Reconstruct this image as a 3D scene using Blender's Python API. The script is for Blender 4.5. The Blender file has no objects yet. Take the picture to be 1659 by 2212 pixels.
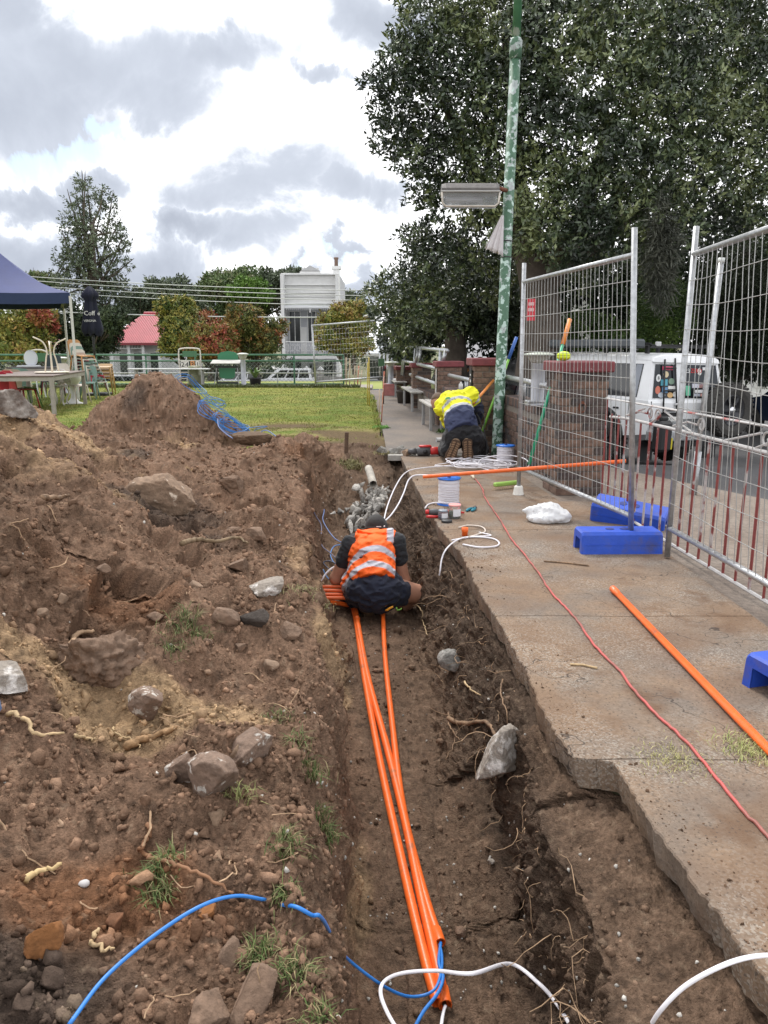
import bpy, math, random
import numpy as np
from mathutils import Vector, Matrix
random.seed(7); RNG = np.random.default_rng(7)
SC = bpy.context.scene
COL = SC.collection
R = math.radians
# ------------------------------------------------------------------ camera
EYE = 1.4                      # eye height above the concrete path
FPX = 1661.6                   # focal length for a 1659 x 2212 frame
TILT = math.atan(361 / FPX)    # the camera looks down by this much
_c, _s = math.cos(TILT), math.sin(TILT)
cd = bpy.data.cameras.new('camera'); cam = bpy.data.objects.new('camera', cd); COL.objects.link(cam)
cam.location = (0, 0, EYE); cam.rotation_euler = (math.pi / 2 - TILT, 0, 0)
cd.sensor_fit = 'HORIZONTAL'; cd.sensor_width = 36; cd.lens = 36 * FPX / 1659
cd.clip_start = .05; cd.clip_end = 3000
SC.camera = cam
SC.render.resolution_x, SC.render.resolution_y = 768, 1024
def ray(px, py):
    u, v = (px - 829.5) / FPX, -(py - 1106) / FPX
    return u, _c + v * _s, -_s + v * _c
def G(px, py, z=0.0):          # survey point on a level plane
    d = ray(px, py); t = (z - EYE) / d[2]; return Vector((d[0] * t, d[1] * t, z))
def A(px, py, Y):              # survey point at a known distance
    d = ray(px, py); t = Y / d[1]; return Vector((d[0] * t, Y, EYE + d[2] * t))
# ------------------------------------------------------------------ world: Nishita sky under broken cloud
SUN_EL, SUN_AZ = R(52), R(-18)          # azimuth from +Y towards +X
W = bpy.data.worlds.new('World'); SC.world = W; W.use_nodes = True
nt = W.node_tree; nt.nodes.clear(); NN = nt.nodes.new; LK = nt.links.new
def mnode(op, a, b=None, c=None, clamp=False):
    n = NN('ShaderNodeMath'); n.operation = op; n.use_clamp = clamp
    for i, v in enumerate((a, b, c)):
        if v is None: continue
        if isinstance(v, (int, float)): n.inputs[i].default_value = v
        else: LK(v, n.inputs[i])
    return n.outputs[0]
tc = NN('ShaderNodeTexCoord'); sep = NN('ShaderNodeSeparateXYZ'); LK(tc.outputs['Generated'], sep.inputs[0])
dx, dy, dz = sep.outputs
zc = mnode('MAXIMUM', dz, 0.0)
den = mnode('ADD', zc, .18)
cmb = NN('ShaderNodeCombineXYZ'); LK(mnode('DIVIDE', dx, den), cmb.inputs[0]); LK(mnode('DIVIDE', dy, den), cmb.inputs[1])
def wnoise(vec, scale, detail, rough=.55, dist=0.0):
    n = NN('ShaderNodeTexNoise'); n.inputs['Scale'].default_value = scale; n.inputs['Detail'].default_value = detail
    n.inputs['Roughness'].default_value = rough; n.inputs['Distortion'].default_value = dist
    LK(vec, n.inputs['Vector']); return n
n1 = wnoise(cmb.outputs[0], 1.1, 7, .58, .25)
n2 = wnoise(tc.outputs['Generated'], 7.0, 7, .6, .3)
n3 = wnoise(tc.outputs['Generated'], 3.2, 6, .6, .2)
az = mnode('ARCTAN2', dx, dy); el = mnode('ARCSINE', dz)
sc2 = NN('ShaderNodeSeparateColor'); LK(n2.outputs['Color'], sc2.inputs[0])
azd = mnode('ADD', az, mnode('MULTIPLY', mnode('SUBTRACT', sc2.outputs[0], .5), .30))
eld = mnode('ADD', el, mnode('MULTIPLY', mnode('SUBTRACT', sc2.outputs[1], .5), .17))
def azel(px, py):
    d = Vector(ray(px, py)).normalized(); return math.atan2(d.x, d.y), math.asin(d.z)
def blob(px, py, wx, wy):
    a0, e0 = azel(px, py); a = wx / 1661 * 1.0; b = wy / 1661 * 1.0
    u = mnode('MULTIPLY', mnode('SUBTRACT', azd, a0), 1 / a); v = mnode('MULTIPLY', mnode('SUBTRACT', eld, e0), 1 / b)
    return mnode('SUBTRACT', 1.0, mnode('ADD', mnode('MULTIPLY', u, u), mnode('MULTIPLY', v, v)))
CL = [(230, 150, 330, 100), (50, 190, 190, 150), (430, 140, 210, 60), (330, 225, 190, 60), (30, 30, 130, 110), (670, 182, 100, 32),
      (800, 20, 150, 75), (600, 390, 240, 66), (770, 425, 140, 48), (560, 485, 120, 58), (725, 530, 70, 28), (70, 420, 140, 42),
      (60, 560, 260, 66), (330, 560, 170, 80), (300, 620, 420, 40), (760, 610, 140, 40), (450, 480, 90, 40)]
acc = None
for c in CL:
    o = blob(*c); acc = o if acc is None else mnode('MAXIMUM', acc, o)
acc = mnode('MAXIMUM', acc, -1.2)
# away from the frame the same broken cloud goes on, from the plane noise
gen = mnode('MULTIPLY', mnode('SUBTRACT', n1.outputs['Fac'], .5), 5.0)
front = mnode('MULTIPLY', mnode('SUBTRACT', 1.15, mnode('ABSOLUTE', az)), 3.0, clamp=True)
front = mnode('MULTIPLY', front, mnode('MULTIPLY', mnode('SUBTRACT', .62, el), 5.0, clamp=True))
mixd = mnode('ADD', mnode('MULTIPLY', acc, front), mnode('MULTIPLY', gen, mnode('SUBTRACT', 1.0, front)))
dens = mnode('ADD', mixd, mnode('MULTIPLY', mnode('SUBTRACT', n3.outputs['Fac'], .5), 2.2))
mr = NN('ShaderNodeMapRange'); mr.interpolation_type = 'SMOOTHSTEP'
mr.inputs[1].default_value = -.25; mr.inputs[2].default_value = .72; LK(dens, mr.inputs[0])
grey = NN('ShaderNodeMix'); grey.data_type = 'RGBA'
grey.inputs[6].default_value = (4.7, 5.05, 5.7, 1); grey.inputs[7].default_value = (2.55, 2.8, 3.35, 1)
mr2 = NN('ShaderNodeMapRange'); mr2.inputs[1].default_value = .3; mr2.inputs[2].default_value = 1.6; LK(dens, mr2.inputs[0])
LK(mr2.outputs[0], grey.inputs[0])
cloud = NN('ShaderNodeMix'); cloud.data_type = 'RGBA'
cloud.inputs[6].default_value = (10.6, 10.6, 10.8, 1); LK(grey.outputs[2], cloud.inputs[7]); LK(mr.outputs[0], cloud.inputs[0])
sky = NN('ShaderNodeTexSky'); sky.sky_type = 'NISHITA'; sky.sun_disc = False; sky.sun_elevation = SUN_EL; sky.sun_rotation = SUN_AZ
hole = None                              # small gaps where the blue shows
for c in [(150, 345, 75, 26), (60, 335, 60, 22), (190, 292, 50, 16), (600, 243, 30, 10), (320, 375, 26, 9), (690, 545, 40, 12)]:
    o = blob(*c); hole = o if hole is None else mnode('MAXIMUM', hole, o)
hm = NN('ShaderNodeMapRange'); hm.inputs[1].default_value = -.1; hm.inputs[2].default_value = .7; hm.inputs[4].default_value = .75
LK(mnode('MINIMUM', mnode('ADD', hole, mnode('MULTIPLY', mnode('SUBTRACT', n3.outputs['Fac'], .55), 2.0)), mnode('MULTIPLY', front, 2.0)), hm.inputs[0])
allm = NN('ShaderNodeMix'); allm.data_type = 'RGBA'; LK(hm.outputs[0], allm.inputs[0]); LK(cloud.outputs[2], allm.inputs[6]); LK(sky.outputs[0], allm.inputs[7])
bg = NN('ShaderNodeBackground'); bg.inputs['Strength'].default_value = .1; LK(allm.outputs[2], bg.inputs['Color'])
wo = NN('ShaderNodeOutputWorld'); LK(bg.outputs[0], wo.inputs[0])
sl = bpy.data.lights.new('sun', 'SUN'); sl.energy = 1.5; sl.angle = R(12); sl.color = (1, .96, .9)
so = bpy.data.objects.new('sun', sl); COL.objects.link(so)
sd = Vector((math.sin(SUN_AZ) * math.cos(SUN_EL), math.cos(SUN_AZ) * math.cos(SUN_EL), math.sin(SUN_EL)))
so.rotation_euler = sd.to_track_quat('Z', 'Y').to_euler(); so.location = (0, 0, 30)
vs = SC.view_settings; vs.view_transform = 'Standard'; vs.look = 'None'; vs.exposure = 0.78; vs.gamma = 1.0; vs.use_curve_mapping = False
SC.render.engine = 'CYCLES'; SC.cycles.use_denoising = True; SC.cycles.max_bounces = 5; SC.cycles.diffuse_bounces = 3
SC.cycles.transparent_max_bounces = 8; SC.cycles.glossy_bounces = 3; SC.cycles.transmission_bounces = 4
SC.cycles.caustics_reflective = False; SC.cycles.caustics_refractive = False; SC.cycles.sample_clamp_indirect = 6

# ------------------------------------------------------------------ numpy noise
def _h(ix, iy, iz, s=0):
    n = (ix * 374761393 + iy * 668265263 + iz * 1440662683 + s * 974711) & 0xffffffff
    n = ((n ^ (n >> 13)) * 1274126177) & 0xffffffff
    n = ((n ^ (n >> 15)) * 2246822519) & 0xffffffff
    return (n ^ (n >> 16)) / 4294967295.0
def vnoise(p, s=0):
    p = np.asarray(p, float); i = np.floor(p).astype(np.int64); f = p - i; u = f * f * (3 - 2 * f); r = 0
    for a in (0, 1):
        wa = u[:, 0] if a else 1 - u[:, 0]
        for b in (0, 1):
            wb = wa * (u[:, 1] if b else 1 - u[:, 1])
            for c in (0, 1):
                r = r + wb * (u[:, 2] if c else 1 - u[:, 2]) * _h(i[:, 0] + a, i[:, 1] + b, i[:, 2] + c, s)
    return r
def fbm(p, o=4, s=0, gain=.5):
    r = 0; a = 1; t = 0; p = np.asarray(p, float)
    for k in range(o): r = r + a * (vnoise(p, s + k) - .5); t += a; a *= gain; p = p * 2.03 + 11.3
    return r / t * 2
def worley(p, s=0):
    p = np.asarray(p, float); i = np.floor(p).astype(np.int64); d1 = np.full(len(p), 9.0); rid = np.zeros(len(p))
    for a in (-1, 0, 1):
        for b in (-1, 0, 1):
            for c in (-1, 0, 1):
                X, Y, Z = i[:, 0] + a, i[:, 1] + b, i[:, 2] + c
                q = (X + _h(X, Y, Z, s) - p[:, 0]) ** 2 + (Y + _h(X, Y, Z, s + 1) - p[:, 1]) ** 2 + (Z + _h(X, Y, Z, s + 2) - p[:, 2]) ** 2
                m = q < d1; d1 = np.where(m, q, d1); rid = np.where(m, _h(X, Y, Z, s + 3), rid)
    return np.sqrt(d1), rid
def sstep(a, b, x):
    t = np.clip((np.asarray(x, float) - a) / (b - a), 0, 1); return t * t * (3 - 2 * t)
# ------------------------------------------------------------------ materials
MATS = {}
def mat(name, col=(.5, .5, .5), rough=.6, metal=0.0, var=0.0, vs=8.0, bump=0.0, bs=40.0, attr=False, col2=None, mask=None, spec=.5,
        alpha=1.0, trans=0.0, coat=0.0, emit=0.0, obj=True, sheen=0.0):
    """col: base; var: brightness noise; col2+mask=(scale,lo,hi,detail): second colour in noise patches; attr: multiply by colour attribute"""
    if name in MATS: return MATS[name]
    m = bpy.data.materials.new(name); m.use_nodes = True; t = m.node_tree; N = t.nodes.new; L = t.links.new
    b = t.nodes['Principled BSDF']; b.inputs['Roughness'].default_value = rough; b.inputs['Metallic'].default_value = metal
    b.inputs['Specular IOR Level'].default_value = spec; b.inputs['Alpha'].default_value = alpha
    b.inputs['Transmission Weight'].default_value = trans; b.inputs['Coat Weight'].default_value = coat
    if sheen: b.inputs['Sheen Weight'].default_value = sheen
    c = N('ShaderNodeTexCoord').outputs['Object' if obj else 'Generated']
    def noise(sc, det=5, ro=.6):
        n = N('ShaderNodeTexNoise'); n.inputs['Scale'].default_value = sc; n.inputs['Detail'].default_value = det; n.inputs['Roughness'].default_value = ro
        L(c, n.inputs['Vector']); return n.outputs['Fac']
    def mix(fac, a, bb, blend='MIX'):
        x = N('ShaderNodeMix'); x.data_type = 'RGBA'; x.blend_type = blend
        for s, v in ((0, fac), (6, a), (7, bb)):
            if isinstance(v, (int, float)): x.inputs[s].default_value = v
            elif isinstance(v, tuple): x.inputs[s].default_value = (*v, 1)[:4]
            else: L(v, x.inputs[s])
        return x.outputs[2]
    out = None
    if attr:
        at = N('ShaderNodeAttribute'); at.attribute_name = 'Col'; out = at.outputs['Color']
        if col != (1, 1, 1): out = mix(1.0, out, col, 'MULTIPLY')
    else:
        r = N('ShaderNodeRGB'); r.outputs[0].default_value = (*col, 1); out = r.outputs[0]
    if col2:
        mk = mask or (6, .45, .6, 6)
        r = N('ShaderNodeMapRange'); r.inputs[1].default_value = mk[1]; r.inputs[2].default_value = mk[2]; L(noise(mk[0], mk[3]), r.inputs[0])
        out = mix(r.outputs[0], out, col2)
    if var:
        r = N('ShaderNodeMapRange'); r.inputs[1].default_value = .3; r.inputs[2].default_value = .7; r.inputs[3].default_value = 1 - var; r.inputs[4].default_value = 1 + var
        L(noise(vs, 6), r.inputs[0]); out = mix(1.0, out, r.outputs[0], 'MULTIPLY')
    L(out, b.inputs['Base Color'])
    if emit: L(out, b.inputs['Emission Color']); b.inputs['Emission Strength'].default_value = emit
    if bump:
        bn = N('ShaderNodeBump'); bn.inputs['Strength'].default_value = min(1, bump); bn.inputs['Distance'].default_value = .01 * max(1, bump)
        L(noise(bs, 6), bn.inputs['Height']); L(bn.outputs[0], b.inputs['Normal'])
    MATS[name] = m; return m
# ------------------------------------------------------------------ objects
ORG = {}
def put(o, parent=None):
    COL.objects.link(o)
    if parent is not None: o.parent = parent
    return o
def tag(o, label=None, cat=None, group=None, kind=None):
    if label: o['label'] = label
    if cat: o['category'] = cat
    if group: o['group'] = group
    if kind: o['kind'] = kind
    return o
def thing(name, label, cat, loc=(0, 0, 0), rz=0.0, group=None):
    o = bpy.data.objects.new(name, None); o.empty_display_size = .1; put(o); o.location = loc; o.rotation_euler = (0, 0, rz)
    ORG[o.name] = Vector(loc); return tag(o, label, cat, group)
def org(o):
    while o is not None:
        if o.name in ORG: return ORG[o.name]
        o = o.parent
    return Vector((0, 0, 0))
def nmesh(name, V, F, m, parent=None, smooth=False, world=True, col=None, origin=True):
    """V (n,3), F list or (m,k) array -> mesh object; world=True: V in world coordinates, moved to the root's frame"""
    V = np.asarray(V, float).reshape(-1, 3)
    o_loc = Vector((0, 0, 0))
    if world and parent is not None: V = V - np.array(org(parent))
    elif parent is None and origin and len(V):
        lo, hi = V.min(0), V.max(0); o_loc = Vector(((lo[0] + hi[0]) / 2, (lo[1] + hi[1]) / 2, lo[2])); V = V - np.array(o_loc)
    me = bpy.data.meshes.new(name)
    if isinstance(F, np.ndarray) and F.ndim == 2:
        k = F.shape[1]; nf = len(F)
        me.vertices.add(len(V)); me.vertices.foreach_set('co', V.astype(np.float32).ravel())
        me.loops.add(nf * k); me.loops.foreach_set('vertex_index', F.astype(np.int32).ravel())
        me.polygons.add(nf); me.polygons.foreach_set('loop_start', np.arange(0, nf * k, k, dtype=np.int32))
        me.update(calc_edges=True)
    else:
        me.from_pydata([tuple(v) for v in V], [], [tuple(int(i) for i in f) for f in F]); me.update()
    if smooth: me.polygons.foreach_set('use_smooth', np.ones(len(me.polygons), bool))
    if col is not None:
        ca = me.color_attributes.new('Col', 'FLOAT_COLOR', 'POINT')
        c4 = np.ones((len(V), 4), np.float32); c4[:, :3] = col; ca.data.foreach_set('color', c4.ravel())
    me.materials.append(m)
    o = bpy.data.objects.new(name, me); put(o, parent); o.location = o_loc
    if parent is None: ORG[o.name] = o_loc
    return o
def rotm(rx=0, ry=0, rz=0):
    return (Matrix.Rotation(rz, 3, 'Z') @ Matrix.Rotation(ry, 3, 'Y') @ Matrix.Rotation(rx, 3, 'X'))
class MB:
    def __init__(s): s.v = []; s.f = []; s.sm = True
    def add(s, V, F):
        n = len(s.v); s.v += [tuple(p) for p in V]; s.f += [tuple(i + n for i in f) for f in F]; return s
    def box(s, c, size, rot=None, bev=0.0):
        hx, hy, hz = [x / 2 for x in size]; c = Vector(c)
        if bev:
            b = min(bev, hx * .9, hy * .9, hz * .9); V = []; 
            for sx in (-1, 1):
                for sy in (-1, 1):
                    for sz in (-1, 1):
                        V += [(sx * hx, sy * (hy - b), sz * (hz - b)), (sx * (hx - b), sy * hy, sz * (hz - b)), (sx * (hx - b), sy * (hy - b), sz * hz)]
            idx = lambda a, b_, c_, k: ((a * 2 + b_) * 2 + c_) * 3 + k
            F = []
            for a in (0, 1): F.append([idx(a, 0, 0, 0), idx(a, 1, 0, 0), idx(a, 1, 1, 0), idx(a, 0, 1, 0)][::(1 if a else -1)])
            for a in (0, 1): F.append([idx(0, a, 0, 1), idx(1, a, 0, 1), idx(1, a, 1, 1), idx(0, a, 1, 1)][::(-1 if a else 1)])
            for a in (0, 1): F.append([idx(0, 0, a, 2), idx(1, 0, a, 2), idx(1, 1, a, 2), idx(0, 1, a, 2)][::(1 if a else -1)])
            for a in (0, 1):
                for b_ in (0, 1):
                    F.append([idx(a, b_, 0, 0), idx(a, b_, 0, 1), idx(a, b_, 1, 1), idx(a, b_, 1, 0)][::(-1 if a != b_ else 1)])
                    F.append([idx(a, 0, b_, 0), idx(a, 0, b_, 2), idx(a, 1, b_, 2), idx(a, 1, b_, 0)][::(1 if a != b_ else -1)])
                    F.append([idx(0, a, b_, 1), idx(0, a, b_, 2), idx(1, a, b_, 2), idx(1, a, b_, 1)][::(-1 if a != b_ else 1)])
            for a in (0, 1):
                for b_ in (0, 1):
                    for c_ in (0, 1):
                        F.append([idx(a, b_, c_, 0), idx(a, b_, c_, 1), idx(a, b_, c_, 2)][::(1 if (a + b_ + c_) % 2 else -1)])
        else:
            V = [(sx * hx, sy * hy, sz * hz) for sx in (-1, 1) for sy in (-1, 1) for sz in (-1, 1)]
            F = [(0, 1, 3, 2), (4, 6, 7, 5), (0, 4, 5, 1), (2, 3, 7, 6), (0, 2, 6, 4), (1, 5, 7, 3)]
        if rot is not None: V = [rot @ Vector(p) for p in V]
        return s.add([Vector(p) + c for p in V], F)
    def tube(s, pts, r, n=8, caps=True, flat=1.0):
        pts = [Vector(p) for p in pts]; m = len(pts); rs = r if isinstance(r, (list, tuple)) else [r] * m
        up = Vector((0, 0, 1)); V = []; F = []; prev = None
        for i, p in enumerate(pts):
            t = (pts[min(i + 1, m - 1)] - pts[max(i - 1, 0)])
            t = t.normalized() if t.length > 1e-9 else Vector((0, 0, 1))
            if prev is None:
                a = up if abs(t.z) < .9 else Vector((1, 0, 0)); nx = t.cross(a).normalized()
            else:
                nx = prev - t * prev.dot(t); nx = nx.normalized() if nx.length > 1e-6 else t.orthogonal().normalized()
            prev = nx; ny = t.cross(nx)
            for k in range(n):
                a = 2 * math.pi * k / n; V.append(p + (nx * math.cos(a) + ny * math.sin(a) * flat) * rs[i])
        for i in range(m - 1):
            for k in range(n): F.append((i * n + k, i * n + (k + 1) % n, (i + 1) * n + (k + 1) % n, (i + 1) * n + k))
        if caps: F.append(tuple(range(n))[::-1]); F.append(tuple((m - 1) * n + k for k in range(n)))
        return s.add(V, F)
    def lathe(s, prof, c=(0, 0, 0), n=20, rot=None, caps=True):
        V = []; F = []; c = Vector(c)
        for r, z in prof:
            for k in range(n):
                a = 2 * math.pi * k / n; p = Vector((r * math.cos(a), r * math.sin(a), z)); V.append((rot @ p if rot is not None else p) + c)
        m = len(prof)
        for i in range(m - 1):
            for k in range(n): F.append((i * n + k, i * n + (k + 1) % n, (i + 1) * n + (k + 1) % n, (i + 1) * n + k))
        if caps: F.append(tuple(range(n))[::-1]); F.append(tuple((m - 1) * n + k for k in range(n)))
        return s.add(V, F)
    def prism(s, poly, axis, a, b):
        """poly: 2-D points; extruded along axis 'x'|'y'|'z' from a to b"""
        def P(u, v, w): return {'x': (w, u, v), 'y': (u, w, v), 'z': (u, v, w)}[axis]
        n = len(poly); V = [P(u, v, a) for u, v in poly] + [P(u, v, b) for u, v in poly]
        F = [tuple(range(n)), tuple(range(n, 2 * n))[::-1]] + [(i, i + n, (i + 1) % n + n, (i + 1) % n) for i in range(n)]
        return s.add(V, F)
    def quad(s, a, b, c, d): return s.add([a, b, c, d], [(0, 1, 2, 3)])
    def build(s, name, m, parent=None, smooth=False, world=True): return nmesh(name, np.array([tuple(v) for v in s.v]), s.f, m, parent, smooth, world)
def spline(pts, n=12, jit=0.0):
    P = [Vector(p) for p in pts]; out = []
    Q = [P[0] * 2 - P[1]] + P + [P[-1] * 2 - P[-2]]
    for i in range(1, len(Q) - 2):
        for k in range(n):
            t = k / n; a, b, c, d = Q[i - 1:i + 3]
            out.append(.5 * ((2 * b) + (c - a) * t + (2 * a - 5 * b + 4 * c - d) * t * t + (3 * b - a - 3 * c + d) * t ** 3))
    out.append(P[-1])
    if jit: out = [p + Vector((random.gauss(0, jit), random.gauss(0, jit), random.gauss(0, jit))) for p in out]
    return out
def copy_tree(o, parent=None):
    c = o.copy(); COL.objects.link(c); c.parent = parent
    for ch in o.children: copy_tree(ch, c)
    return c
def text(body, size, m, parent, M, name='lettering', depth=.001, align='CENTER'):
    """flat lettering; M: 4x4 matrix (text lies in its XY plane), in world coordinates"""
    cu = bpy.data.curves.new('t', 'FONT'); cu.body = body; cu.size = size; cu.extrude = depth; cu.align_x = align; cu.align_y = 'CENTER'
    cu.resolution_u = 2
    t = bpy.data.objects.new('t', cu); COL.objects.link(t); dg = bpy.context.evaluated_depsgraph_get()
    me = bpy.data.meshes.new_from_object(t.evaluated_get(dg)); bpy.data.objects.remove(t)
    me.name = name; me.materials.clear(); me.materials.append(m); me.transform(M)
    if parent is not None: me.transform(Matrix.Translation(-org(parent)))
    o = bpy.data.objects.new(name, me); put(o, parent); return o
# ------------------------------------------------------------------ implicit surfaces (one continuous skin)
def sdf_mesh(prims, h=.01, k=.03, pad=.05, wrinkle=None, clip=()):
    lo = np.full(3, 1e9); hi = -lo
    for p in prims:
        if p[0] == 'c':
            for q, r in ((p[1], p[2]), (p[3], p[4])): q = np.array(q); lo = np.minimum(lo, q - r); hi = np.maximum(hi, q + r)
        else: q = np.array(p[1]); r = max(p[2]); lo = np.minimum(lo, q - r); hi = np.maximum(hi, q + r)
    lo -= pad; hi += pad; n = np.ceil((hi - lo) / h).astype(int) + 1
    gx, gy, gz = np.meshgrid(*[lo[i] + h * np.arange(n[i]) for i in range(3)], indexing='ij')
    P = np.stack([gx.ravel(), gy.ravel(), gz.ravel()], 1); D = None
    for p in prims:
        if p[0] == 'c':
            a, b = np.array(p[1], float), np.array(p[3], float); ab = b - a; t = np.clip((P - a) @ ab / max(ab @ ab, 1e-9), 0, 1)
            d = np.linalg.norm(P - a - t[:, None] * ab, axis=1) - (p[2] + (p[4] - p[2]) * t)
        else:
            q = P - np.array(p[1]); r = np.array(p[2], float)
            if len(p) > 3 and p[3] is not None: q = q @ np.array(p[3])
            k0 = np.linalg.norm(q / r, axis=1); k1 = np.linalg.norm(q / (r * r), axis=1); d = k0 * (k0 - 1) / np.maximum(k1, 1e-6)
        if D is None: D = d
        else:
            hh = np.clip(.5 + .5 * (D - d) / k, 0, 1); D = D * (1 - hh) + d * hh - k * hh * (1 - hh)
    if wrinkle is not None:
        near = np.abs(D) < .06; D[near] += wrinkle(P[near])
    for nrm, pt in clip:                      # keep the half space in front of each plane
        nrm = np.array(nrm, float); nrm /= np.linalg.norm(nrm); D = np.maximum(D, -((P - np.array(pt)) @ nrm))
    return surfnet(D.reshape(n), lo, h)
def surfnet(D, lo, h):
    S = D < 0; c = [(a, b, d) for a in (0, 1) for b in (0, 1) for d in (0, 1)]
    nx, ny, nz = D.shape; sl_ = lambda o: S[o[0]:nx - 1 + o[0], o[1]:ny - 1 + o[1], o[2]:nz - 1 + o[2]]
    cnt = sum(sl_(o).astype(np.int8) for o in c); mask = (cnt > 0) & (cnt < 8); ci = np.argwhere(mask)
    idx = -np.ones(mask.shape, np.int64); idx[mask] = np.arange(len(ci)); acc = np.zeros((len(ci), 3)); num = np.zeros(len(ci))
    for a in c:
        for ax in range(3):
            if a[ax]: continue
            b = list(a); b[ax] = 1
            pa, pb = ci + np.array(a), ci + np.array(b); da, db = D[tuple(pa.T)], D[tuple(pb.T)]; x = (da < 0) != (db < 0)
            t = np.where(x, da / np.where(x, da - db, 1), 0); acc += np.where(x[:, None], pa + t[:, None] * (pb - pa), 0); num += x
    V = lo + h * acc / num[:, None]; Q = []
    for ax in range(3):
        s0 = [slice(None)] * 3; s1 = [slice(None)] * 3; s0[ax] = slice(0, -1); s1[ax] = slice(1, None)
        e = np.argwhere(S[tuple(s0)] != S[tuple(s1)]); u, w = [i for i in range(3) if i != ax]
        e = e[(e[:, u] > 0) & (e[:, w] > 0) & (e[:, u] < D.shape[u] - 1) & (e[:, w] < D.shape[w] - 1)]
        if not len(e): continue
        du = np.zeros(3, int); du[u] = 1; dw = np.zeros(3, int); dw[w] = 1
        q = np.stack([idx[tuple(x.T)] for x in (e - du - dw, e - dw, e, e - du)], 1)
        flip = S[tuple(e.T)] ^ (ax == 1); q[~flip] = q[~flip][:, ::-1]; Q.append(q)
    return V, np.concatenate(Q)
def blobobj(name, prims, m, parent, h=.01, k=.03, wrinkle=None, clip=(), colf=None, smooth=True):
    V, F = sdf_mesh(prims, h, k, .05, wrinkle, clip)
    return nmesh(name, V, F, m, parent, smooth, True, None if colf is None else colf(V))
# ================================================================== GROUND
YR = [.7, 1.48, 1.62, 1.8, 2.05, 2.405, 2.425, 2.58, 2.88, 3.2, 3.72, 4.17, 5.05, 6.02, 7.68, 9.85, 11.2, 13]
XR = [.97, .87, .845, .82, .80, .79, .665, .64, .62, .62, .6, .56, .53, .42, .32, .21, .06, -.05]
YL = [.7, 1.36, 1.8, 2.12, 2.55, 3.15, 3.86, 4.72, 6.02, 7.43, 9.25, 10.2, 13]
XL = [-.08, -.13, -.17, -.2, -.23, -.3, -.4, -.5, -.61, -.82, -.78, -.72, -.6]
xr = lambda y: np.interp(y, YR, XR)
_yy = np.linspace(.5, 13.5, 900); _pin = np.exp(-((_yy - 5.95) / .55) ** 2); _xn = np.interp(_yy, YL, XL) - .06 * _pin + (1 - _pin) * (.085 * fbm(np.c_[_yy * 1.3, 0 * _yy, 0 * _yy + 3], 3, 800) + .05 * fbm(np.c_[_yy * 5.5, 0 * _yy, 0 * _yy + 9], 3, 810))
xl = lambda y: np.interp(y, _yy, _xn)
zfl = lambda y: np.interp(y, [.7, 1.5, 3, 5.8, 7.4, 8.6, 9.6, 10.3, 10.9, 13], [-.69, -.69, -.69, -.71, -.6, -.45, -.26, -.06, .03, .0])
RIDGE = lambda y: np.interp(y, [.7, 1.5, 2.5, 4, 6, 7.6, 8.4, 9.4], [.16, .30, .60, .78, .82, .78, .42, 0])
def spoil(x, y):
    """height of the dug soil left of the trench"""
    b = .06 + .06 * sstep(9, 7.5, y) - .17 * np.where(x > -1.4, sstep(10.8, 11.5, y), sstep(9.4, 10.7, y))
    r = RIDGE(y) * sstep(0, 1, (-x + .1 * np.sin(y * 2.1) - np.interp(y, [2, 4, 6, 7.6], [.55, .75, 1.1, 1.6])) / np.interp(y, [2, 4, 6, 7.6], [1.25, 1.6, 2.2, 2.7])) * (1 - .6 * sstep(5.0, 7.5, -x))
    d = np.hypot((x + 3.24) / .99, (y - 11.0) / .85)
    c = 1.14 - .80 * np.sqrt(d * d + .02)
    fan = .16 * np.exp(-(((x + 2.7) / 1.1) ** 2 + ((y - 9.0) / .8) ** 2))
    z = np.maximum(b + r, c); k = .12; hh = np.clip(.5 + .5 * (b + r - c) / k, 0, 1); z = c * (1 - hh) + (b + r) * hh + k * hh * (1 - hh)
    z = z + np.where(y < 10.2, fan, fan * .6)
    for (cx, cy, h, rad) in ((-1.05, 8.4, .30, .48), (-1.0, 9.35, .22, .35), (-.95, 6.5, .13, .35), (-.75, 5.2, .1, .25), (-1.5, 5.0, -.1, .4), (-1.0, 3.2, .1, .3),
                             (-1.55, 3.45, .1, .28), (-.55, 2.3, .1, .22), (-.42, 1.6, .08, .2), (-1.0, 2.45, -.08, .3), (-1.9, 4.2, .12, .4)):
        z = z + h * np.exp(-(((x - cx) ** 2 + (y - cy) ** 2) / rad ** 2))
    return z
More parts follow.
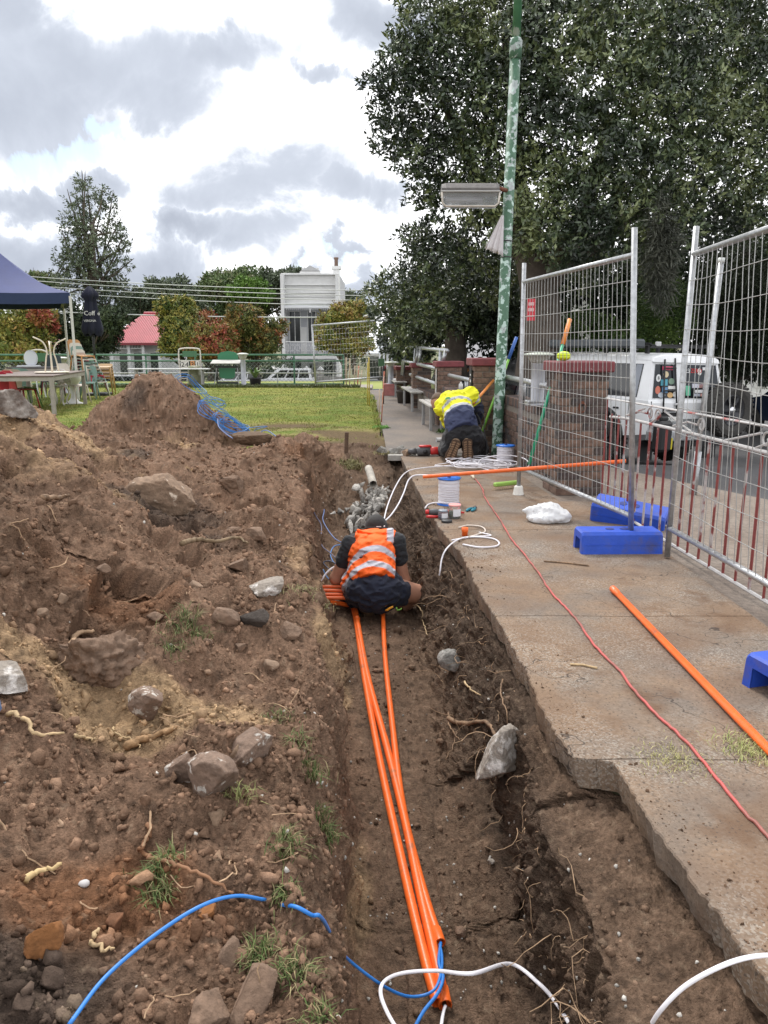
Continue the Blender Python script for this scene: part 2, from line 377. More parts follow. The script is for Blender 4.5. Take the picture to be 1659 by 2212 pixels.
def profile(y):
    L, Rr, zf = float(xl(y)), float(xr(y)), float(zfl(y))
    xs = np.linspace(-(.62 * y + 1.3), L - .02, 260); zs = spoil(xs, np.full_like(xs, y))
    zL = zs[-1]; t = float(sstep(9.2, 10.6, y))
    fr = float(np.interp(y, [.7, 2, 3.2, 4.7, 5.8, 7.7, 9.5], [.33, .35, .27, .25, .26, .02, -.2]))
    w = float(np.interp(y, [.7, 3, 6, 8, 10], [.1, .13, .18, .3, .35])) * (1 + 1.1 * float(fbm(np.array([[y * 1.7, 2, 5]]), 3, 820)[0]))
    zf_ = zf if t < 1 else zL
    px = [L, L + .045, L + w * .6, L + w, fr]; pz = [zL - .05, zL - .2 * (1 - t) - .02, zf_ * .75, zf_ + .03, zf_]
    if y < 3.35:
        lw = float(sstep(3.35, 2.9, y)); le = Rr - .08 - (Rr - .08 - .545) * lw + .05 * float(fbm(np.array([[y * 4, 7, 5]]), 3, 830)[0])
        px += [le - .06, le - .025, le + .0, Rr - .02, Rr + .14]; pz += [zf_ * .88, -.40, -.185, -.135, -.13]
    else:
        px += [(fr + Rr) / 2 - .03, Rr - .13, Rr - .05, Rr + .0, Rr + .14]; pz += [zf_ * .8, zf_ * .64 * (1 - t) - .03, -.22 * (1 - t) - .04, -.13, -.13]
    X = np.concatenate([xs, px]); Z = np.concatenate([zs, pz]); o = np.maximum.accumulate(X + np.arange(len(X)) * 1e-5)
    return o, Z
NR, NC = 640, 700
YROW = .95 * np.exp(np.linspace(0, math.log(13.2 / .95), NR))
TP = np.zeros((NR, NC, 3))
for i, y in enumerate(YROW):
    X, Z = profile(y); f = np.linspace(X[0], X[-1], 1600); z = np.interp(f, X, Z)
    ds = np.hypot(np.diff(f), np.diff(z)) * np.interp(f[1:], [X[0], xl(y) - .5, xl(y), X[-1]], [.75, 1.0, 1.7, 1.7])
    s = np.concatenate([[0], np.cumsum(ds)]); q = np.interp(np.linspace(0, s[-1], NC), s, f)
    TP[i, :, 0] = q; TP[i, :, 1] = y; TP[i, :, 2] = np.interp(q, f, z)
for _ in range(2): TP[1:-1, :, 2] = (TP[:-2, :, 2] + 2 * TP[1:-1, :, 2] + TP[2:, :, 2]) / 4
def gridnormals(P):
    du = np.gradient(P, axis=1); dv = np.gradient(P, axis=0); n = np.cross(du, dv); n /= np.linalg.norm(n, axis=2, keepdims=True) + 1e-12; return n
Nn = gridnormals(TP); P = TP.reshape(-1, 3); N_ = Nn.reshape(-1, 3); N_ = np.where(N_[:, 2:3] < -.2, -N_, N_)
px, py = P[:, 0], P[:, 1]
wallr = sstep(xl(py) + .1, xl(py) + .3, px)                    # trench floor and right wall
onsp = 1 - sstep(-.1, .12, px - xl(py))                          # on the spoil
flr = sstep(.75, .95, N_[:, 2]) * (1 - onsp)
amp = .45 + .55 * onsp
disp = .10 * fbm(P * 1.7, 3, 1) * onsp * np.interp(py, [7, 10], [1, .6]) + .085 * fbm(P * 4.1, 4, 5) * amp
du_ = (px + .9 * py); dv_ = (px * .9 - py) * .74
disp += .19 * fbm(np.c_[dv_ * .8, du_ * 2.4, 0 * du_], 4, 840) * onsp * np.interp(py, [1, 3, 8, 10], [.3, .7, 1, .2])
w1, id1 = worley(P * np.array([9, 9, 9]) + .8 * np.stack([fbm(P * 6, 2, 9), fbm(P * 6, 2, 12), fbm(P * 6, 2, 15)], 1), 3)
w2, id2 = worley(P * 27 + .8 * np.stack([fbm(P * 17, 2, 19), fbm(P * 17, 2, 22), fbm(P * 17, 2, 25)], 1), 40)
w3, id3 = worley(P * 62, 70)
cl1 = sstep(.35, .75, id1 + .5 * fbm(P * 1.3, 2, 33)) ; cl2 = sstep(.3, .8, id2 + .35 * fbm(P * 2.2, 2, 37))
fine = np.interp(py, [1, 4, 8, 13], [1, .9, .55, .3])
rgh = fbm(P * 30, 5, 141, .72); rg2 = fbm(P * 95, 3, 151, .7)
disp += .075 * (np.clip(.62 - w1, 0, .3)) * cl1 * (onsp * .9 + .25) * np.interp(py, [1, 13], [1, .7])
disp += .024 * (np.clip(.62 - w2, 0, .3)) * cl2 * (onsp + .35 * (1 - onsp)) * fine
disp += .005 * (np.clip(.6 - w3, 0, .3)) * fine * np.interp(py, [1, 3, 6], [1, .8, .3])
disp += (.026 * rgh + .011 * rg2 * np.interp(py, [1, 5, 9], [1, .7, .3])) * (.5 + .5 * onsp) * np.interp(py, [1, 6, 12], [.8, 1, 1.3])
ST = P * np.array([20, 14, 5.0])                                 # dragged, rooty cut face on the right wall
disp += (.06 * (np.abs(fbm(ST, 4, 50, .6)) - .25) + .02 * rgh + .07 * fbm(P * np.array([3.2, 2.6, 5]), 3, 57)) * wallr * (1 - .6 * flr)
disp += .02 * (np.abs(fbm(P * 30, 3, 61))) * (1 - onsp) * .5
hollow = sstep(.26, .38, fbm(P * np.array([1.9, 1.9, 3.0]), 3, 90)) ; disp -= .13 * hollow * onsp * np.interp(py, [1, 3, 9, 11], [.5, 1, 1, .3])
TD = P + N_ * disp[:, None]
lim = (np.abs(px - xr(py)) < .16) & (py < 9.9) & (px > xr(py) - .03)
TD[lim, 2] = np.minimum(TD[lim, 2], -.115)
tail = (py > 10.75) & (px > xl(py) - .3); TD[tail, 2] = np.minimum(TD[tail, 2], np.interp(py[tail], [10.75, 11.3], [.06, -.06]))
bed = (px > np.interp(py, [1.5, 2.2, 2.7, 3.8, 5.8], [.06, .08, .03, -.09, -.3])) & (px < np.interp(py, [1.5, 2.2, 2.7, 3.8, 5.8], [.24, .26, .2, .12, .06])) & (py < 5.9)
TD[bed, 2] = np.minimum(TD[bed, 2], -.683 + .004 * rgh[bed])
# soil kinds: sandy fill, red clay, dark loam, chosen by where each was tipped
def zone(lst):
    r = np.zeros(len(P))
    for (cx, cy, rx, ry, a) in lst: r = np.maximum(r, a * np.exp(-(((px - cx) / rx) ** 2 + ((py - cy) / ry) ** 2)))
    return r
nz = fbm(P * 2.6, 5, 110); nf = fbm(P * 14, 4, 120); nh = fbm(P * 50, 3, 130)
sand = sstep(.38, .72, zone([(-3.1, 6.2, 1.1, 1.3, 1.0), (-2.1, 4.6, .8, .8, .95), (-.95, 2.55, .55, .26, 1.1), (-.5, 2.45, .25, .2, .75), (-2.6, 9.6, .55, .7, .75),
                            (-.42, 6.9, .18, 1.6, .6), (-.27, 4.2, .10, 1.4, .75), (-.1, 2.6, .09, .7, .65), (-3.6, 3.6, 1, .6, .7), (-1.9, 7.6, .5, .4, .7), (-.5, 4.6, .2, .5, .6)]) + .35 * nz + .12 * nf)
red = sstep(.4, .8, zone([(-.7, 1.62, .28, .2, .9), (-.45, 1.5, .3, .2, .5), (-1.1, 3.3, .6, .4, .6), (-1.3, 6.0, .8, .6, .5), (-.9, 8.2, .5, .6, .55)]) + .4 * nz)
dark = sstep(.35, .75, zone([(-1.6, 5.6, .5, .7, .8), (-1.35, 4.9, .5, .35, .9), (-1.6, 10.4, .5, .6, .9), (-3.4, 10.5, .35, .4, .7), (-.75, 1.3, .3, .2, .8), (-2.3, 7.0, .25, 1.0, .7),
                             (.1, 3.4, .35, 1.6, .45), (.45, 4.4, .3, 2, .5), (.1, 8.8, .4, .6, .5)]) + .35 * nz)
C = np.tile(np.array([.232, .144, .095]), (len(P), 1))
mixc = lambda C, c, m: C * (1 - m[:, None]) + np.array(c) * m[:, None]
C = mixc(C, (.150, .092, .060), sstep(-.1, .5, nz) * .7); C = mixc(C, (.235, .112, .056), red * .8); C = mixc(C, (.075, .056, .045), dark * .85)
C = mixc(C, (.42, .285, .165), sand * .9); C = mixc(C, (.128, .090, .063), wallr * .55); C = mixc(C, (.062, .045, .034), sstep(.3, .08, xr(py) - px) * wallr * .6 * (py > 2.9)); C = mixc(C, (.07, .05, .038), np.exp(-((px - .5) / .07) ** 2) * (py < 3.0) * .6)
C = mixc(C, (.30, .23, .16), sstep(.25, .6, nh) * .35 * (1 - sand)); C = mixc(C, (.05, .035, .027), sstep(.2, .6, fbm(P * 33, 3, 160)) * .5)
C *= (1 + .42 * nf + .35 * nh + .3 * rg2 + .3 * (id2 - .5) * cl2 + .14 * (id3 - .5))[:, None]
ii = np.arange(NR * NC).reshape(NR, NC); F = np.stack([ii[:-1, :-1], ii[:-1, 1:], ii[1:, 1:], ii[1:, :-1]], -1).reshape(-1, 4)
M_SOIL = mat('soil', (1, 1, 1), .95, attr=True, var=.32, vs=75, bump=2.2, bs=130, spec=.15)
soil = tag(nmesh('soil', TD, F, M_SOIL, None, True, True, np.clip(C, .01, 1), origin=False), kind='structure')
TG = TD.reshape(NR, NC, 3); TN = gridnormals(TG)
def soil_at(x, y):
    """height and colour of the finished soil surface at x, y"""
    i = int(np.clip(np.searchsorted(YROW, y), 0, NR - 1)); j = int(np.argmin(np.abs(TG[i, :, 0] - x))); return TG[i, j, 2]
SPD = TD[:, 1] * _c - (TD[:, 2] - EYE) * _s; SPX = 829.5 + FPX * TD[:, 0] / SPD; SPY = 1106 - FPX * (TD[:, 1] * _s + (TD[:, 2] - EYE) * _c) / SPD
def soil_px(px_, py_):
    """where the soil surface is met along a survey ray"""
    for w_ in (5, 12, 40, 200):
        k = np.where((np.abs(SPX - px_) < w_) & (np.abs(SPY - py_) < w_))[0]
        if len(k): return Vector(TD[k[np.argmin(SPD[k])]])
    return Vector(TD[0])
# loose clods and pebbles: nobody could count them
ICO0 = None
def ico():
    t = (1 + 5 ** .5) / 2; V = np.array([(-1, t, 0), (1, t, 0), (-1, -t, 0), (1, -t, 0), (0, -1, t), (0, 1, t), (0, -1, -t), (0, 1, -t), (t, 0, -1), (t, 0, 1), (-t, 0, -1), (-t, 0, 1)], float)
    V /= np.linalg.norm(V[0]); F = np.array([(0, 11, 5), (0, 5, 1), (0, 1, 7), (0, 7, 10), (0, 10, 11), (1, 5, 9), (5, 11, 4), (11, 10, 2), (10, 7, 6), (7, 1, 8), (3, 9, 4), (3, 4, 2), (3, 2, 6), (3, 6, 8), (3, 8, 9), (4, 9, 5), (2, 4, 11), (6, 2, 10), (8, 6, 7), (9, 8, 1)])
    return V, F
def icosub(V, F, n=1):
    for _ in range(n):
        V = list(map(tuple, V)); c = {}; G_ = []
        def mid(a, b):
            k = (min(a, b), max(a, b))
            if k not in c: m = np.array(V[a]) + np.array(V[b]); m /= np.linalg.norm(m); c[k] = len(V); V.append(tuple(m))
            return c[k]
        for a, b, d in F: x, y, z = mid(a, b), mid(b, d), mid(d, a); G_ += [(a, x, z), (b, y, x), (d, z, y), (x, y, z)]
        F = G_
    return np.array(V), np.array(F)
IV, IF = ico(); IV1, IF1 = icosub(IV, IF, 1); IV2, IF2 = icosub(IV, IF, 2); IV3, IF3 = icosub(IV, IF, 3)
def scatter(pos, size, BV, BF, cols, jit=.28, squash=.75):
    n = len(pos); nb = BV.shape[-2]; BV = BV if BV.ndim == 3 else BV[None]; out = np.zeros((n, nb, 3)); q = RNG.normal(size=(n, 4)); q /= np.linalg.norm(q, axis=1, keepdims=True)
    w, x, y, z = q.T
    Rm = np.stack([np.stack([1 - 2 * (y * y + z * z), 2 * (x * y - z * w), 2 * (x * z + y * w)], -1), np.stack([2 * (x * y + z * w), 1 - 2 * (x * x + z * z), 2 * (y * z - x * w)], -1), np.stack([2 * (x * z - y * w), 2 * (y * z + x * w), 1 - 2 * (x * x + y * y)], -1)], 1)
    B = BV * (1 + jit * RNG.normal(size=(n, nb, 1)).clip(-1.5, 1.5)) * np.array([1, .85, squash])
    out = np.einsum('nij,nbj->nbi', Rm, B) * size[:, None, None] + pos[:, None]
    F = (BF[None] + (np.arange(n) * nb)[:, None, None]).reshape(-1, 3)
    return out.reshape(-1, 3), F, np.repeat(cols, nb, 0)
def pick(n, cond):
    w = cond.astype(float); w /= w.sum(); return RNG.choice(len(P), n, p=w)
Ccl = np.clip(C, .01, 1)
k = pick(24000, (.25 + onsp) * (py < 12.3) * (.4 + cl1) * ((py < 10.2) | (TD[:, 2] > .05)) * (1 - .9 * (px > xr(py) - .03)))
sz = np.clip(RNG.lognormal(-5.0, .55, len(k)), .003, .03) * np.interp(py[k], [1, 3, 8, 13], [.75, .9, 1.4, 1.8])
V1, F1, C1 = scatter(TD[k] + np.array([0, 0, 1]) * (sz * .3)[:, None], sz, IV, IF, Ccl[k] * RNG.uniform(.7, 1.35, (len(k), 1)), .42)
k = pick(520, onsp * (py < 9.6) * (.3 + dark + red)); sz2 = np.clip(RNG.lognormal(-4.1, .45, len(k)), .009, .034)
pro = []
for s_ in range(24):
    v_ = IV1.copy()
    for _ in range(9):
        n_ = RNG.normal(size=3); n_ /= np.linalg.norm(n_); e_ = v_ @ n_ - RNG.uniform(.3, .75); v_ = v_ - np.maximum(e_, 0)[:, None] * n_
    pro.append(v_ * 1.2 * (1 + .12 * RNG.normal(size=(len(v_), 1))))
V2, F2, C2 = scatter(TD[k] + np.array([0, 0, 1]) * (sz2 * .1)[:, None], sz2, np.array(pro)[RNG.integers(0, 24, len(k))], IF1, Ccl[k] * RNG.uniform(.75, 1.2, (len(k), 1)), .05)
k = pick(700, (py < 9.5) * (.4 + .8 * (1 - onsp)) * (1 - .9 * (px > xr(py) - .03))); sz3 = RNG.uniform(.0025, .009, len(k))
V3, F3, C3 = scatter(TD[k] + np.array([0, 0, 1]) * (sz3 * .4)[:, None], sz3, IV, IF, np.array([[.55, .52, .47]]) * RNG.uniform(.5, 1.25, (len(k), 1)))
Vc = np.concatenate([V1, V2, V3]); Fc = np.concatenate([F1, F2 + len(V1), F3 + len(V1) + len(V2)])
tag(nmesh('soil_clods', Vc, Fc, mat('clod', (1, 1, 1), .95, attr=True, var=.2, vs=90, bump=.6, bs=200, spec=.12), None, False, True, np.concatenate([C1, C2, C3]), origin=False),
    'loose clods, crumbs and pebbles lying over the dug soil', 'soil', kind='stuff')
# fine roots hanging out of the cut face
mb = MB(); wr = np.where((wallr > .5) & (flr < .5) & (px > 0.15) & (py < 9.5) & (TD[:, 2] > -.62))[0]
for kk in RNG.choice(wr, 400):
    p = Vector(TD[kk]); n = Vector(N_[kk]); pts = [p - n * .01]; d = (n * .5 + Vector((random.gauss(0, .6), random.gauss(0, .9), random.gauss(-.35, .7)))).normalized(); L = random.choice((.03, .04, .06, .08, .1, .14, .2, .3))
    for q in range(8):
        d = (d + Vector((random.gauss(0, .4), random.gauss(0, .4), random.gauss(-.12, .35)))).normalized(); nx = pts[-1] + d * L / 8
        if nx.z < -.66: break
        j = xr(nx.y) - .03; nx.x = min(nx.x, j); pts.append(nx)
    if len(pts) > 3:
        r0 = random.uniform(.0012, .0026); mb.tube(pts, [r0 * (1 - .6 * i / len(pts)) for i in range(len(pts))], 4, False)
spk = np.where((onsp > .5) & (py < 8))[0]
for kk in RNG.choice(spk, 150):
    p = Vector(TD[kk]) + Vector((0, 0, .004)); d = Vector((random.gauss(0, 1), random.gauss(0, 1), .15)).normalized(); pts = [p]
    for q in range(6):
        d = (d + Vector((random.gauss(0, .35), random.gauss(0, .35), random.gauss(-.02, .2)))).normalized(); nx = pts[-1] + d * random.uniform(.008, .025)
        nx.z = max(nx.z, soil_at(nx.x, nx.y) + .003); pts.append(nx)
    mb.tube(pts, random.uniform(.001, .0028), 4, False)
tag(mb.build('fine_roots', mat('root_fine', (.42, .28, .17), .9, var=.35, vs=30)), 'fine pale roots poking out of the trench wall and spoil', 'roots', kind='stuff')

# ---- concrete path beside the trench, poured in bays
def wallx(y): return 2.15 - .075 * y
M_CONC = mat('path_concrete', (.235, .165, .113), .92, col2=(.185, .152, .125), mask=(2.2, .42, .62, 8), var=.2, vs=60, bump=.5, bs=140, spec=.2)
def concrete_nodes():
    t = M_CONC.node_tree; N = t.nodes.new; L = t.links.new; b = t.nodes['Principled BSDF']; src = b.inputs['Base Color'].links[0].from_socket
    c = N('ShaderNodeTexCoord').outputs['Object']
    def mr(s, a, bb, lo=0, hi=1): r = N('ShaderNodeMapRange'); r.inputs[1].default_value = a; r.inputs[2].default_value = bb; r.inputs[3].default_value = lo; r.inputs[4].default_value = hi; L(s, r.inputs[0]); return r.outputs[0]
    def mx(f, a, bcol):
        x = N('ShaderNodeMix'); x.data_type = 'RGBA'; L(f, x.inputs[0]); L(a, x.inputs[6]); x.inputs[7].default_value = (*bcol, 1); return x.outputs[2]
    def ns(sc, d=6, off=0):
        n = N('ShaderNodeTexNoise'); n.inputs['Scale'].default_value = sc; n.inputs['Detail'].default_value = d
        v = N('ShaderNodeVectorMath'); v.operation = 'ADD'; v.inputs[1].default_value = (off, off * .7, 0); L(c, v.inputs[0]); L(v.outputs[0], n.inputs['Vector']); return n.outputs['Fac']
    vo = N('ShaderNodeTexVoronoi'); vo.inputs['Scale'].default_value = 150; L(c, vo.inputs['Vector'])
    sepc = N('ShaderNodeSeparateColor'); L(vo.outputs['Color'], sepc.inputs[0])
    mul = N('ShaderNodeMath'); mul.operation = 'MULTIPLY'; L(mr(sepc.outputs[0], .55, .85), mul.inputs[0]); L(mr(ns(1.7, 6, 3.1), .42, .62), mul.inputs[1])
    mulb = N('ShaderNodeMath'); mulb.operation = 'MULTIPLY'; mulb.inputs[1].default_value = .55; L(mul.outputs[0], mulb.inputs[0]); out = mx(mulb.outputs[0], src, (.42, .39, .34))                                     # exposed aggregate
    mul2 = N('ShaderNodeMath'); mul2.operation = 'MULTIPLY'; L(mr(ns(5.5, 8, 9.2), .5, .66, 0, .75), mul2.inputs[0]); L(mr(ns(1.2, 5, 17.), .4, .62), mul2.inputs[1])
    out = mx(mul2.outputs[0], out, (.135, .078, .046))                                # trodden red soil
    mul3 = N('ShaderNodeMath'); mul3.operation = 'MULTIPLY'; L(mr(sepc.outputs[1], .9, .97), mul3.inputs[0]); mul3.inputs[1].default_value = .6
    out = mx(mul3.outputs[0], out, (.06, .05, .045))
    out = mx(mr(ns(1.6, 7, 31.), .5, .66, 0, .6), out, (.17, .105, .066))                # old mud film
    ab = N('ShaderNodeMath'); ab.operation = 'ABSOLUTE'; sb = N('ShaderNodeMath'); sb.operation = 'SUBTRACT'; L(ns(.9, 5, 41.), sb.inputs[0]); sb.inputs[1].default_value = .5; L(sb.outputs[0], ab.inputs[0])
    out = mx(mr(ab.outputs[0], .0016, .0005, 0, .8), out, (.05, .04, .035))            # hairline cracks
    L(out, b.inputs['Base Color'])
concrete_nodes()
path = tag(bpy.data.objects.new('concrete_path', None), kind='structure'); put(path); ORG['concrete_path'] = Vector((0, 0, 0))
def bay(y0, y1, side=True, right=None, name='concrete_bay', m=M_CONC, zt=0.0):
    ys = np.arange(y0, y1, .012 if side and y1 < 6 else .022); ys = np.append(ys, y1); V = []; nc = None
    for y in ys:
        e = float(xr(y)) + (.010 * float(fbm(np.array([[y * 6, 1, 3]]), 4, 210)[0]) + .010 * float(fbm(np.array([[y * 45, 1, 3]]), 2, 214)[0]) if side else 0)
        rt = right(y); u = float(fbm(np.array([[y * 15, 8, 3]]), 3, 218)[0])
        row = [(e + .02 + .02 * u, y, zt - .115), (e + .008 + .014 * u, y, zt - .07), (e + .004 + .006 * u, y, zt - .03), (e + .001, y, zt - .006), (e + .005, y, zt)]
        row += [(e + .012 + (rt - e - .012) * t, y, zt + .004 * float(fbm(np.array([[t * 6, y * 2, 0]]), 2, 220)[0])) for t in (.06, .15, .3, .5, .75)] + [(rt, y, zt), (rt, y, zt - .115)]
        nc = len(row); V += row
    n = len(ys); ii = np.arange(n * nc).reshape(n, nc); F = np.stack([ii[:-1, :-1], ii[:-1, 1:], ii[1:, 1:], ii[1:, :-1]], -1).reshape(-1, 4).tolist()
    F += [tuple(ii[0][::-1]), tuple(ii[-1])]
    return nmesh(name, V, F, m, path, False)
rgt = lambda y: min(4.6, 2.35 + max(0, (9.2 - y)) * .6) if y < 6.9 else wallx(y) - .02
for a, b in ((.72, 2.413), (2.419, 3.85), (3.857, 5.8), (5.807, 7.7), (7.707, 9.84)): bay(a, b, True, lambda y: wallx(y) - .02 if y > 6.9 else 1.95)
# drive apron on the street side of the gate line
def sheet(name, poly, z, m, kind='structure', parent=None):
    o = nmesh(name, [(p[0], p[1], z if len(p) < 3 else p[2]) for p in poly], [tuple(range(len(poly)))], m, parent, origin=False); return tag(o, kind=kind) if parent is None else o
M_APR = mat('apron', (.19, .15, .12), .95, col2=(.24, .2, .165), mask=(1.5, .4, .65, 8), var=.3, vs=30, bump=.7, bs=60)
nmesh('drive_apron', [(1.956, .72, -.012), (4.9, .72, -.02), (4.5, 5.2, -.1), (3.95, 7.6, -.14), (2.75, 10.2, -.14), (1.3, 10.2, -.03), (1.55, 6.9, -.012)], [(0, 1, 2, 3, 4, 5, 6)], M_APR, path)
# crumbs trodden onto the slab along the cut
ne = 1100; ey = 1.2 * np.exp(RNG.uniform(0, 2.05, ne)); ex = xr(ey) + .012 + np.abs(RNG.normal(0, .11, ne)) * np.interp(ey, [1, 9], [.8, 1.5]); es = np.clip(RNG.lognormal(-6.4, .6, ne), .0008, .007) * np.interp(ey, [1, 9], [.9, 1.6])
Ve, Fe, Ce = scatter(np.c_[ex, ey, es * .35], es, IV, IF, np.array([[.15, .095, .062]]) * RNG.uniform(.6, 1.5, (ne, 1)), .4)
tag(nmesh('soil_crumbs', Ve, Fe, MATS['clod'], None, False, True, Ce, origin=False), 'soil crumbs spilled along the cut edge of the path', 'soil', kind='stuff')
# old asphalt path further on
M_ASPH = mat('path_asphalt', (.16, .14, .125), .95, col2=(.21, .175, .145), mask=(1.1, .42, .6, 8), var=.25, vs=40, bump=.8, bs=80)
nmesh('asphalt_strip', [(.03, 10.0, .004), (1.4, 10.0, .004), (1.0, 15, .004), (.3, 24.6, .004), (-.55, 24.6, .004), (-.25, 21, .004), (-.05, 14, .004), (.02, 11, .004)], [tuple(range(8))], M_ASPH, path)
nmesh('path_kerb', np.array(MB().box((.7, 9.92, -.03), (1.3, .14, .075), rotm(0, 0, -.02), .006).v), MB().box((0, 0, 0), (1, 1, 1), None, .01).f, mat('kerb', (.36, .34, .31), .9, var=.2, vs=14, bump=.5), path)
# lawn
xs = np.linspace(-26, .6, 240); ys = 9.3 * np.exp(np.linspace(0, math.log(26.2 / 9.3), 170)); V = np.stack(np.meshgrid(xs, ys), -1).reshape(-1, 2)
lz = .012 * fbm(np.c_[V * 1.3, V[:, :1] * 0], 3, 301) + .004; LV = np.c_[V, lz]; ii = np.arange(len(V)).reshape(170, 240)
F = np.stack([ii[:-1, :-1], ii[:-1, 1:], ii[1:, 1:], ii[1:, :-1]], -1).reshape(-1, 4); cx, cy = V[F].mean(1).T
keep = ~((cx > -1.15) & (cy < 10.75)) & (cx < np.interp(cy, [9, 10.9, 14, 21, 26], [-.7, .02, -.06, -.25, -.6])) & ((cy > 10.0) | (cx < -3)); F = F[keep]
npat = fbm(np.c_[V * 1.9, V[:, :1] * 0], 4, 310)
pz = np.zeros(len(V))
for (a, b, rx, ry, s) in ((-1.6, 11.9, .9, .35, 1.0), (-1.75, 13.6, .7, .55, 1.2), (-2.0, 12.9, .5, .35, .7), (-.55, 12.3, .75, .7, 1.2), (-.2, 11.3, .5, .6, 1.3), (-1.0, 11.2, .5, .35, 1.1), (-.7, 13.3, .3, .25, .6), (-.85, 12.7, .55, .3, 1.0), (-1.5, 11.35, .6, .3, .7), (.0, 12.5, .3, .6, .9), (-2.1, 11.4, .5, .2, .8)):
    pz = np.maximum(pz, s * np.exp(-(((V[:, 0] - a) / rx) ** 2 + ((V[:, 1] - b) / ry) ** 2)))
bare = sstep(.42, .72, pz + .45 * npat * (pz > .12) + .12 * fbm(np.c_[V * 9, V[:, :1] * 0], 3, 315))
C_ = np.tile(np.array([.225, .235, .055]), (len(V), 1)); C_ = mixc(C_, (.13, .18, .035), sstep(-.25, .35, npat)); C_ = mixc(C_, (.30, .27, .10), sstep(.1, .6, fbm(np.c_[V * 5, V[:, :1] * 0], 4, 320)) * .6)
C_ = mixc(C_, (.13, .085, .055), bare * .9)
C_ = mixc(C_, (.27, .21, .11), sstep(.2, .4, pz) * (1 - bare) * .6)
used = np.unique(F); rem = -np.ones(len(V), int); rem[used] = np.arange(len(used))
lawn = tag(nmesh('lawn', LV[used] - np.c_[np.zeros(len(used)), np.zeros(len(used)), .02 * bare[used]], rem[F], mat('lawn', (1, 1, 1), .95, attr=True, var=.35, vs=30, bump=1.0, bs=120, spec=.1), None, False, True, C_[used], origin=False), kind='structure')
# grass blades over the nearer lawn and the torn edges
def blades(pos, hgt, cols, lean=.5, w=.0035):
    n = len(pos); a = RNG.uniform(0, 2 * math.pi, n); d = np.stack([np.cos(a), np.sin(a), 0 * a], 1); b = np.stack([-np.sin(a), np.cos(a), 0 * a], 1); l = RNG.uniform(.1, 1, n)[:, None] * lean
    w = (np.full(n, w) * RNG.uniform(.7, 1.4, n))[:, None]; hh = hgt[:, None]; up = np.array([0, 0, 1.0])
    v = np.stack([pos - b * w, pos + b * w, pos + d * l * hh * .35 + up * hh * .6 + b * w * .8, pos + d * l * hh * .35 + up * hh * .6 - b * w * .8, pos + d * l * hh + up * hh * (1 - .35 * l)], 1)
    i = (np.arange(n) * 5)[:, None]; T = np.concatenate([i + np.array([[0, 1, 2]]), i + np.array([[0, 2, 3]]), i + np.array([[3, 2, 4]])])
    return v.reshape(-1, 3), T, np.repeat(cols, 5, 0)
n = 90000; gy = 10.6 * np.exp(RNG.uniform(0, .895, n)); gx = RNG.uniform(-.56, .02, n) * gy; ok = (gx < np.interp(gy, [9, 10.9, 14, 21, 26], [-.75, .0, -.06, -.25, -.6]))
ok &= ~((np.hypot(gx + 3.2, gy - 11) < 1.75)); gx, gy = gx[ok], gy[ok]; gxy = np.c_[gx, gy, 0 * gx]
gb = np.zeros(len(gx))
for (a, b, rx, ry, s) in ((-1.75, 13.6, .6, .45, .9), (-.55, 12.3, .75, .7, 1.1), (-.2, 11.3, .5, .6, 1.2), (-1.0, 11.2, .5, .35, 1.1), (-.85, 12.7, .55, .3, 1.0)): gb = np.maximum(gb, s * np.exp(-(((gx - a) / rx) ** 2 + ((gy - b) / ry) ** 2)))
edge = np.abs(gx - np.interp(gy, [9, 10.9, 14, 21], [-.7, .02, -.06, -.25])) < .12
kp = (RNG.uniform(size=len(gx)) > sstep(.35, .7, gb)) ; gxy, edge_, gb = gxy[kp], edge[kp], gb[kp]
gc = np.array([[.20, .23, .05]]) * RNG.uniform(.65, 1.4, (len(gxy), 1)); gc[RNG.uniform(size=len(gxy)) < .25] = (.34, .28, .12)
gv, gf, gc = blades(gxy, np.where(edge_, RNG.uniform(.03, .085, len(gxy)), RNG.uniform(.010, .026, len(gxy)) * gxy[:, 1] / 13), gc, .9, .005)
M_GRASS = mat('grass', (1, 1, 1), .7, attr=True, spec=.25)
tag(nmesh('lawn_grass', gv, gf, M_GRASS, None, False, True, gc, origin=False), 'short yellow green lawn grass with torn edges', 'grass', kind='stuff')
# kerb of the far bank, second green, road, far ground
M_KERB = mat('bank_concrete', (.30, .27, .23), .95, var=.25, vs=5, bump=.5, bs=30)
mb = MB().box((-13.2, 27.1, -.06), (25.6, 2.2, .12), None, .01); tag(mb.build('bank_kerb', M_KERB), kind='structure')
mb = MB()
for i in range(500): mb.box((random.uniform(-14, -.8), 25.95 + random.gauss(0, .05), .05), (random.uniform(.05, .25), .05, random.uniform(.04, .13)), rotm(0, 0, random.gauss(0, .3)))
gp = np.c_[RNG.uniform(-15, -.8, 9000), 25.95 + RNG.normal(0, .08, 9000), RNG.uniform(-.02, .05, 9000)]
gv, gf, gc = blades(gp, RNG.uniform(.05, .14, 9000), np.array([[.12, .14, .05]]) * RNG.uniform(.5, 1.4, (9000, 1)), .8, .008)
tag(nmesh('bank_grass', gv, gf, M_GRASS, None, False, True, gc, origin=False), 'scruffy dark grass strip along the far lawn edge', 'grass', kind='stuff')
M_GREEN = mat('green', (.24, .27, .06), .95, var=.2, vs=1.5, bump=.5, bs=20)
sheet('second_green', [(-40, 28.2, -.16), (.4, 28.2, -.16), (2.0, 44, -.6), (-40, 44, -.6)], 0, M_GREEN)
M_ROAD = mat('road', (.075, .073, .075), .9, col2=(.055, .054, .055), mask=(.7, .4, .6, 6), var=.2, vs=60, bump=.7, bs=90)
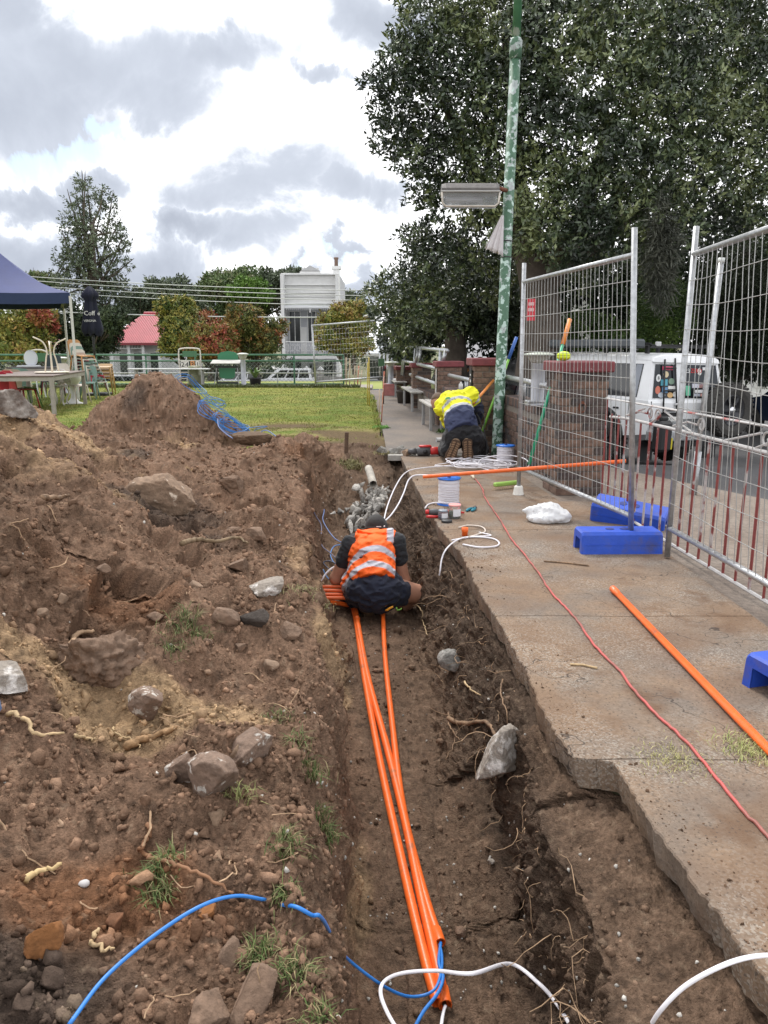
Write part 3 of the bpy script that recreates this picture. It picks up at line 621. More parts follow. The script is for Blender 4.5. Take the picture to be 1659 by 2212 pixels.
nmesh_r = nmesh('street', [(4.9, .5, -.03), (14, -1, -.4), (30, 12, -1.0), (12, 30, -.95), (1.9, 24, -.9), (1.75, 13.5, -.72), (2.76, 10.25, -.16), (3.97, 7.62, -.16), (4.52, 5.2, -.12)], [(0, 1, 8), (8, 1, 7), (7, 1, 2), (7, 2, 6), (6, 2, 5), (5, 2, 3), (5, 3, 4)], M_ROAD, None, origin=False); tag(nmesh_r, kind='structure')
sheet('cross_street', [(-60, 44.02, -1.9), (60, 44.02, -1.9), (60, 60, -1.95), (-60, 60, -1.95)], 0, M_ROAD)
sheet('ground', [(-900, -80, -2.05), (900, -80, -2.05), (900, 1500, -2.05), (-900, 1500, -2.05)], 0, mat('far_ground', (.13, .13, .06), .95, var=.3, vs=.3))
# ================================================================== CONDUITS AND CABLES
M_ORG = mat('orange_pvc', (.82, .14, .02), .36, col2=(.42, .12, .045), mask=(7, .57, .72, 8), var=.1, vs=20, spec=.5, bump=.1, bs=60)
M_BLUE = mat('blue_cable', (.03, .20, .60), .4)
M_WHT = mat('white_cable', (.74, .72, .76), .45)
M_REDC = mat('red_cord', (.50, .09, .08), .5, col2=(.28, .09, .07), mask=(3, .45, .6, 4))
M_BLK = mat('black_plastic', (.02, .02, .022), .5)
def pipe(name, label, pts, r, m, cat='conduit', group=None, hollow=True, socket=0.0, n=12, ribs=()):
    pts = [Vector(p) for p in pts]; mb = MB()
    if hollow:
        rs = [r] * len(pts); P_ = list(pts)
        if socket:                                                # belled end at the near end
            d = (pts[-1] - pts[-2]).normalized(); P_ = pts[:-1] + [pts[-1] - d * .09, pts[-1] - d * .065, pts[-1]]; rs = [r] * (len(pts)) + [r * 1.2, r * 1.2]
        mb.tube(P_, rs, n, False); q = P_[-1]; d = (P_[-1] - P_[-2]).normalized(); ri = rs[-1] * .86
        mb.tube([P_[-1], P_[-1] + d * .0005], [rs[-1], ri], n, False); mb.tube([P_[-1], P_[-1] - d * .12], ri, n, False)
        q0 = P_[0]; d0 = (P_[0] - P_[1]).normalized(); mb.tube([q0, q0 - d0 * .0005], [r, r * .86], n, False); mb.tube([q0, q0 - d0 * .12], r * .86, n, False)
    else: mb.tube(pts, r, n)
    for t in ribs:
        i = int(t * (len(pts) - 1)); d = (pts[min(i + 1, len(pts) - 1)] - pts[i - 1]).normalized(); mb.tube([pts[i] - d * .03, pts[i] + d * .03], r * 1.12, n)
    o = mb.build(name, m, None, True); return tag(o, label, cat, group)
zf = -.665
gconduit = 'orange conduits laid along the trench floor'
def lay(px_list, z):
    return spline([G(a, b, zz) for (a, b), zz in zip(px_list, z)], 6)
c1 = pipe('conduit', 'orange conduit on the left of the trench floor, ending furthest forward beside its neighbour', lay([(712, 1301), (745, 1306), (764, 1318), (785, 1450), (818, 1630), (868, 1860), (915, 2060), (944, 2166)], [-.58, -.62, -.655] + [zf] * 5), .0185, M_ORG, group=gconduit)
c2 = pipe('conduit', 'orange conduit in the middle of the trench floor with a belled end at the bottom', lay([(768, 1316), (792, 1450), (832, 1600), (872, 1760), (906, 1920), (938, 2060), (962, 2172)], [-.64] + [zf] * 6), .0190, M_ORG, socket=1, group=gconduit, ribs=(.03,))
c3 = pipe('conduit', 'orange conduit on the right of the trench floor with blue cables in its bell', lay([(827, 1322), (832, 1420), (847, 1560), (868, 1730), (900, 1870), (930, 1975), (951, 2037)], [-.64] + [zf] * 6), .0170, M_ORG, socket=1, group=gconduit)
lab5 = ['uppermost orange conduit stub coming out of the left bank beside the squatting worker', 'second orange conduit stub from the top beside the squatting worker', 'third orange conduit stub from the top, crossing behind the worker', 'lowest orange conduit stub left of the squatting worker']
for i, (a, b) in enumerate((((676, 1267), (760, 1268)), ((680, 1275), (762, 1277)), ((692, 1284), (762, 1285)), ((699, 1292), (764, 1292)))):
    p0, p1 = A(*a, 5.92 - i * .05), A(*b, 5.95 - i * .05); pipe('conduit_stub', lab5[i], [p0, (p0 + p1) / 2, p1], .0145, M_ORG, 'conduit', 'orange conduit stubs left of the squatting worker')
p0, p1 = G(1324, 1272, .02), G(1324, 1272, .02).lerp(G(1680, 1640, .02), 1.5); d = (p1 - p0).normalized()
pipe('conduit_length', 'loose straight orange conduit lying on the concrete path', [p1, p0 + d * .06, p0 + d * .03, p0], .0175, M_ORG, socket=.5)
p0 = A(914, 1030, 6.76); p1 = A(1352, 996, 6.45); p0.z += .0; pipe('conduit_length', 'long orange conduit resting across the nearer cable reel and through the mesh fence', [p1, (p0 + p1) / 2, p0], .0165, M_ORG)
def cable(name, label, pts, r, m, n=10, seg=8, jit=0, flat=1.0, cat='cable', group=None):
    return tag(MB().tube(spline(pts, seg, jit), r, n, True, flat).build(name, m, None, True), label, cat, group)
def on_soil(px_, py_, up=.006):
    p = soil_px(px_, py_); return p + Vector((0, 0, up))
# blue cable in the foreground: over the spoil, under a clod, then into the trench
cable('blue_cable', 'thick blue cable arching over the spoil at the bottom left', [on_soil(150, 2240, .03), on_soil(230, 2150, .04), on_soil(330, 2062, .05), on_soil(430, 1992, .045), on_soil(510, 1955, .03), on_soil(575, 1946, .004)], .0044, M_BLUE)
e0 = on_soil(604, 1955, .0); trp = [e0, on_soil(645, 1976, .02), on_soil(676, 2000, .03), on_soil(698, 2020, .05), G(740, 2060, -.38), G(810, 2118, -.52), G(865, 2148, -.6), G(905, 2152, -.63), G(938, 2138, -.62), G(952, 2105, -.62), G(955, 2070, -.64), G(950, 2040, -.655)]
cable('blue_cable', 'blue cable dropping from the left bank and looping into the right orange conduit', trp, .0048, M_BLUE)
cable('blue_cable', 'second blue cable leaving the right conduit and running out at the bottom', [G(952, 2036, -.66), G(948, 2080, -.63), G(957, 2110, -.62), G(946, 2145, -.615), G(915, 2185, -.61), G(890, 2230, -.6)], .0058, M_BLUE)
# flat white twin cables
M_WHT2 = mat('white_flat_cable', (.80, .78, .82), .4)
cable('white_cable', 'white flat cable looping over the orange conduits at the bottom', [G(875, 2250, -.45), G(838, 2190, -.5), G(822, 2145, -.52), G(832, 2118, -.52), G(870, 2102, -.5), G(940, 2097, -.47), G(1020, 2103, -.42), on_soil(1100, 2118, .06), on_soil(1160, 2150, .05), on_soil(1205, 2192, .03), on_soil(1235, 2240, .02)], .0064, M_WHT2, flat=.55)
cable('white_cable', 'white flat cable curving over the concrete edge at the bottom right', [G(1395, 2235, -.22), G(1425, 2185, -.1), G(1480, 2130, -.02), G(1560, 2086, .05), G(1630, 2066, .06), G(1700, 2066, .03), G(1800, 2085, .01), G(1950, 2140, .01), G(2150, 2280, .01)], .0062, M_WHT2, flat=.6)
cable('white_cable_end', 'short white cable end in the mouth of the middle conduit', [G(962, 2172, -.66), G(957, 2190, -.655), G(951, 2230, -.65)], .0055, M_WHT2, flat=.7)
# white cables from the reels down into the trench
gw = 'white cables running from the reels into the trench'
cable('white_cable', 'left white cable hanging from the path edge into the trench behind the worker', [A(1050, 992, 9.2), A(985, 1004, 8.9), A(905, 1012, 8.4), A(875, 1022, 8.1), A(855, 1050, 7.6), A(838, 1090, 7.0), A(829, 1125, 6.5)], .0065, M_WHT, group=gw)
cable('white_cable', 'right white cable hanging from the path edge into the trench behind the worker', [A(960, 1030, 6.8), A(905, 1026, 7.0), A(884, 1035, 7.0), A(872, 1065, 6.85), A(860, 1090, 6.7), A(845, 1112, 6.5), A(832, 1125, 6.4)], .0065, M_WHT, group=gw)
cable('white_cable', 'white cable looping past the worker\'s left arm to the conduits', [A(800, 1164, 6.5), A(770, 1170, 6.4), A(742, 1185, 6.3), A(731, 1205, 6.25), A(733, 1215, 6.2), A(740, 1217, 6.15)], .0065, M_WHT)
cable('white_cable', 'white sheathed cable rising from the conduit stubs at the worker\'s left', [A(740, 1221, 6.1), A(720, 1226, 6.05), A(705, 1238, 6.0), A(695, 1252, 5.95), A(682, 1268, 5.9)], .008, M_WHT)
cable('white_cable', 'white cable draped from the path edge down the right trench wall', [G(1035, 1150, .008), G(1060, 1157, .008), G(1010, 1160, .01), G(985, 1168, .02), A(965, 1185, 5.2), A(955, 1205, 5.15), A(951, 1230, 5.1), A(949, 1243, 5.1)], .0055, M_WHT)
# blue pilot cables behind the worker
gb_ = 'thin blue cables behind the squatting worker'
M_BLUE2 = mat('blue_thin', (.13, .2, .42), .45)
cable('blue_cable', 'thin blue cable hanging down the left trench wall behind the worker', [A(664, 1026, 9.2), A(690, 1068, 8.6), A(700, 1100, 8.0), A(698, 1125, 7.6), A(720, 1160, 7.1), A(745, 1176, 6.8)], .0055, M_BLUE2, group=gb_)
cable('blue_cable', 'darker thin cable hanging beside the blue one on the left trench wall', [A(668, 1070, 8.2), A(680, 1110, 7.7), A(694, 1135, 7.3), A(694, 1175, 6.9), A(715, 1196, 6.6), A(748, 1225, 6.3)], .005, mat('grey_blue_cable', (.12, .12, .2), .5), group=gb_)
cable('blue_cable', 'thin blue cable loop on the trench floor left of the worker', [A(744, 1176, 6.8), A(722, 1180, 6.75), A(714, 1198, 6.6), A(722, 1216, 6.4), A(742, 1232, 6.25)], .005, mat('blue_mid', (.06, .2, .5), .45), group=gb_)
cable('blue_cable', 'dark looped cable at the worker\'s left elbow', [A(740, 1236, 6.2), A(716, 1232, 6.3), A(699, 1216, 6.4), A(712, 1212, 6.4), A(735, 1222, 6.3), A(752, 1230, 6.2)], .0048, mat('slate_cable', (.05, .07, .13), .5), group=gb_)
cable('blue_cable', 'short light blue cable rising beside the conduit stubs', [A(698, 1230, 6.15), A(706, 1246, 6.1), A(718, 1256, 6.05), A(735, 1262, 6.0)], .005, mat('blue_light', (.12, .3, .62), .45), group=gb_)
# blue coil thrown over the cone of soil
pts = []; random.seed(3)
cb = [(378, 818), (388, 812), (410, 815), (428, 832), (447, 852), (420, 850), (395, 835), (384, 822), (405, 818), (430, 845), (470, 880), (485, 872), (440, 868), (428, 885), (455, 905), (500, 915), (535, 930), (500, 938), (470, 920), (460, 902), (480, 895), (510, 915), (535, 932), (500, 942), (480, 930), (475, 912), (500, 905), (540, 935), (470, 890), (432, 870), (500, 925), (538, 940), (555, 930), (575, 925)]
cb = cb + [(a + random.uniform(-9, 9), b + random.uniform(-7, 7)) for a, b in cb[8:31][::-1]] + [(a + random.uniform(-12, 10), b + random.uniform(-7, 7)) for a, b in cb[9:28]]
for i, (a, b) in enumerate(cb):
    p = soil_px(a, b) if b > 830 else A(a, b, 10.7); q = A(a, b, min(p.y, 10.9) - .06); pts.append(q + Vector((0, 0, .02 + .015 * random.random())))
cable('blue_cable_coil', 'tangled coil of bright blue cable thrown over the cone of soil', pts, .0042, mat('blue_bright', (.03, .20, .55), .4), 8, 6)
cable('blue_cable', 'blue cable tail lying over the upturned turf beside the soil cone', [A(470, 905, 10.4), A(475, 925, 10.2), A(510, 950, 10.0), A(545, 948, 9.9), A(570, 930, 9.9), A(590, 938, 9.8), A(622, 968, 9.6)], .007, M_BLUE2)
# red extension cord along the path
cord = [(1022, 1029), (1040, 1052), (1048, 1075), (1068, 1105), (1085, 1130), (1105, 1165), (1135, 1200), (1165, 1240), (1195, 1285), (1230, 1320), (1255, 1352), (1285, 1395), (1335, 1445), (1365, 1485), (1410, 1535), (1450, 1572), (1490, 1610), (1540, 1670), (1600, 1745), (1659, 1806), (1720, 1880), (1820, 1990), (1900, 2120), (1960, 2300)]
cs = thing('extension_cord', 'red extension cord snaking along the concrete path with a pale plug', 'cord', G(1022, 1029, 0))
MB().tube(spline([G(a, b, .008) for a, b in cord], 6, .0015), .0058, 8).build('cord', M_REDC, cs, True)
MB().tube([G(1020, 1026, .02), G(1024, 1033, .014)], [.019, .012], 10).build('plug', mat('cream_plug', (.6, .5, .38), .5), cs, True)
# ---- reels
M_REEL = mat('reel_blue', (.02, .16, .62), .35)
def reel(loc, r, h, label, yaw=0):
    t = thing('cable_reel', label, 'cable reel', loc, yaw, 'blue flanged reels of white cable')
    MB().lathe([(r, 0), (r, .008), (r * .95, .011)], (0, 0, 0), 28).build('flange', M_REEL, t, True, False)
    top = MB().lathe([(r * .93, h - .006), (r, h), (r, h + .008), (r * .55, h + .012), (r * .2, h + .002), (r * .18, h + .010)], (0, 0, 0), 28).build('flange', M_REEL, t, True, False)
    MB().lathe([(r * .16, h + .011), (r * .14, h + .02), (r * .1, h + .02)], (0, 0, 0), 16).build('hub', mat('hub_dark', (.02, .05, .2), .5), t, True, False)
    nturn = int(h / .0105); mb = MB()
    for i in range(nturn):
        z = .017 + (h - .03) * i / (nturn - 1); rr = r * (.84 + .015 * math.sin(i * 1.7)); tl = random.gauss(0, .004)
        mb.tube([Vector((rr * math.cos(a), rr * math.sin(a), z + tl * math.sin(a))) for a in np.linspace(0, 2 * math.pi, 25)], .0062, 6, False)
    mb.lathe([(r * .8, .011), (r * .8, h - .008)], (0, 0, 0), 20)
    mb.build('cable_turns', M_WHT, t, True, False); return t
reel(G(969, 1089, 0), .105, .235, 'nearer blue flanged reel of white cable under the long orange conduit')
reel(G(1091, 1003, 0), .115, .225, 'further blue flanged reel of white cable beside the pole foot')
cable('white_cable', 'short white cable tail from the foot of the nearer reel', [G(962, 1086, .03), G(940, 1086, .02), G(925, 1090, .008), G(918, 1098, .008)], .0065, M_WHT)
pts = []
for i in range(46):
    a = i * 1.9 + random.random(); c = G(1035 + 35 * math.sin(i * .23), 1010, 0); pts.append(c + Vector((math.cos(a) * random.uniform(.12, .42), math.sin(a) * random.uniform(.1, .45), .01 + .0012 * i + .02 * random.random())))
cable('white_cable_tangle', 'loose tangle of white cable on the path behind the kneeling worker', pts, .0055, M_WHT, 6, 6)
cable('white_cable', 'white cable bow standing up beside the further reel', [G(1030, 1008, .02), A(1040, 992, 8.9), A(1075, 984, 8.8), A(1110, 985, 8.8), A(1135, 992, 8.7), A(1143, 1005, 8.5), G(1128, 1016, .02)], .006, M_WHT)
cable('white_cable_offcut', 'folded white cable offcut on the path beside the tool jars', [G(976, 1167, .008), G(1020, 1160, .008), G(1062, 1163, .008), G(1078, 1172, .008), G(1070, 1180, .01), G(1035, 1182, .012), G(1000, 1176, .008)], .006, M_WHT)
cable('white_cable_offcut', 'curved white cable offcut nearest to the tool jars', [G(990, 1140, .008), G(1010, 1135, .008), G(1040, 1138, .008), G(1048, 1148, .008), G(1030, 1155, .008), G(1012, 1160, .012)], .0058, mat('cream_cable', (.62, .54, .47), .5))
# ---- small tools by the reel
M_RED = mat('tool_red', (.55, .03, .03), .4); M_DG = mat('tool_grey', (.08, .08, .085), .55); M_GAL = mat('galvanised', (.42, .43, .44), .42, .75, var=.25, vs=25, bump=.2)
p = G(952, 1106, .028); t = thing('grease_gun', 'red and grey gun shaped hand tool lying by the nearer reel', 'tool', (p.x, p.y, 0))
MB().tube([p + Vector((-.1, 0, .0)), p + Vector((-.06, 0, 0)), p + Vector((0, -.01, 0))], [.02, .028, .024], 12).build('grip', M_DG, t, True)
MB().tube([p + Vector((0, -.01, 0)), p + Vector((.05, -.005, 0)), p + Vector((.12, .01, -.004)), p + Vector((.2, .02, -.01))], [.024, .024, .012, .008], 10).build('barrel', M_RED, t, True)
MB().tube([p + Vector((-.128, -.002, 0)), p + Vector((-.1, 0, 0))], [.019, .022], 12).build('end_cap', M_RED, t, True)
p = G(944, 1116, .012); t = thing('screwdriver', 'red handled screwdriver pointing at the trench edge', 'tool', (p.x, p.y, 0))
MB().tube([p + Vector((-.09, .0, 0)), p + Vector((-.06, 0, 0)), p + Vector((.02, -.008, 0))], [.008, .0125, .01], 10).build('handle', M_RED, t, True); MB().tube([p + Vector((.02, -.008, 0)), p + Vector((.11, -.02, -.004))], .004, 8).build('shaft', M_GAL, t, True)
M_GLS = mat('clear_plastic', (.8, .8, .82), .15, trans=.85, alpha=.8)
def jar(px_, py_, r, h, label, lidm=None, content=None, name='jar'):
    g = G(px_, py_, 0); t = thing(name, label, 'jar', g)
    MB().lathe([(r * .9, .002), (r, .01), (r, h * .82), (r * .9, h * .9), (r * .9, h)], (0, 0, 0), 20).build('body', M_GLS, t, True, False)
    if content: MB().lathe([(r * .85, .006), (r * .86, h * .5)], (0, 0, 0), 16).build('contents', content, t, True, False)
    if lidm: MB().lathe([(r * .96, h * .86), (r * .96, h), (r * .8, h + .004)], (0, 0, 0), 20).build('lid', lidm, t, True, False)
    else: MB().lathe([(r * .93, h - .012), (r * 1.0, h - .01), (r * 1.0, h + .002), (r * .9, h + .002)], (0, 0, 0), 20).build('rim', mat('pink_rim', (.75, .35, .33), .4), t, True, False)
    MB().prism([(r * 1.012 * math.cos(a), r * 1.012 * math.sin(a)) for a in np.linspace(-1.9, -.5, 9)] + [(r * .99 * math.cos(a), r * .99 * math.sin(a)) for a in np.linspace(-.5, -1.9, 9)], 'z', h * .2, h * .72).build('paper_label', mat('white_paper', (.72, .73, .76), .7), t, False, False)
jar(982, 1119, .052, .115, 'clear jar with a white paper label beside the reel', None, mat('green_stuff', (.3, .36, .25), .6))
jar(957, 1121, .042, .075, 'small jar of dark purple glue at the path edge', mat('glass_lid', (.25, .28, .32), .3), mat('purple', (.10, .08, .2), .4))
tag(MB().lathe([(.042, 0), (.044, .004), (.044, .017), (.04, .02)], G(965, 1128, 0), 22).build('loose_lid', M_BLK, None, True), 'black screw lid lying flat in front of the jars', 'lid')
p = G(1018, 1100, .014); t = thing('side_cutters', 'pliers with two teal handles lying open on the path', 'pliers', (p.x, p.y, 0)); M_TEAL = mat('teal', (.02, .22, .30), .45)
for o_, nm in ((0, 'handle'), (.045, 'handle')): MB().tube([p + Vector((-.05 + o_, -.06, 0)), p + Vector((-.035 + o_, -.03, 0)), p + Vector((-.01 + o_, .02, 0)), p + Vector((.02 + o_ * .4, .055, 0))], [.007, .013, .012, .008], 10).build(nm, M_TEAL, t, True)
MB().tube([p + Vector((.025, .05, 0)), p + Vector((.045, .075, 0)), p + Vector((.06, .1, -.004))], [.014, .014, .005], 8).build('jaw', M_DG, t, True)
pt = G(1004, 1157, 0); tag(MB().lathe([(.022, 0), (.022, .03), (.025, .032), (.025, .062), (.02, .062)], pt, 16).build('conduit_coupling', M_ORG, None, True), 'small upright orange conduit coupling on the path', 'fitting')
# rotary hammer, offcut pipe, level bar
p = G(915, 975, .06); t = thing('rotary_hammer', 'red and dark grey rotary hammer lying on the path beside the rubble', 'power tool', (p.x, p.y, 0))
MB().box(p, (.2, .1, .11), rotm(0, 0, .1), .03).build('motor_housing', M_DG, t, True)
MB().tube([p + Vector((-.1, 0, .0)), p + Vector((-.15, -.005, 0)), p + Vector((-.2, -.01, 0))], [.045, .035, .03], 14).build('chuck', M_DG, t, True)
MB().lathe([(.03, -.004), (.03, .004)], p + Vector((.02, -.052, 0)), 16, rotm(R(90))).build('motor_cap', M_BLK, t, True)
MB().box(p + Vector((.14, .01, .005)), (.14, .085, .10), rotm(0, 0, .1), .025).build('rear_handle', M_RED, t, True)
MB().box(p + Vector((.22, .015, .0)), (.06, .09, .13), rotm(0, 0, .1), .015).build('battery', M_BLK, t, True)
MB().box(p + Vector((.02, .01, .065)), (.16, .07, .03), rotm(0, 0, .1), .01).build('top_cover', M_RED, t, True)
p = G(972, 950, .035); pipe('pipe_offcut', 'short white pipe offcut lying on the path left of the kneeling worker', [p + Vector((-.2, 0, 0)), p + Vector((.12, .05, 0))], .032, mat('pvc_white', (.62, .61, .6), .5), 'pipe')
tag(MB().tube([G(953, 980, .02), A(978, 957, 10.0), A(985, 940, 10.2)], [.009, .012, .012], 8).build('crowbar', M_DG, None, True), 'thin dark steel bar slanting up to the kneeling worker', 'bar')
# plastic bag
g = G(1180, 1126, 0); rr = []
prims = [('e', g + Vector((0, 0, .035)), (.16, .13, .055)), ('e', g + Vector((.1, .0, .04)), (.1, .1, .06)), ('e', g + Vector((-.06, .02, .07)), (.07, .06, .06)), ('e', g + Vector((.03, .05, .09)), (.09, .05, .055)), ('e', g + Vector((-.14, .03, .08)), (.06, .03, .03)), ('e', g + Vector((.02, -.03, .08)), (.07, .04, .05))]
wrk = lambda P: .022 * (np.abs(fbm(P * 13, 3, 401)) - .3) + .008 * fbm(P * np.array([50, 22, 40]), 2, 404)
V_, F_ = sdf_mesh([tuple([q[0], tuple(q[1]), q[2]]) for q in prims], .007, .035, .04, wrk, [((0, 0, 1), (0, 0, .004))])
mbag = mat('bag_film', (.86, .87, .88), .28, trans=.25, alpha=.86); tag(nmesh('plastic_bag', V_, F_, mbag, None, True), 'crumpled translucent white plastic bag on the path inside the mesh fence', 'bag')
# ================================================================== ROCKS, ROOTS, GRASS TUFTS
IV4, IF4 = icosub(IV3, IF3, 1)
M_ROCK = mat('stone', (.20, .135, .098), .9, col2=(.50, .46, .41), mask=(22, .56, .60, 8), var=.3, vs=30, bump=.9, bs=50)
M_ROCKG = mat('stone_grey', (.23, .22, .2), .92, col2=(.4, .38, .35), mask=(14, .48, .6, 8), var=.3, vs=40, bump=.9, bs=70)
M_ROCKB = mat('stone_brown', (.20, .13, .088), .95, var=.35, vs=25, bump=.9, bs=60)
M_ROCKS = mat('stone_sandy', (.25, .17, .115), .95, col2=(.60, .50, .40), mask=(12, .60, .65, 8), var=.3, vs=25, bump=.9, bs=50)
M_ROCKW = mat('stone_conc', (.30, .26, .22), .92, col2=(.66, .62, .58), mask=(16, .5, .6, 8), var=.25, vs=60, bump=1.0, bs=60)
def rock(name, label, loc, size, m, seed, rot=(0, 0, 0), cuts=11, jag=0, cutd=(.38, .72), rough=.09, cat='rock', group=None, base=None):
    V, F_ = base or ((IV4, IF4) if max(size) > .045 else (IV3, IF3)); V = V.copy(); g = np.random.default_rng(seed)
    for _ in range(cuts):
        n = g.normal(size=3); n /= np.linalg.norm(n); d = g.uniform(*cutd); e = V @ n - d; V = V - np.maximum(e, 0)[:, None] * n * .95
    if jag: V = V * (1 + jag * g.uniform(-1, 1, (len(V), 1)))
    V = V * 1.25; V = V * (1 + rough * fbm(V * 3 + seed, 4, seed)[:, None] + rough * .8 * fbm(V * 7 + seed, 5, seed + 3, .75)[:, None])
    V = (V * np.array(size)) @ np.array(rotm(*rot)).T + np.array(loc); return tag(nmesh(name, V, F_, m, None, False), label, cat, group)
def srock(px_, py_, size, label, m, seed, rot=(0, 0, 0), sink=.6, **k):
    p = soil_px(px_, py_); return rock(k.pop('name', 'rock'), label, p + Vector((0, 0, size[2] * (1 - sink) * .6)), size, m, seed, rot, **k)
srock(12, 1470, (.085, .065, .06), 'pale chipped rock at the left picture edge', M_ROCKW, 3)
srock(314, 1540, (.065, .13, .065), 'brown wedge of stone with a white mortar patch on its ridge', M_ROCK, 5, (R(-20), 0, .4), name='brick_chunk')
srock(455, 1700, (.07, .13, .07), 'largest brown block with a white mortar end, near the grass tuft', M_ROCK, 8, (R(-35), R(12), .25), name='brick_chunk')
srock(545, 1610, (.07, .095, .065), 'brown block with white veins half buried above the largest block', M_ROCK, 11, (R(-20), 0, -.35), name='brick_chunk')
srock(398, 1665, (.045, .05, .06), 'thin upright slab edge beside the largest brown block', M_ROCK, 13, (0, R(25), .5), name='brick_chunk')
srock(365, 1090, (.33, .2, .17), 'big sandy brown boulder with white flecks at the foot of the soil cone', M_ROCKS, 17, (0, 0, .1), rough=.16, sink=.7)
srock(1074, 1680, (.105, .10, .13), 'pale concrete lump hung against the right trench wall by a root', M_ROCKW, 21, (R(15), R(-10), .3), sink=-.2, name='concrete_lump')
srock(975, 1440, (.085, .06, .07), 'grey pointed stone stuck in the right trench slope', M_ROCKG, 25, (0, R(20), .2))
srock(1000, 2015, (.03, .028, .024), 'small brown stone on the trench floor right of the conduits', M_ROCKB, 27)
srock(1060, 1862, (.018, .014, .012), 'small white chip on the right trench floor', M_ROCKW, 29, base=(IV2, IF2))
srock(440, 2190, (.05, .05, .045), 'brown clod at the bottom edge under the blue cable', M_ROCKB, 31, name='soil_clod', cat='clod')
srock(545, 2170, (.05, .055, .05), 'larger brown clod at the bottom edge right of the blue cable', M_ROCKB, 33, name='soil_clod', cat='clod')
srock(490, 2075, (.028, .04, .035), 'brown clod just below the arch of the blue cable', M_ROCKB, 35, (.3, 0, 0), name='soil_clod', cat='clod')
srock(92, 2050, (.032, .035, .048), 'upright orange ochre lump of clay at the lower left', mat('ochre', (.25, .105, .035), .95, var=.3, vs=30, bump=.8), 37, (0, .2, .3), name='clay_lump', cat='clay')
srock(240, 1985, (.028, .028, .026), 'dark ochre clod above the ochre lump', mat('ochre2', (.17, .075, .035), .95, var=.3, vs=30, bump=.8), 39, name='clay_lump', cat='clay')
srock(448, 1975, (.025, .02, .02), 'small orange clay crumb under the grass tuft', MATS['ochre'], 41, name='clay_lump', cat='clay', base=(IV2, IF2))
srock(183, 1908, (.012, .010, .008), 'small smooth white pebble on the lower left spoil', mat('white_pebble', (.5, .48, .47), .7), 43, cuts=5, base=(IV2, IF2), name='pebble')
srock(205, 1430, (.13, .11, .09), 'big crumbly brown clod on the left spoil slope', M_ROCKB, 45, rough=.34, cuts=3, name='soil_clod', cat='clod')
srock(36, 897, (.17, .15, .11), 'weathered stump like boulder on the crest of the left spoil', mat('stone_weather', (.15, .12, .1), .95, col2=(.32, .29, .26), mask=(8, .45, .6, 8), var=.3, vs=20, bump=1), 47, rough=.12, sink=-.3)
srock(515, 1225, (.07, .055, .05), 'dark clod beside the branch on the spoil', M_ROCKB, 49, name='soil_clod', cat='clod'); srock(555, 1160, (.08, .06, .045), 'brown clod above the branch on the spoil', M_ROCKB, 51, name='soil_clod', cat='clod')
srock(575, 1270, (.09, .07, .05), 'pale flaky stone near the left trench lip', M_ROCKW, 53); srock(510, 1240 - 95, (.06, .05, .04), 'brown clod upslope of the branch', M_ROCKB, 55, name='soil_clod', cat='clod')
srock(490, 1470 - 140, (.06, .05, .045), 'dark shaded clod by the grass on the spoil', M_ROCKB, 57, name='soil_clod', cat='clod'); srock(555, 1345, (.07, .05, .05), 'blackish clod at the left trench lip', mat('stone_black', (.06, .048, .04), .95, var=.3, bump=.8), 59, name='soil_clod', cat='clod')
srock(625, 1420 - 55, (.05, .05, .035), 'small brown clod on the lip above the trench', M_ROCKB, 61, name='soil_clod', cat='clod')
srock(500, 1052, (.14, .1, .08), 'hollow brown clod right of the sandy boulder', M_ROCKB, 63, rough=.15, name='soil_clod', cat='clod')
for i, (a, b) in enumerate(((135, 1295), (235, 1240), (420, 1262), (455, 1385), (585, 1440), (330, 1330), (90, 1330), (520, 1400))):
    srock(a, b, (.026 + .01 * (i % 3), .027, .022), 'fist sized brown clod on the left spoil slope', M_ROCKB if i % 2 else M_ROCKS, 70 + i, name='soil_clod', cat='clod', group='fist sized clods on the spoil slope', base=(IV2, IF2))
# upturned turf slab with mortar lump on the cone's right foot
p = A(557, 948, 9.9); t = rock('turf_slab', 'upturned brown slab of turf beside the blue cable tail', p, (.26, .2, .11), mat('turf_under', (.12, .075, .045), .95, var=.3, vs=30, bump=1), 91, (R(-14), R(8), .1), rough=.1, cat='turf')
rock('mortar_lump', 'white and grey mortar lump under the upturned turf slab', A(585, 968, 9.7), (.12, .09, .08), M_ROCKW, 93, cat='rubble'); rock('mortar_lump', 'grey mortar lump behind the upturned turf slab', A(600, 955, 10.1), (.1, .07, .06), M_ROCKG, 94, cat='rubble')
# rubble by the hammer
for i, (a, b, s, l) in enumerate(((825, 972, .085, 'largest grey broken concrete lump at the lawn corner'), (850, 974, .07, 'middle grey concrete lump in the row by the hammer'), (868, 968, .05, 'small grey concrete lump in the row by the hammer'), (880, 978, .075, 'yellowish broken concrete lump touching the hammer chuck'))):
    rock('concrete_lump', l, G(a, b, s * .5), (s * 1.2, s, s * .75), M_ROCKG if i < 3 else M_ROCKS, 100 + i, cat='rubble')
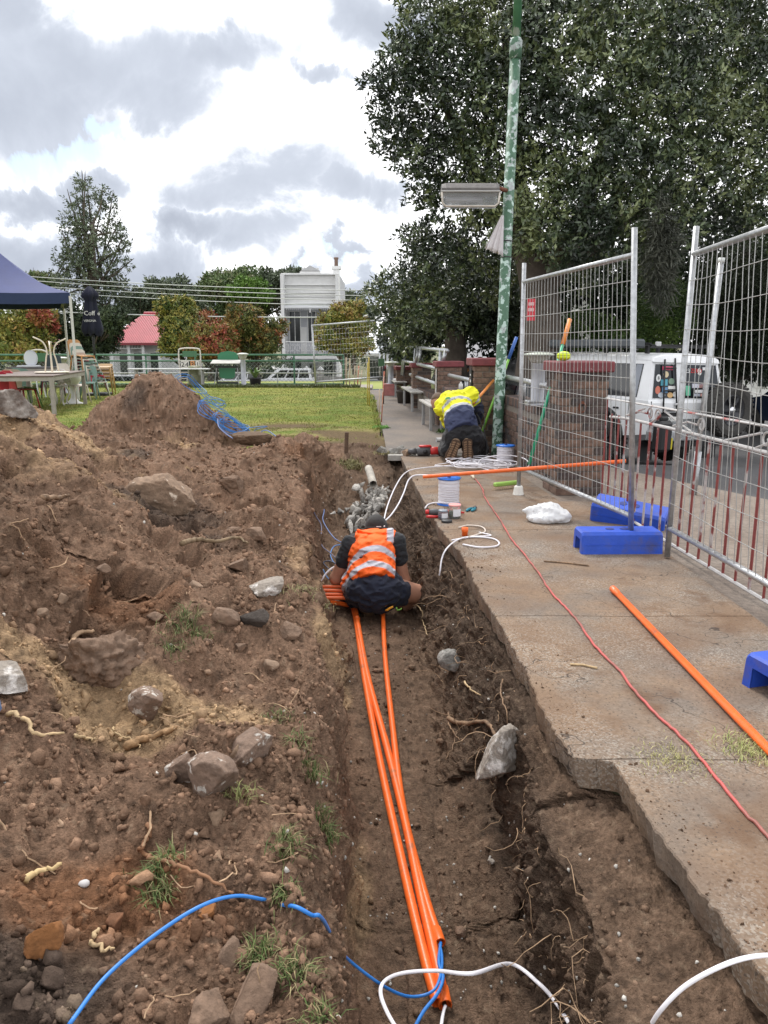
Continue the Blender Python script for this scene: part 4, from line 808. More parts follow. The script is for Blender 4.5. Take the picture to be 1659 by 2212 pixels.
# grey rubble heap in the trench behind the worker
g = np.random.default_rng(5); M_RUB = mat('rubble', (.40, .38, .35), .92, var=.35, vs=25, bump=.8, bs=50)
M_RUBS = [mat('rubble_%d' % q_, (.36 * k__, .34 * k__, .31 * k__), .92, var=.4, vs=40, bump=.9, bs=60) for q_, k__ in enumerate((.62, .85, 1.1, 1.35))]
for i in range(150):
    u = g.uniform(0, 1); cx_ = 765 + u * 55 + g.normal(0, 16 * (1 - .3 * u)); cy_ = 1135 - u * 85 + g.normal(0, 12)
    if cx_ > 833 - (1140 - cy_) * -.12: cx_ = 828 - g.uniform(0, 20)
    s = g.uniform(.02, .062) * (1.15 - .3 * u); p = soil_px(cx_, cy_)
    rock('rubble_stone', 'grey broken concrete stone in the rubble heap behind the squatting worker', p + Vector((0, 0, s * .35 + g.uniform(0, .04))), (s * 1.35, s, s * .7), M_RUBS[i % 4], 200 + i, tuple(g.uniform(-2, 2, 3)), base=(IV1, IF1), rough=.0, cuts=9, jag=.0, cutd=(.12, .5), cat='stone', group='grey stones of the rubble heap')
rock('rubble_stone', 'largest pale stone at the front of the grey rubble heap', soil_px(772, 1135) + Vector((0, 0, .03)), (.10, .075, .065), M_RUBS[3], 331, cutd=(.25, .6), cat='stone'); 
# lime patch slope behind is grey mortar spill
rock('mortar_spill', 'grey hardened mortar spill behind the rubble heap', soil_px(818, 1075) + Vector((.04, 0, -.02)), (.13, .42, .05), M_RUB, 333, (R(16), 0, .06), rough=.4, cuts=6, cat='mortar')
def root(label, pxs, r, m=None, name='root', up=.012, n=7):
    pts = [soil_px(a, b) + Vector((0, 0, up)) for a, b in pxs]; rs = np.interp(np.linspace(0, 1, (len(pts) - 1) * 6 + 1), [0, 1], [r, r * .45])
    q = spline(pts, 6, .003); return tag(MB().tube(q, list(rs), n).build(name, m or M_ROOT, None, True), label, 'root' if name == 'root' else 'branch')
M_ROOT = mat('root', (.27, .17, .10), .85, col2=(.16, .1, .06), mask=(12, .45, .6, 5), var=.3, vs=40, bump=.6)
M_PALE = mat('root_pale', (.5, .36, .2), .8, var=.25, vs=30, bump=.4)
root('thick knobbly root crossing the right trench slope above the concrete lump', [(968, 1560), (990, 1572), (1030, 1570), (1052, 1578), (1075, 1610), (1095, 1640)], .013, up=.03)
root('thin forked root left of the knobbly root', [(965, 1540), (968, 1575), (985, 1600), (1000, 1605)], .005, up=.015); root('thin root hanging below the fork on the trench slope', [(982, 1590), (975, 1620), (958, 1640)], .004, up=.012)
root('long reddish root lying over the grass tuft at the lower left', [(318, 1785), (325, 1810), (300, 1840), (310, 1850), (345, 1865), (400, 1880), (450, 1905), (505, 1935)], .0075, mat('root_red', (.24, .12, .06), .8, var=.3))
root('pale curved root left of the sandy soil', [(20, 1545), (55, 1565), (80, 1590), (140, 1595)], .0085, M_PALE); root('short pale root end beside the curved root', [(160, 1600), (190, 1598), (218, 1593)], .007, M_PALE)
root('thick bark covered stick lying on the sandy soil', [(270, 1615), (310, 1605), (345, 1592), (375, 1580)], .016, mat('bark_stick', (.33, .2, .1), .85, var=.4, vs=40, bump=.8), 'stick')
root('thin crossing twig at the end of the bark stick', [(242, 1572), (250, 1590), (280, 1600), (300, 1618)], .005, M_PALE, 'stick'); root('cut branch stub sticking out of the spoil slope', [(155, 1415), (175, 1393), (200, 1380)], .015, mat('cut_branch', (.42, .28, .17), .8, var=.3), 'stick', .04)
root('pale splinter of wood at the lower left', [(60, 1905), (90, 1885), (130, 1872)], .010, mat('splinter', (.55, .4, .2), .8), 'stick'); root('short pale twig near the ochre lump', [(195, 2045), (225, 2058), (245, 2052)], .006, M_PALE, 'stick'); root('short pale twig standing by the ochre lump', [(205, 2030), (215, 2010)], .006, M_PALE, 'stick')
root('branch with a broken end lying on the dark spoil', [(395, 1182), (430, 1172), (470, 1175), (510, 1170), (530, 1182)], .016, mat('bark_dark', (.2, .14, .08), .9, var=.4, bump=.7), 'stick', .03); root('thin root on the spoil below the crest', [(95, 1085), (130, 1078), (155, 1072)], .015, M_ROOT)
root('twisted pale root hanging beside the worker\'s knee', [(895, 1310), (905, 1325), (912, 1350), (918, 1375)], .006, M_PALE, up=.02); root('straight vertical root on the right trench wall', [(1083, 1480), (1078, 1510), (1092, 1545), (1092, 1590)], .0045, M_ROOT, up=.02)
root('broken pale stick on the right trench slope', [(1000, 1480), (1015, 1492), (1035, 1502)], .006, M_PALE, 'stick')
for i, (a, b, l) in enumerate((((1175, 1212), (1272, 1222), 'thin dry twig on the path below the blue block'), ((1232, 1435), (1290, 1443), 'forked straw on the path near the red cord'))):
    q0, q1 = G(*a, .006), G(*b, .006); tag(MB().tube([q0, (q0 + q1) / 2 + Vector((0, .015, 0)), q1], .005, 6).build('twig', M_ROOT if i == 0 else M_PALE, None, True), l, 'twig')
def tuft(label, px_, py_, rad, n, h, cols=((.07, .11, .03), (.11, .14, .045), (.24, .2, .1)), name='grass_tuft', on=None, lean=1.7):
    n = int(n * 1.1); h *= .62; rad *= .85
    c = on if on is not None else soil_px(px_, py_); q = RNG.normal(0, rad * .5, (n, 3)) + np.array(c)
    for i in range(n): q[i, 2] = (soil_at(q[i, 0], q[i, 1]) if on is None else c.z) - .003
    if on is None: q[:, 2] = np.clip(q[:, 2], c.z - rad, c.z + rad)
    cc = np.array(cols)[RNG.integers(0, len(cols), n)] * RNG.uniform(.7, 1.3, (n, 1)); v, f, c3 = blades(q, RNG.uniform(.4, 1.0, n) * h, cc, lean, .0013 * max(1, c.y / 3.0))
    return tag(nmesh(name, v, f, M_GRASS, None, False, True, c3), label, 'grass', kind='stuff')
tuft('green grass tuft on the middle of the spoil', 405, 1345, .10, 260, .10); tuft('small grass tuft below the middle tuft', 375, 1400, .06, 110, .08); tuft('grass clump hanging under the reddish root', 335, 1880, .05, 200, .08); tuft('lower grass clump by the orange clay crumb', 345, 1935, .04, 130, .07)
tuft('grass growing on the left trench lip at mid picture', 668, 1640, .07, 220, .09); tuft('grass on the left trench lip lower down', 705, 1790, .05, 220, .08); tuft('grass fringe left of the lip grass', 620, 1820, .06, 160, .08); tuft('grass clump at the bottom right of the spoil', 560, 2060, .05, 170, .07)
tuft('grass patch along the bottom of the spoil', 640, 2090, .05, 200, .07); tuft('sparse grass at the bottom of the left lip', 690, 2190, .04, 90, .06); tuft('grass tuft between the brown blocks', 520, 1720, .05, 60, .08, ((.3, .3, .12), (.2, .22, .08))); tuft('dry grass on the lip beside the conduit stubs', 655, 1275, .14, 180, .07, ((.28, .24, .12), (.2, .2, .08)))
tuft('dry grass beside the white lined stone', 610, 1545, .07, 90, .06); tuft('grass tuft at the lower trench lip edge', 620, 1925, .04, 120, .07); tuft('dried yellow grass in the path joint', 0, 0, .14, 330, .035, ((.42, .38, .18), (.34, .32, .14)), on=G(1450, 1640, .004)); tuft('yellow grass patch in the path joint at the right edge', 0, 0, .12, 420, .045, ((.40, .38, .17), (.30, .33, .12)), on=G(1620, 1618, .004))
tuft('bright green weed at the lawn corner', 0, 0, .14, 420, .12, ((.10, .27, .04), (.14, .3, .06)), on=G(822, 925, .0), name='weed'); tuft('sparse weeds at the foot of the wall behind the kneeling worker', 0, 0, .2, 300, .16, ((.08, .16, .03), (.12, .2, .05)), on=Vector((1.05, 12.6, .0)), name='weed')
tuft('dry grass clod hanging over the far trench end', 760, 1000, .18, 420, .12, ((.25, .22, .1), (.18, .17, .07))); tuft('grassy lip at the far right end of the trench', 0, 0, .18, 300, .06, ((.27, .23, .11), (.2, .18, .08)), on=Vector((.0, 10.1, .0)))
# broken clay pipe and steel peg at the far trench end
p0, p1 = A(796, 1012, 8.9), A(806, 1046, 8.4); pipe('drain_pipe', 'broken grey pipe sticking out of the far trench end', [p0, (p0 + p1) / 2 + Vector((0, 0, .01)), p1], .045, mat('old_pipe', (.40, .37, .32), .85, var=.3, bump=.5), 'pipe', n=16)
tag(MB().box(A(748, 967, 10.3), (.05, .03, .42), rotm(.05, .03, .3), .004).build('steel_peg', mat('peg', (.12, .075, .05), .9, var=.4, vs=20, bump=.5)), 'rusty brown peg standing in the turf at the trench end', 'peg')
# blue handle at the left edge
p = soil_px(0, 1590); tag(MB().tube([p + Vector((-.14, -.05, -.06)), p + Vector((-.04, -.01, .06)), p + Vector((-.012, .01, .1)), p + Vector((-.004, .015, .115))], [.03, .028, .024, .008], 14).build('spade_grip', mat('handle_blue', (.10, .17, .36), .5), None, True), 'rounded blue tool handle poking in at the left edge', 'handle')
# ================================================================== TEMPORARY MESH FENCE
M_WIRE = mat('wire', (.40, .40, .39), .4, .6, var=.2, vs=15)
def mesh_panel(label, BL, BR, TL, TR, nv=30, nh=11, rb=.09, rt=.92, wav=.0, group='mesh fence panels', r=.0195, foot=False, post_over=1.0):
    """four post ends; every wire is its own part"""
    BL, BR, TL, TR = map(Vector, (BL, BR, TL, TR)); t = thing('mesh_fence_panel', label, 'fence panel', BL, 0, group)
    for a, b in ((BL, TL), (BR, TR)): MB().tube([a, b], r, 12).build('post', M_GAL, t, True)
    Lp = lambda s: BL.lerp(TL, s); Rp = lambda s: BR.lerp(TR, s); n = (TR - BL).cross(TL - BL).normalized()
    for s in (rb, rt): MB().tube([Lp(s), Rp(s)], r * .95, 12).build('rail', M_GAL, t, True)
    for i in range(1, nv):
        u = i / nv; ph = random.random() * 6; w = wav * (.4 + random.random())
        pts = [Lp(s).lerp(Rp(s), u) + n * .012 + (BR - BL).normalized() * w * math.sin(s * 9 + ph) * math.sin((s - rb) / (rt - rb) * math.pi) for s in np.linspace(rb, rt, 10 if wav else 2)]
        MB().tube(pts, .0023 if r < .03 else .003, 5, False).build('wire', M_WIRE, t, True)
    for i in range(1, nh):
        s = rb + (rt - rb) * i / nh; pts = [Lp(s).lerp(Rp(s), u) + n * (.017) + Vector((0, 0, wav * .5 * math.sin(u * 7 + i))) for u in np.linspace(0, 1, 8 if wav else 2)]
        MB().tube(pts, .0024, 5, False).build('wire', M_WIRE, t, True)
    return t
pA = mesh_panel('nearer upright mesh fence panel beside the brick pillar with a small red sign', (1.287, 7.24, .075), (1.712, 5.17, .06), (1.262, 7.24, 2.12), (1.595, 5.17, 2.13), 30, 11, wav=.006)
pB = mesh_panel('leaning mesh fence panel cut by the right picture edge with wavy wires', (1.9, 4.98, .01), (1.97, 2.95, .05), (2.0, 5.2, 2.14), (1.75, 2.95, 2.1), 26, 11, wav=.022)
pC = mesh_panel('tilted mesh fence panel standing at the far corner of the lawn', A(682, 829, 25.6), A(842, 817, 25.0), A(674, 702, 25.8), A(831, 690, 25.2), 24, 11, .03, .99, group='mesh fence panels', r=.03)
MB().lathe([(.055, 0), (.05, .02), (.042, .075), (.034, .085)], (1.287, 7.24, .0), 8).build('plastic_foot', mat('foot_white', (.72, .71, .66), .5), pA)
M_SIGN = mat('sign_red', (.60, .04, .06), .5); M_WPR = mat('print_white', (.8, .8, .8), .6)
q = A(1147, 669, 7.16); sg = thing('fence_sign', 'small red hire sign wired to the nearer mesh panel', 'sign', q + Vector((0, 0, -.09)))
MB().box(q, (.075, .004, .19), rotm(0, 0, -1.1 + .9)).build('plate', M_SIGN, sg)
for i, (dz_, w) in enumerate(((.05, .05), (-.0, .05), (-.055, .06))): MB().box(q + Vector((0, -.004, dz_)), (w, .002, .028 if i < 2 else .01), rotm(0, 0, -.2)).build('print', mat('print_pink', (.75, .45, .45), .6), sg)
# moulded blue feet
M_BLOCK = mat('block_blue', (.022, .085, .52), .52, col2=(.07, .08, .22), mask=(7, .52, .7, 8), var=.12, vs=14, bump=.25, bs=40)
def foot_block(label, c, rz=0.0, rot=None, L=.60, Wd=.23, Hh=.15):
    t = thing('fence_block', label, 'fence foot', c, 0, 'blue moulded fence feet'); Rm = rot or rotm(0, 0, rz); c = Vector(c); mb = MB()
    prof = [(-Wd / 2, 0), (-Wd / 2 + .012, Hh - .02), (-Wd / 2 + .03, Hh), (Wd / 2 - .03, Hh), (Wd / 2 - .012, Hh - .02), (Wd / 2, 0), (Wd / 2 - .05, 0), (Wd / 2 - .055, Hh * .62), (-Wd / 2 + .055, Hh * .62), (-Wd / 2 + .05, 0)]
    n = len(prof); xs_ = [-L / 2, -L / 2 + .012, L / 2 - .012, L / 2]; sc_ = [.93, 1, 1, .93]; V = []
    for x, s_ in zip(xs_, sc_): V += [(x, y * s_ if abs(y) > .06 else y, z * (s_ if z > .1 else 1)) for y, z in prof]
    F = []
    for i in range(3):
        for k in range(n): F.append((i * n + k, i * n + (k + 1) % n, (i + 1) * n + (k + 1) % n, (i + 1) * n + k))
    for e, o in ((0, 1), (3, -1)):
        b = e * n; fs = [(b, b + 1, b + 8, b + 9), (b + 1, b + 2, b + 3, b + 4, b + 7, b + 8), (b + 4, b + 5, b + 6, b + 7)]; F += [f[::o] for f in fs]
    mb.add([Rm @ Vector(v) + c for v in V], F); mb.build('block', M_BLOCK, t)
    mb = MB()
    for x in (-.06, .04): mb.lathe([(.03, Hh), (.03, Hh + .003), (.022, Hh + .003)], (0, 0, 0), 12, None); mb.v[-36:] = [tuple(Rm @ (Vector(v) + Vector((x, 0, 0))) + c) for v in mb.v[-36:]]
    mb.build('socket', mat('block_dark', (.01, .03, .2), .6), t); mb = MB()
    for s_ in (-1, 1): mb.box((0, 0, 0), (.001, .001, .001)); mb.v[-8:] = [tuple(Rm @ (Vector(v) * 0 + Vector((sx * L * .46, s_ * (Wd / 2 - .004 - (.003)), Hh * .42 + sz * .004)) + Vector((0, s_ * .0035 * sy, 0))) + c) for v, (sx, sy, sz) in zip(mb.v[-8:], [(a, b, d) for a in (-1, 1) for b in (-1, 1) for d in (-1, 1)])]
    mb.build('rib', M_BLOCK, t); return t
foot_block('blue fence foot carrying the nearer panel, level on the path', G(1342, 1196, .0) + Vector((0, .1, 0)), .02, L=.56)
foot_block('tilted blue fence foot behind the gate bars', (1.98, 6.05, .01), 0, rotm(R(18), R(6), -.55), L=.58)
foot_block('blue fence foot cut by the right picture edge', (1.78, 2.98, .0), .25, L=.5)
# ================================================================== RED GATE
M_GATE = mat('gate_paint', (.22, .045, .04), .6, col2=(.42, .38, .37), mask=(3.2, .54, .58, 5), var=.2, vs=30, bump=.3)
M_GATEW = mat('gate_rail', (.48, .47, .46), .55, col2=(.36, .06, .05), mask=(3.3, .58, .63, 6), var=.15, vs=20, bump=.3)
gt = thing('scroll_gate', 'low wrought gate of flaking red and white bars with scrolls along the drive', 'gate', (1.93, 6.7, 0))
gx_ = lambda y: 1.93 + (6.7 - y) * .055
def gp(y, z, lean=0): return Vector((gx_(y) + lean, y, z))
MB().tube([gp(6.72, .95), gp(3.0, .98)], .013, 6, flat=.6).build('top_rail', M_GATEW, gt); MB().tube([gp(6.6, .80), gp(6.2, .82), gp(5.3, .83), gp(3.0, .83)], .012, 8).build('scroll_rail', M_GATEW, gt); MB().tube([gp(6.72, .035), gp(3.0, .035)], .012, 6).build('bottom_rail', M_GATEW, gt)
ys_ = list(np.arange(6.7, 3.0, -.158))
for i, y in enumerate(ys_): MB().tube([gp(y, .03, random.gauss(0, .004)), gp(y, .95 if i == 0 else .83, random.gauss(0, .004))], .0085, 4 if i % 2 else 6).build('bar', M_GATE, gt)
for k, (y, sgn) in enumerate(((5.75, 1), (5.62, -1), (4.92, 1), (4.15, -1), (3.5, 1))):
    pts = [gp(y + sgn * .26 * (1 - i / 10), .835 + .02 + .10 * (i / 10)) for i in range(4)] if False else []
    for i in range(22):
        a = i * .33; rr = .052 * (1 - i / 30); pts.append(gp(y + sgn * rr * math.cos(a), .895 + rr * math.sin(a)))
    pts = [gp(y + sgn * .42, .85), gp(y + sgn * .2, .90)] + pts if k % 2 == 0 else [gp(y - sgn * .1, .84)] + pts
    MB().tube(pts, .007, 6).build('scroll', M_GATE if k < 2 else M_GATEW, gt, True)
for a, b in (((6.25, .84), (5.85, .93)), ((5.5, .94), (5.05, .84)), ((4.6, .84), (4.2, .93))): MB().tube([gp(*a), gp(*b)], .007, 6).build('brace', M_GATEW, gt)
# galvanised prop with a base plate beyond the gate
b0, b1 = Vector((3.14, 7.68, -.12)), Vector((3.31, 7.9, 2.22)); pr = thing('steel_prop', 'leaning galvanised steel prop with a square base plate on the drive', 'prop', b0)
MB().tube([b0, b1], .028, 14).build('tube', M_GAL, pr, True); MB().tube([b0.lerp(b1, .0), b0.lerp(b1, .2)], .036, 14).build('outer_tube', M_GAL, pr, True); MB().box(b0 + Vector((0, 0, .004)), (.15, .15, .008)).build('base_plate', M_GATEW, pr); MB().tube([b0.lerp(b1, .985), b1 + Vector((0, 0, .012))], .033, 14).build('cap', mat('cap_pale', (.6, .62, .6), .5), pr, True)
# ================================================================== POLE
def pole_mat():
    m = mat('peeling_green', (.065, .145, .088), .55, col2=(.33, .37, .36), mask=(7.5, .53, .55, 8), var=.2, vs=30, bump=.5, bs=14)
    t = m.node_tree; N = t.nodes.new; L = t.links.new; b = t.nodes['Principled BSDF']; src = b.inputs['Base Color'].links[0].from_socket
    c = N('ShaderNodeTexCoord').outputs['Object']; n = N('ShaderNodeTexNoise'); n.inputs['Scale'].default_value = 15; n.inputs['Detail'].default_value = 7; L(c, n.inputs['Vector'])
    sp = N('ShaderNodeSeparateXYZ'); L(c, sp.inputs[0]); ad = N('ShaderNodeMath'); ad.operation = 'MULTIPLY_ADD'; L(sp.outputs[2], ad.inputs[0]); ad.inputs[1].default_value = -.022; L(n.outputs['Fac'], ad.inputs[2])
    r = N('ShaderNodeMapRange'); r.inputs[1].default_value = .505; r.inputs[2].default_value = .53; L(ad.outputs[0], r.inputs[0])
    x = N('ShaderNodeMix'); x.data_type = 'RGBA'; L(r.outputs[0], x.inputs[0]); L(src, x.inputs[6]); x.inputs[7].default_value = (.42, .55, .49, 1); L(x.outputs[2], b.inputs['Base Color']); return m
M_POLE = pole_mat(); pb = Vector((1.475, 10.0, -.02)); pt_ = A(1119, 0, 10.1); top = pb.lerp(pt_, 1.15)
pl = thing('light_pole', 'tall green steel pole with peeling paint beside the kneeling worker', 'pole', pb); ax = (top - pb).normalized(); at_ = lambda z: pb + ax * ((z - pb.z) / ax.z)
zc_ = A(1112, 120, 10.05).z
MB().tube([at_(-.02), at_(.15), at_(zc_)], [.073, .069, .064], 20).build('lower_shaft', M_POLE, pl, True); MB().tube([at_(zc_ - .03), at_(zc_ + .17), at_(zc_ + .2)], [.076, .075, .055], 20).build('collar', M_POLE, pl, True); MB().tube([at_(zc_ + .15), at_(zc_ + 2.4)], .051, 18).build('upper_shaft', mat('green_paint', (.05, .16, .075), .5, col2=(.3, .36, .3), mask=(5, .58, .62, 7), var=.2), pl, True)
# floodlight on a short arm: part of the pole
la, lb = A(953, 414, 9.85), A(1075, 416, 9.9); zt_ = la.z; cx0, cx1 = la.x, lb.x; yl = 9.85; Lx = (cx0 + cx1) / 2; LW = cx1 - cx0
hs = MB(); sec = [(-.13, -.015), (-.13, .02), (-.06, .085), (.06, .085), (.13, .02), (.13, -.015)]; V = []
for x, s_ in ((cx0, .86), (cx0 + .05, 1), (cx1 - .03, 1), (cx1, .9)): V += [(x, yl + y * s_, zt_ + z * (s_ if z > .05 else 1)) for y, z in sec]
F = [tuple(range(6)), tuple(range(18, 24))[::-1]] + [(i * 6 + k, (i + 1) * 6 + k, (i + 1) * 6 + (k + 1) % 6, i * 6 + (k + 1) % 6) for i in range(3) for k in range(6)]
hs.add(V, F).build('lamp_housing', mat('lamp_grey', (.12, .11, .105), .6, var=.3, vs=15, bump=.3), pl)
MB().box((Lx, yl, zt_ - .02), (LW + .02, .29, .018), None, .006).build('lamp_rim', mat('lamp_rim', (.4, .39, .37), .5, .3), pl)
lens = MB(); V = [(x, yl + y, zt_ - .03 + z) for x in (cx0 + .02, cx1 - .02) for y, z in ((-.125, 0), (-.105, -.145), (.105, -.145), (.125, 0))]; lens.add(V, [(0, 1, 5, 4), (1, 2, 6, 5), (2, 3, 7, 6), (0, 3, 2, 1), (4, 5, 6, 7)]).build('lens', mat('lamp_lens', (.6, .62, .66), .15, trans=.6, alpha=.6, var=.2, vs=6), pl)
rim = MB(); rim.tube([(cx0 + .0, yl - .13, zt_ - .03), (cx0 + .01, yl - .125, zt_ - .15), (cx0 + .05, yl - .11, zt_ - .182), (cx1 - .05, yl - .11, zt_ - .182), (cx1 - .01, yl - .125, zt_ - .15), (cx1, yl - .13, zt_ - .03)], .012, 8).build('lens_frame', mat('frame_cream', (.55, .5, .44), .6, var=.2), pl, True)
MB().tube([(cx0 + .06, yl, zt_ - .09), (cx0 + .5, yl, zt_ - .09)], .035, 12).build('lamp_tube', mat('tube_white', (.7, .7, .72), .4), pl, True)
MB().tube([Vector((cx1 - .02, yl, zt_ + .04)), at_(zt_ + .045)], .025, 10).build('arm', mat('rust', (.16, .055, .03), .85, var=.4, vs=30, bump=.5), pl, True)
for py_ in (522, 557): c_ = at_(A(1085, py_ - 2, 10.0).z); MB().tube([c_ - ax * .006, c_ + ax * .006], .070, 20).build('strap', M_BLK, pl, True)
# rag tied to the pole
r0 = A(1082, 490, 9.95); V = []; n_ = 14
for j in range(9):
    t_ = j / 8
    for i in range(n_):
        u = i / (n_ - 1); w = .03 + .20 * t_; V.append((at_(r0.z).x - .066 - w * (1 - u) + .012 * math.sin(u * 19 + 1) * t_, 9.96 + .03 * math.sin(u * 21) * t_ - .02, r0.z + .13 - t_ * (.47 - .09 * (1 - u)) + .012 * math.sin(u * 30) * t_))
ii = np.arange(9 * n_).reshape(9, n_); F = np.stack([ii[:-1, :-1], ii[:-1, 1:], ii[1:, 1:], ii[1:, :-1]], -1).reshape(-1, 4)
rg = tag(nmesh('rag', V, F, mat('rag_cloth', (.66, .63, .64), .9, var=.08, vs=30, bump=.3), None, True), 'pale rag strapped to the green pole below the lamp', 'rag'); md = rg.modifiers.new('thick', 'SOLIDIFY'); md.thickness = .004
# ================================================================== BRICK PILLARS AND WALL
M_BRK = mat('brick', (.115, .07, .055), .9, col2=(.18, .115, .085), mask=(3.5, .42, .6, 4), var=.3, vs=22, bump=.7, bs=50)
M_BRKD = mat('brick_dark', (.05, .042, .042), .85, col2=(.085, .062, .055), mask=(4, .45, .6, 4), var=.3, vs=22, bump=.6, bs=50)
M_MORT = mat('mortar', (.20, .175, .15), .95, var=.25, vs=30, bump=.6, bs=60)
M_CAP = mat('cap_red', (.17, .035, .04), .6, col2=(.42, .28, .27), mask=(14, .66, .70, 6), var=.2, vs=15, bump=.3)
WANG = math.atan(.075)
def mesh_of(mb, name, m):
    me = bpy.data.meshes.new(name); me.from_pydata([tuple(v) for v in mb.v], [], mb.f); me.materials.append(m); return me
BL_, BH_, BD_ = .215, .066, .10
BRM = [mesh_of(MB().box((0, 0, 0), (BL_, BD_, BH_), None, .004), 'brick', m) for m in (M_BRK, M_BRKD)]; BRH = [mesh_of(MB().box((0, 0, 0), (BD_, BD_, BH_), None, .004), 'brick_half', m) for m in (M_BRK, M_BRKD)]
def brick(parent, me, loc, rz):
    o = bpy.data.objects.new('brick', me); put(o, parent); o.location = Vector(loc) + Vector((random.gauss(0, .0015), random.gauss(0, .0015), 0)); o.rotation_euler = (0, 0, rz + random.gauss(0, .008)); return o
def pillar(label, x, y, z0, z1, w, detail=True, dark=.3):
    """square brick pier; local frame turned along the wall"""
    t = thing('brick_pillar', label, 'pillar', (x, y, z0), WANG, 'brick pillars along the street wall'); Hh = z1 - z0; ch = .10
    MB().box((0, 0, (Hh - ch) / 2), (w - .024, w - .024, Hh - ch)).build('mortar_core', M_MORT, t, False, False)
    cp = MB().box((0, 0, Hh - ch / 2), (w + .075, w + .075, ch), None, .012).build('cap', M_CAP, t, False, False)
    n = int((Hh - ch) / .076)
    for k in range(n):
        z = .038 + k * (Hh - ch) / n; off = (k % 2)
        for f in range(4):
            a = f * math.pi / 2; ca, sa = math.cos(a), math.sin(a)
            ds = ((-w / 4 + .0, 0), (w / 4, 0)) if not off else ((0, 0), (-w / 2 + .05, 1), (w / 2 - .05, 1))
            for u, hf in ds:
                if f == 1 and not detail or f == 2 and not detail: continue
                ly = -w / 2 + BD_ / 2; X, Y = u * ca - ly * sa, u * sa + ly * ca; dk = 1 if random.random() < dark else 0
                if hf and abs(u) > w / 2 - .06 and f % 2: continue
                b = brick(t, (BRH if hf else BRM)[dk], (X, Y, z), a)
                if not hf: b.scale = ((w / 2 - .012) / BL_, 1, 1) if not off else ((w - .2 - .024) / BL_, 1, 1)
    return t
PIL = [(7.5, 1.86, -.02, 1.25, .46, 'nearest brick pillar with a dark red cap beside the mesh fence'), (10.45, 1.37, -.02, 1.23, .40, 'brick pillar with a meter label behind the green pole'), (13.9, 1.14, -.05, 1.12, .42, 'brick pillar with a dark red cap right behind the kneeling worker'),
       (17.7, .84, -.1, 1.0, .42, 'brick pillar beside the nearer slatted bench'), (21.5, .54, -.15, .83, .42, 'brick pillar beside the further slatted bench'), (25.2, .2, -.2, .74, .42, 'furthest brick pillar at the end of the path')]
PT = [pillar(l, x, y, a, b, w, i < 3, .45 if i == 0 else .2) for i, (y, x, a, b, w, l) in enumerate(PIL)]
def brick_wall(label, x0, y0, x1, y1, z0, h, th=.23, real=True):
    d = Vector((x1 - x0, y1 - y0, 0)); L = d.length; a = math.atan2(d.y, d.x); t = thing('brick_wall', label, 'wall', ((x0 + x1) / 2, (y0 + y1) / 2, z0), a, 'low brick walls between the pillars')
    MB().box((0, 0, h / 2 - .005), (L, th - .024, h - .03)).build('mortar_core', M_MORT, t, False, False); nb = int(L / .228); n = int((h - .115) / .076); st = L / nb
    for k in range(n):
        for i in range(nb):
            if not real: continue
            u = -L / 2 + st * (i + (.5 if k % 2 else .5)) + (st / 2 if k % 2 and i < nb - 1 else 0)
            if k % 2 and i == nb - 1: continue
            brick(t, BRM[random.random() < .35], (u, th / 2 - BD_ / 2, .038 + k * .076), 0)
    for i in range(int(L / .078)): b = bpy.data.objects.new('coping_brick', COP[random.random() < .4]); put(b, t); b.location = (-L / 2 + .039 + i * .078, 0, h - .052 + random.gauss(0, .002)); b.rotation_euler = (0, 0, random.gauss(0, .01))
    return t
COP = [mesh_of(MB().box((0, 0, 0), (.068, .235, .105), None, .005), 'coping_brick', m) for m in (M_BRK, M_BRKD)]
brick_wall('low dark brick wall with upright coping between the green pole and the nearest pillar', 1.83, 7.76, 1.665, 10.25, -.02, .78); brick_wall('low brick wall between the pillars behind the kneeling worker', 1.34, 10.7, 1.12, 13.65, -.05, .74)
brick_wall('low brick wall behind the nearer slatted bench', 1.1, 14.15, .86, 17.45, -.08, .55, real=False); brick_wall('low brick wall behind the further slatted bench', .82, 17.95, .56, 21.25, -.12, .42, real=False); brick_wall('low brick wall at the far end of the path', .52, 21.75, .22, 24.95, -.15, .4, real=False)
# meter label strip and small notices on pillars
m_ = thing('meter_label', 'narrow black and white label strip on the pillar behind the pole', 'label', (1.145, 10.40, .62)); MB().box((1.16, 10.40, .85), (.012, .12, .46)).build('strip', M_BLK, m_)
for i in range(5): MB().box((1.152, 10.40, .69 + i * .08), (.006, .07, .035 if i % 2 else .02)).build('print', M_WPR, m_)
tag(MB().box((.922, 13.8, .76), (.012, .12, .46), None, .003).build('notice', mat('notice', (.62, .60, .58), .6)), 'tall pale notice on the pillar behind the kneeling worker', 'notice')
# pipe rails
def rail(label, segs, r=.03, group='galvanised pipe rails on the wall'):
    t = thing('pipe_rail', label, 'rail', segs[0][1][0], 0, group)
    for nm, pts in segs: MB().tube(pts, r * (.9 if nm == 'post' else 1), 12).build(nm, M_GAL, t, True)
    return t
wx = lambda y, o=0: Vector((2.15 - .075 * y + o, y, 0))
Z = lambda v, z: Vector((v.x, v.y, z))
rail('pipe rail between the green pole pillar and the nearest pillar', [('rail', [Vector((1.6, 10.25, .99)), Vector((1.7, 7.7, .985))]), ('post', [Vector((1.65, 9.2, .76)), Vector((1.65, 9.2, .98))])], .032)
MB2 = MB().tube([Vector((1.69, 7.95, .985)), Vector((1.702, 7.66, .985))], .043, 16); tag(MB2.build('rail_sleeve', mat('bright_steel', (.6, .6, .62), .25, .9), None, True), 'bright steel sleeve on the rail end at the nearest pillar', 'fitting')
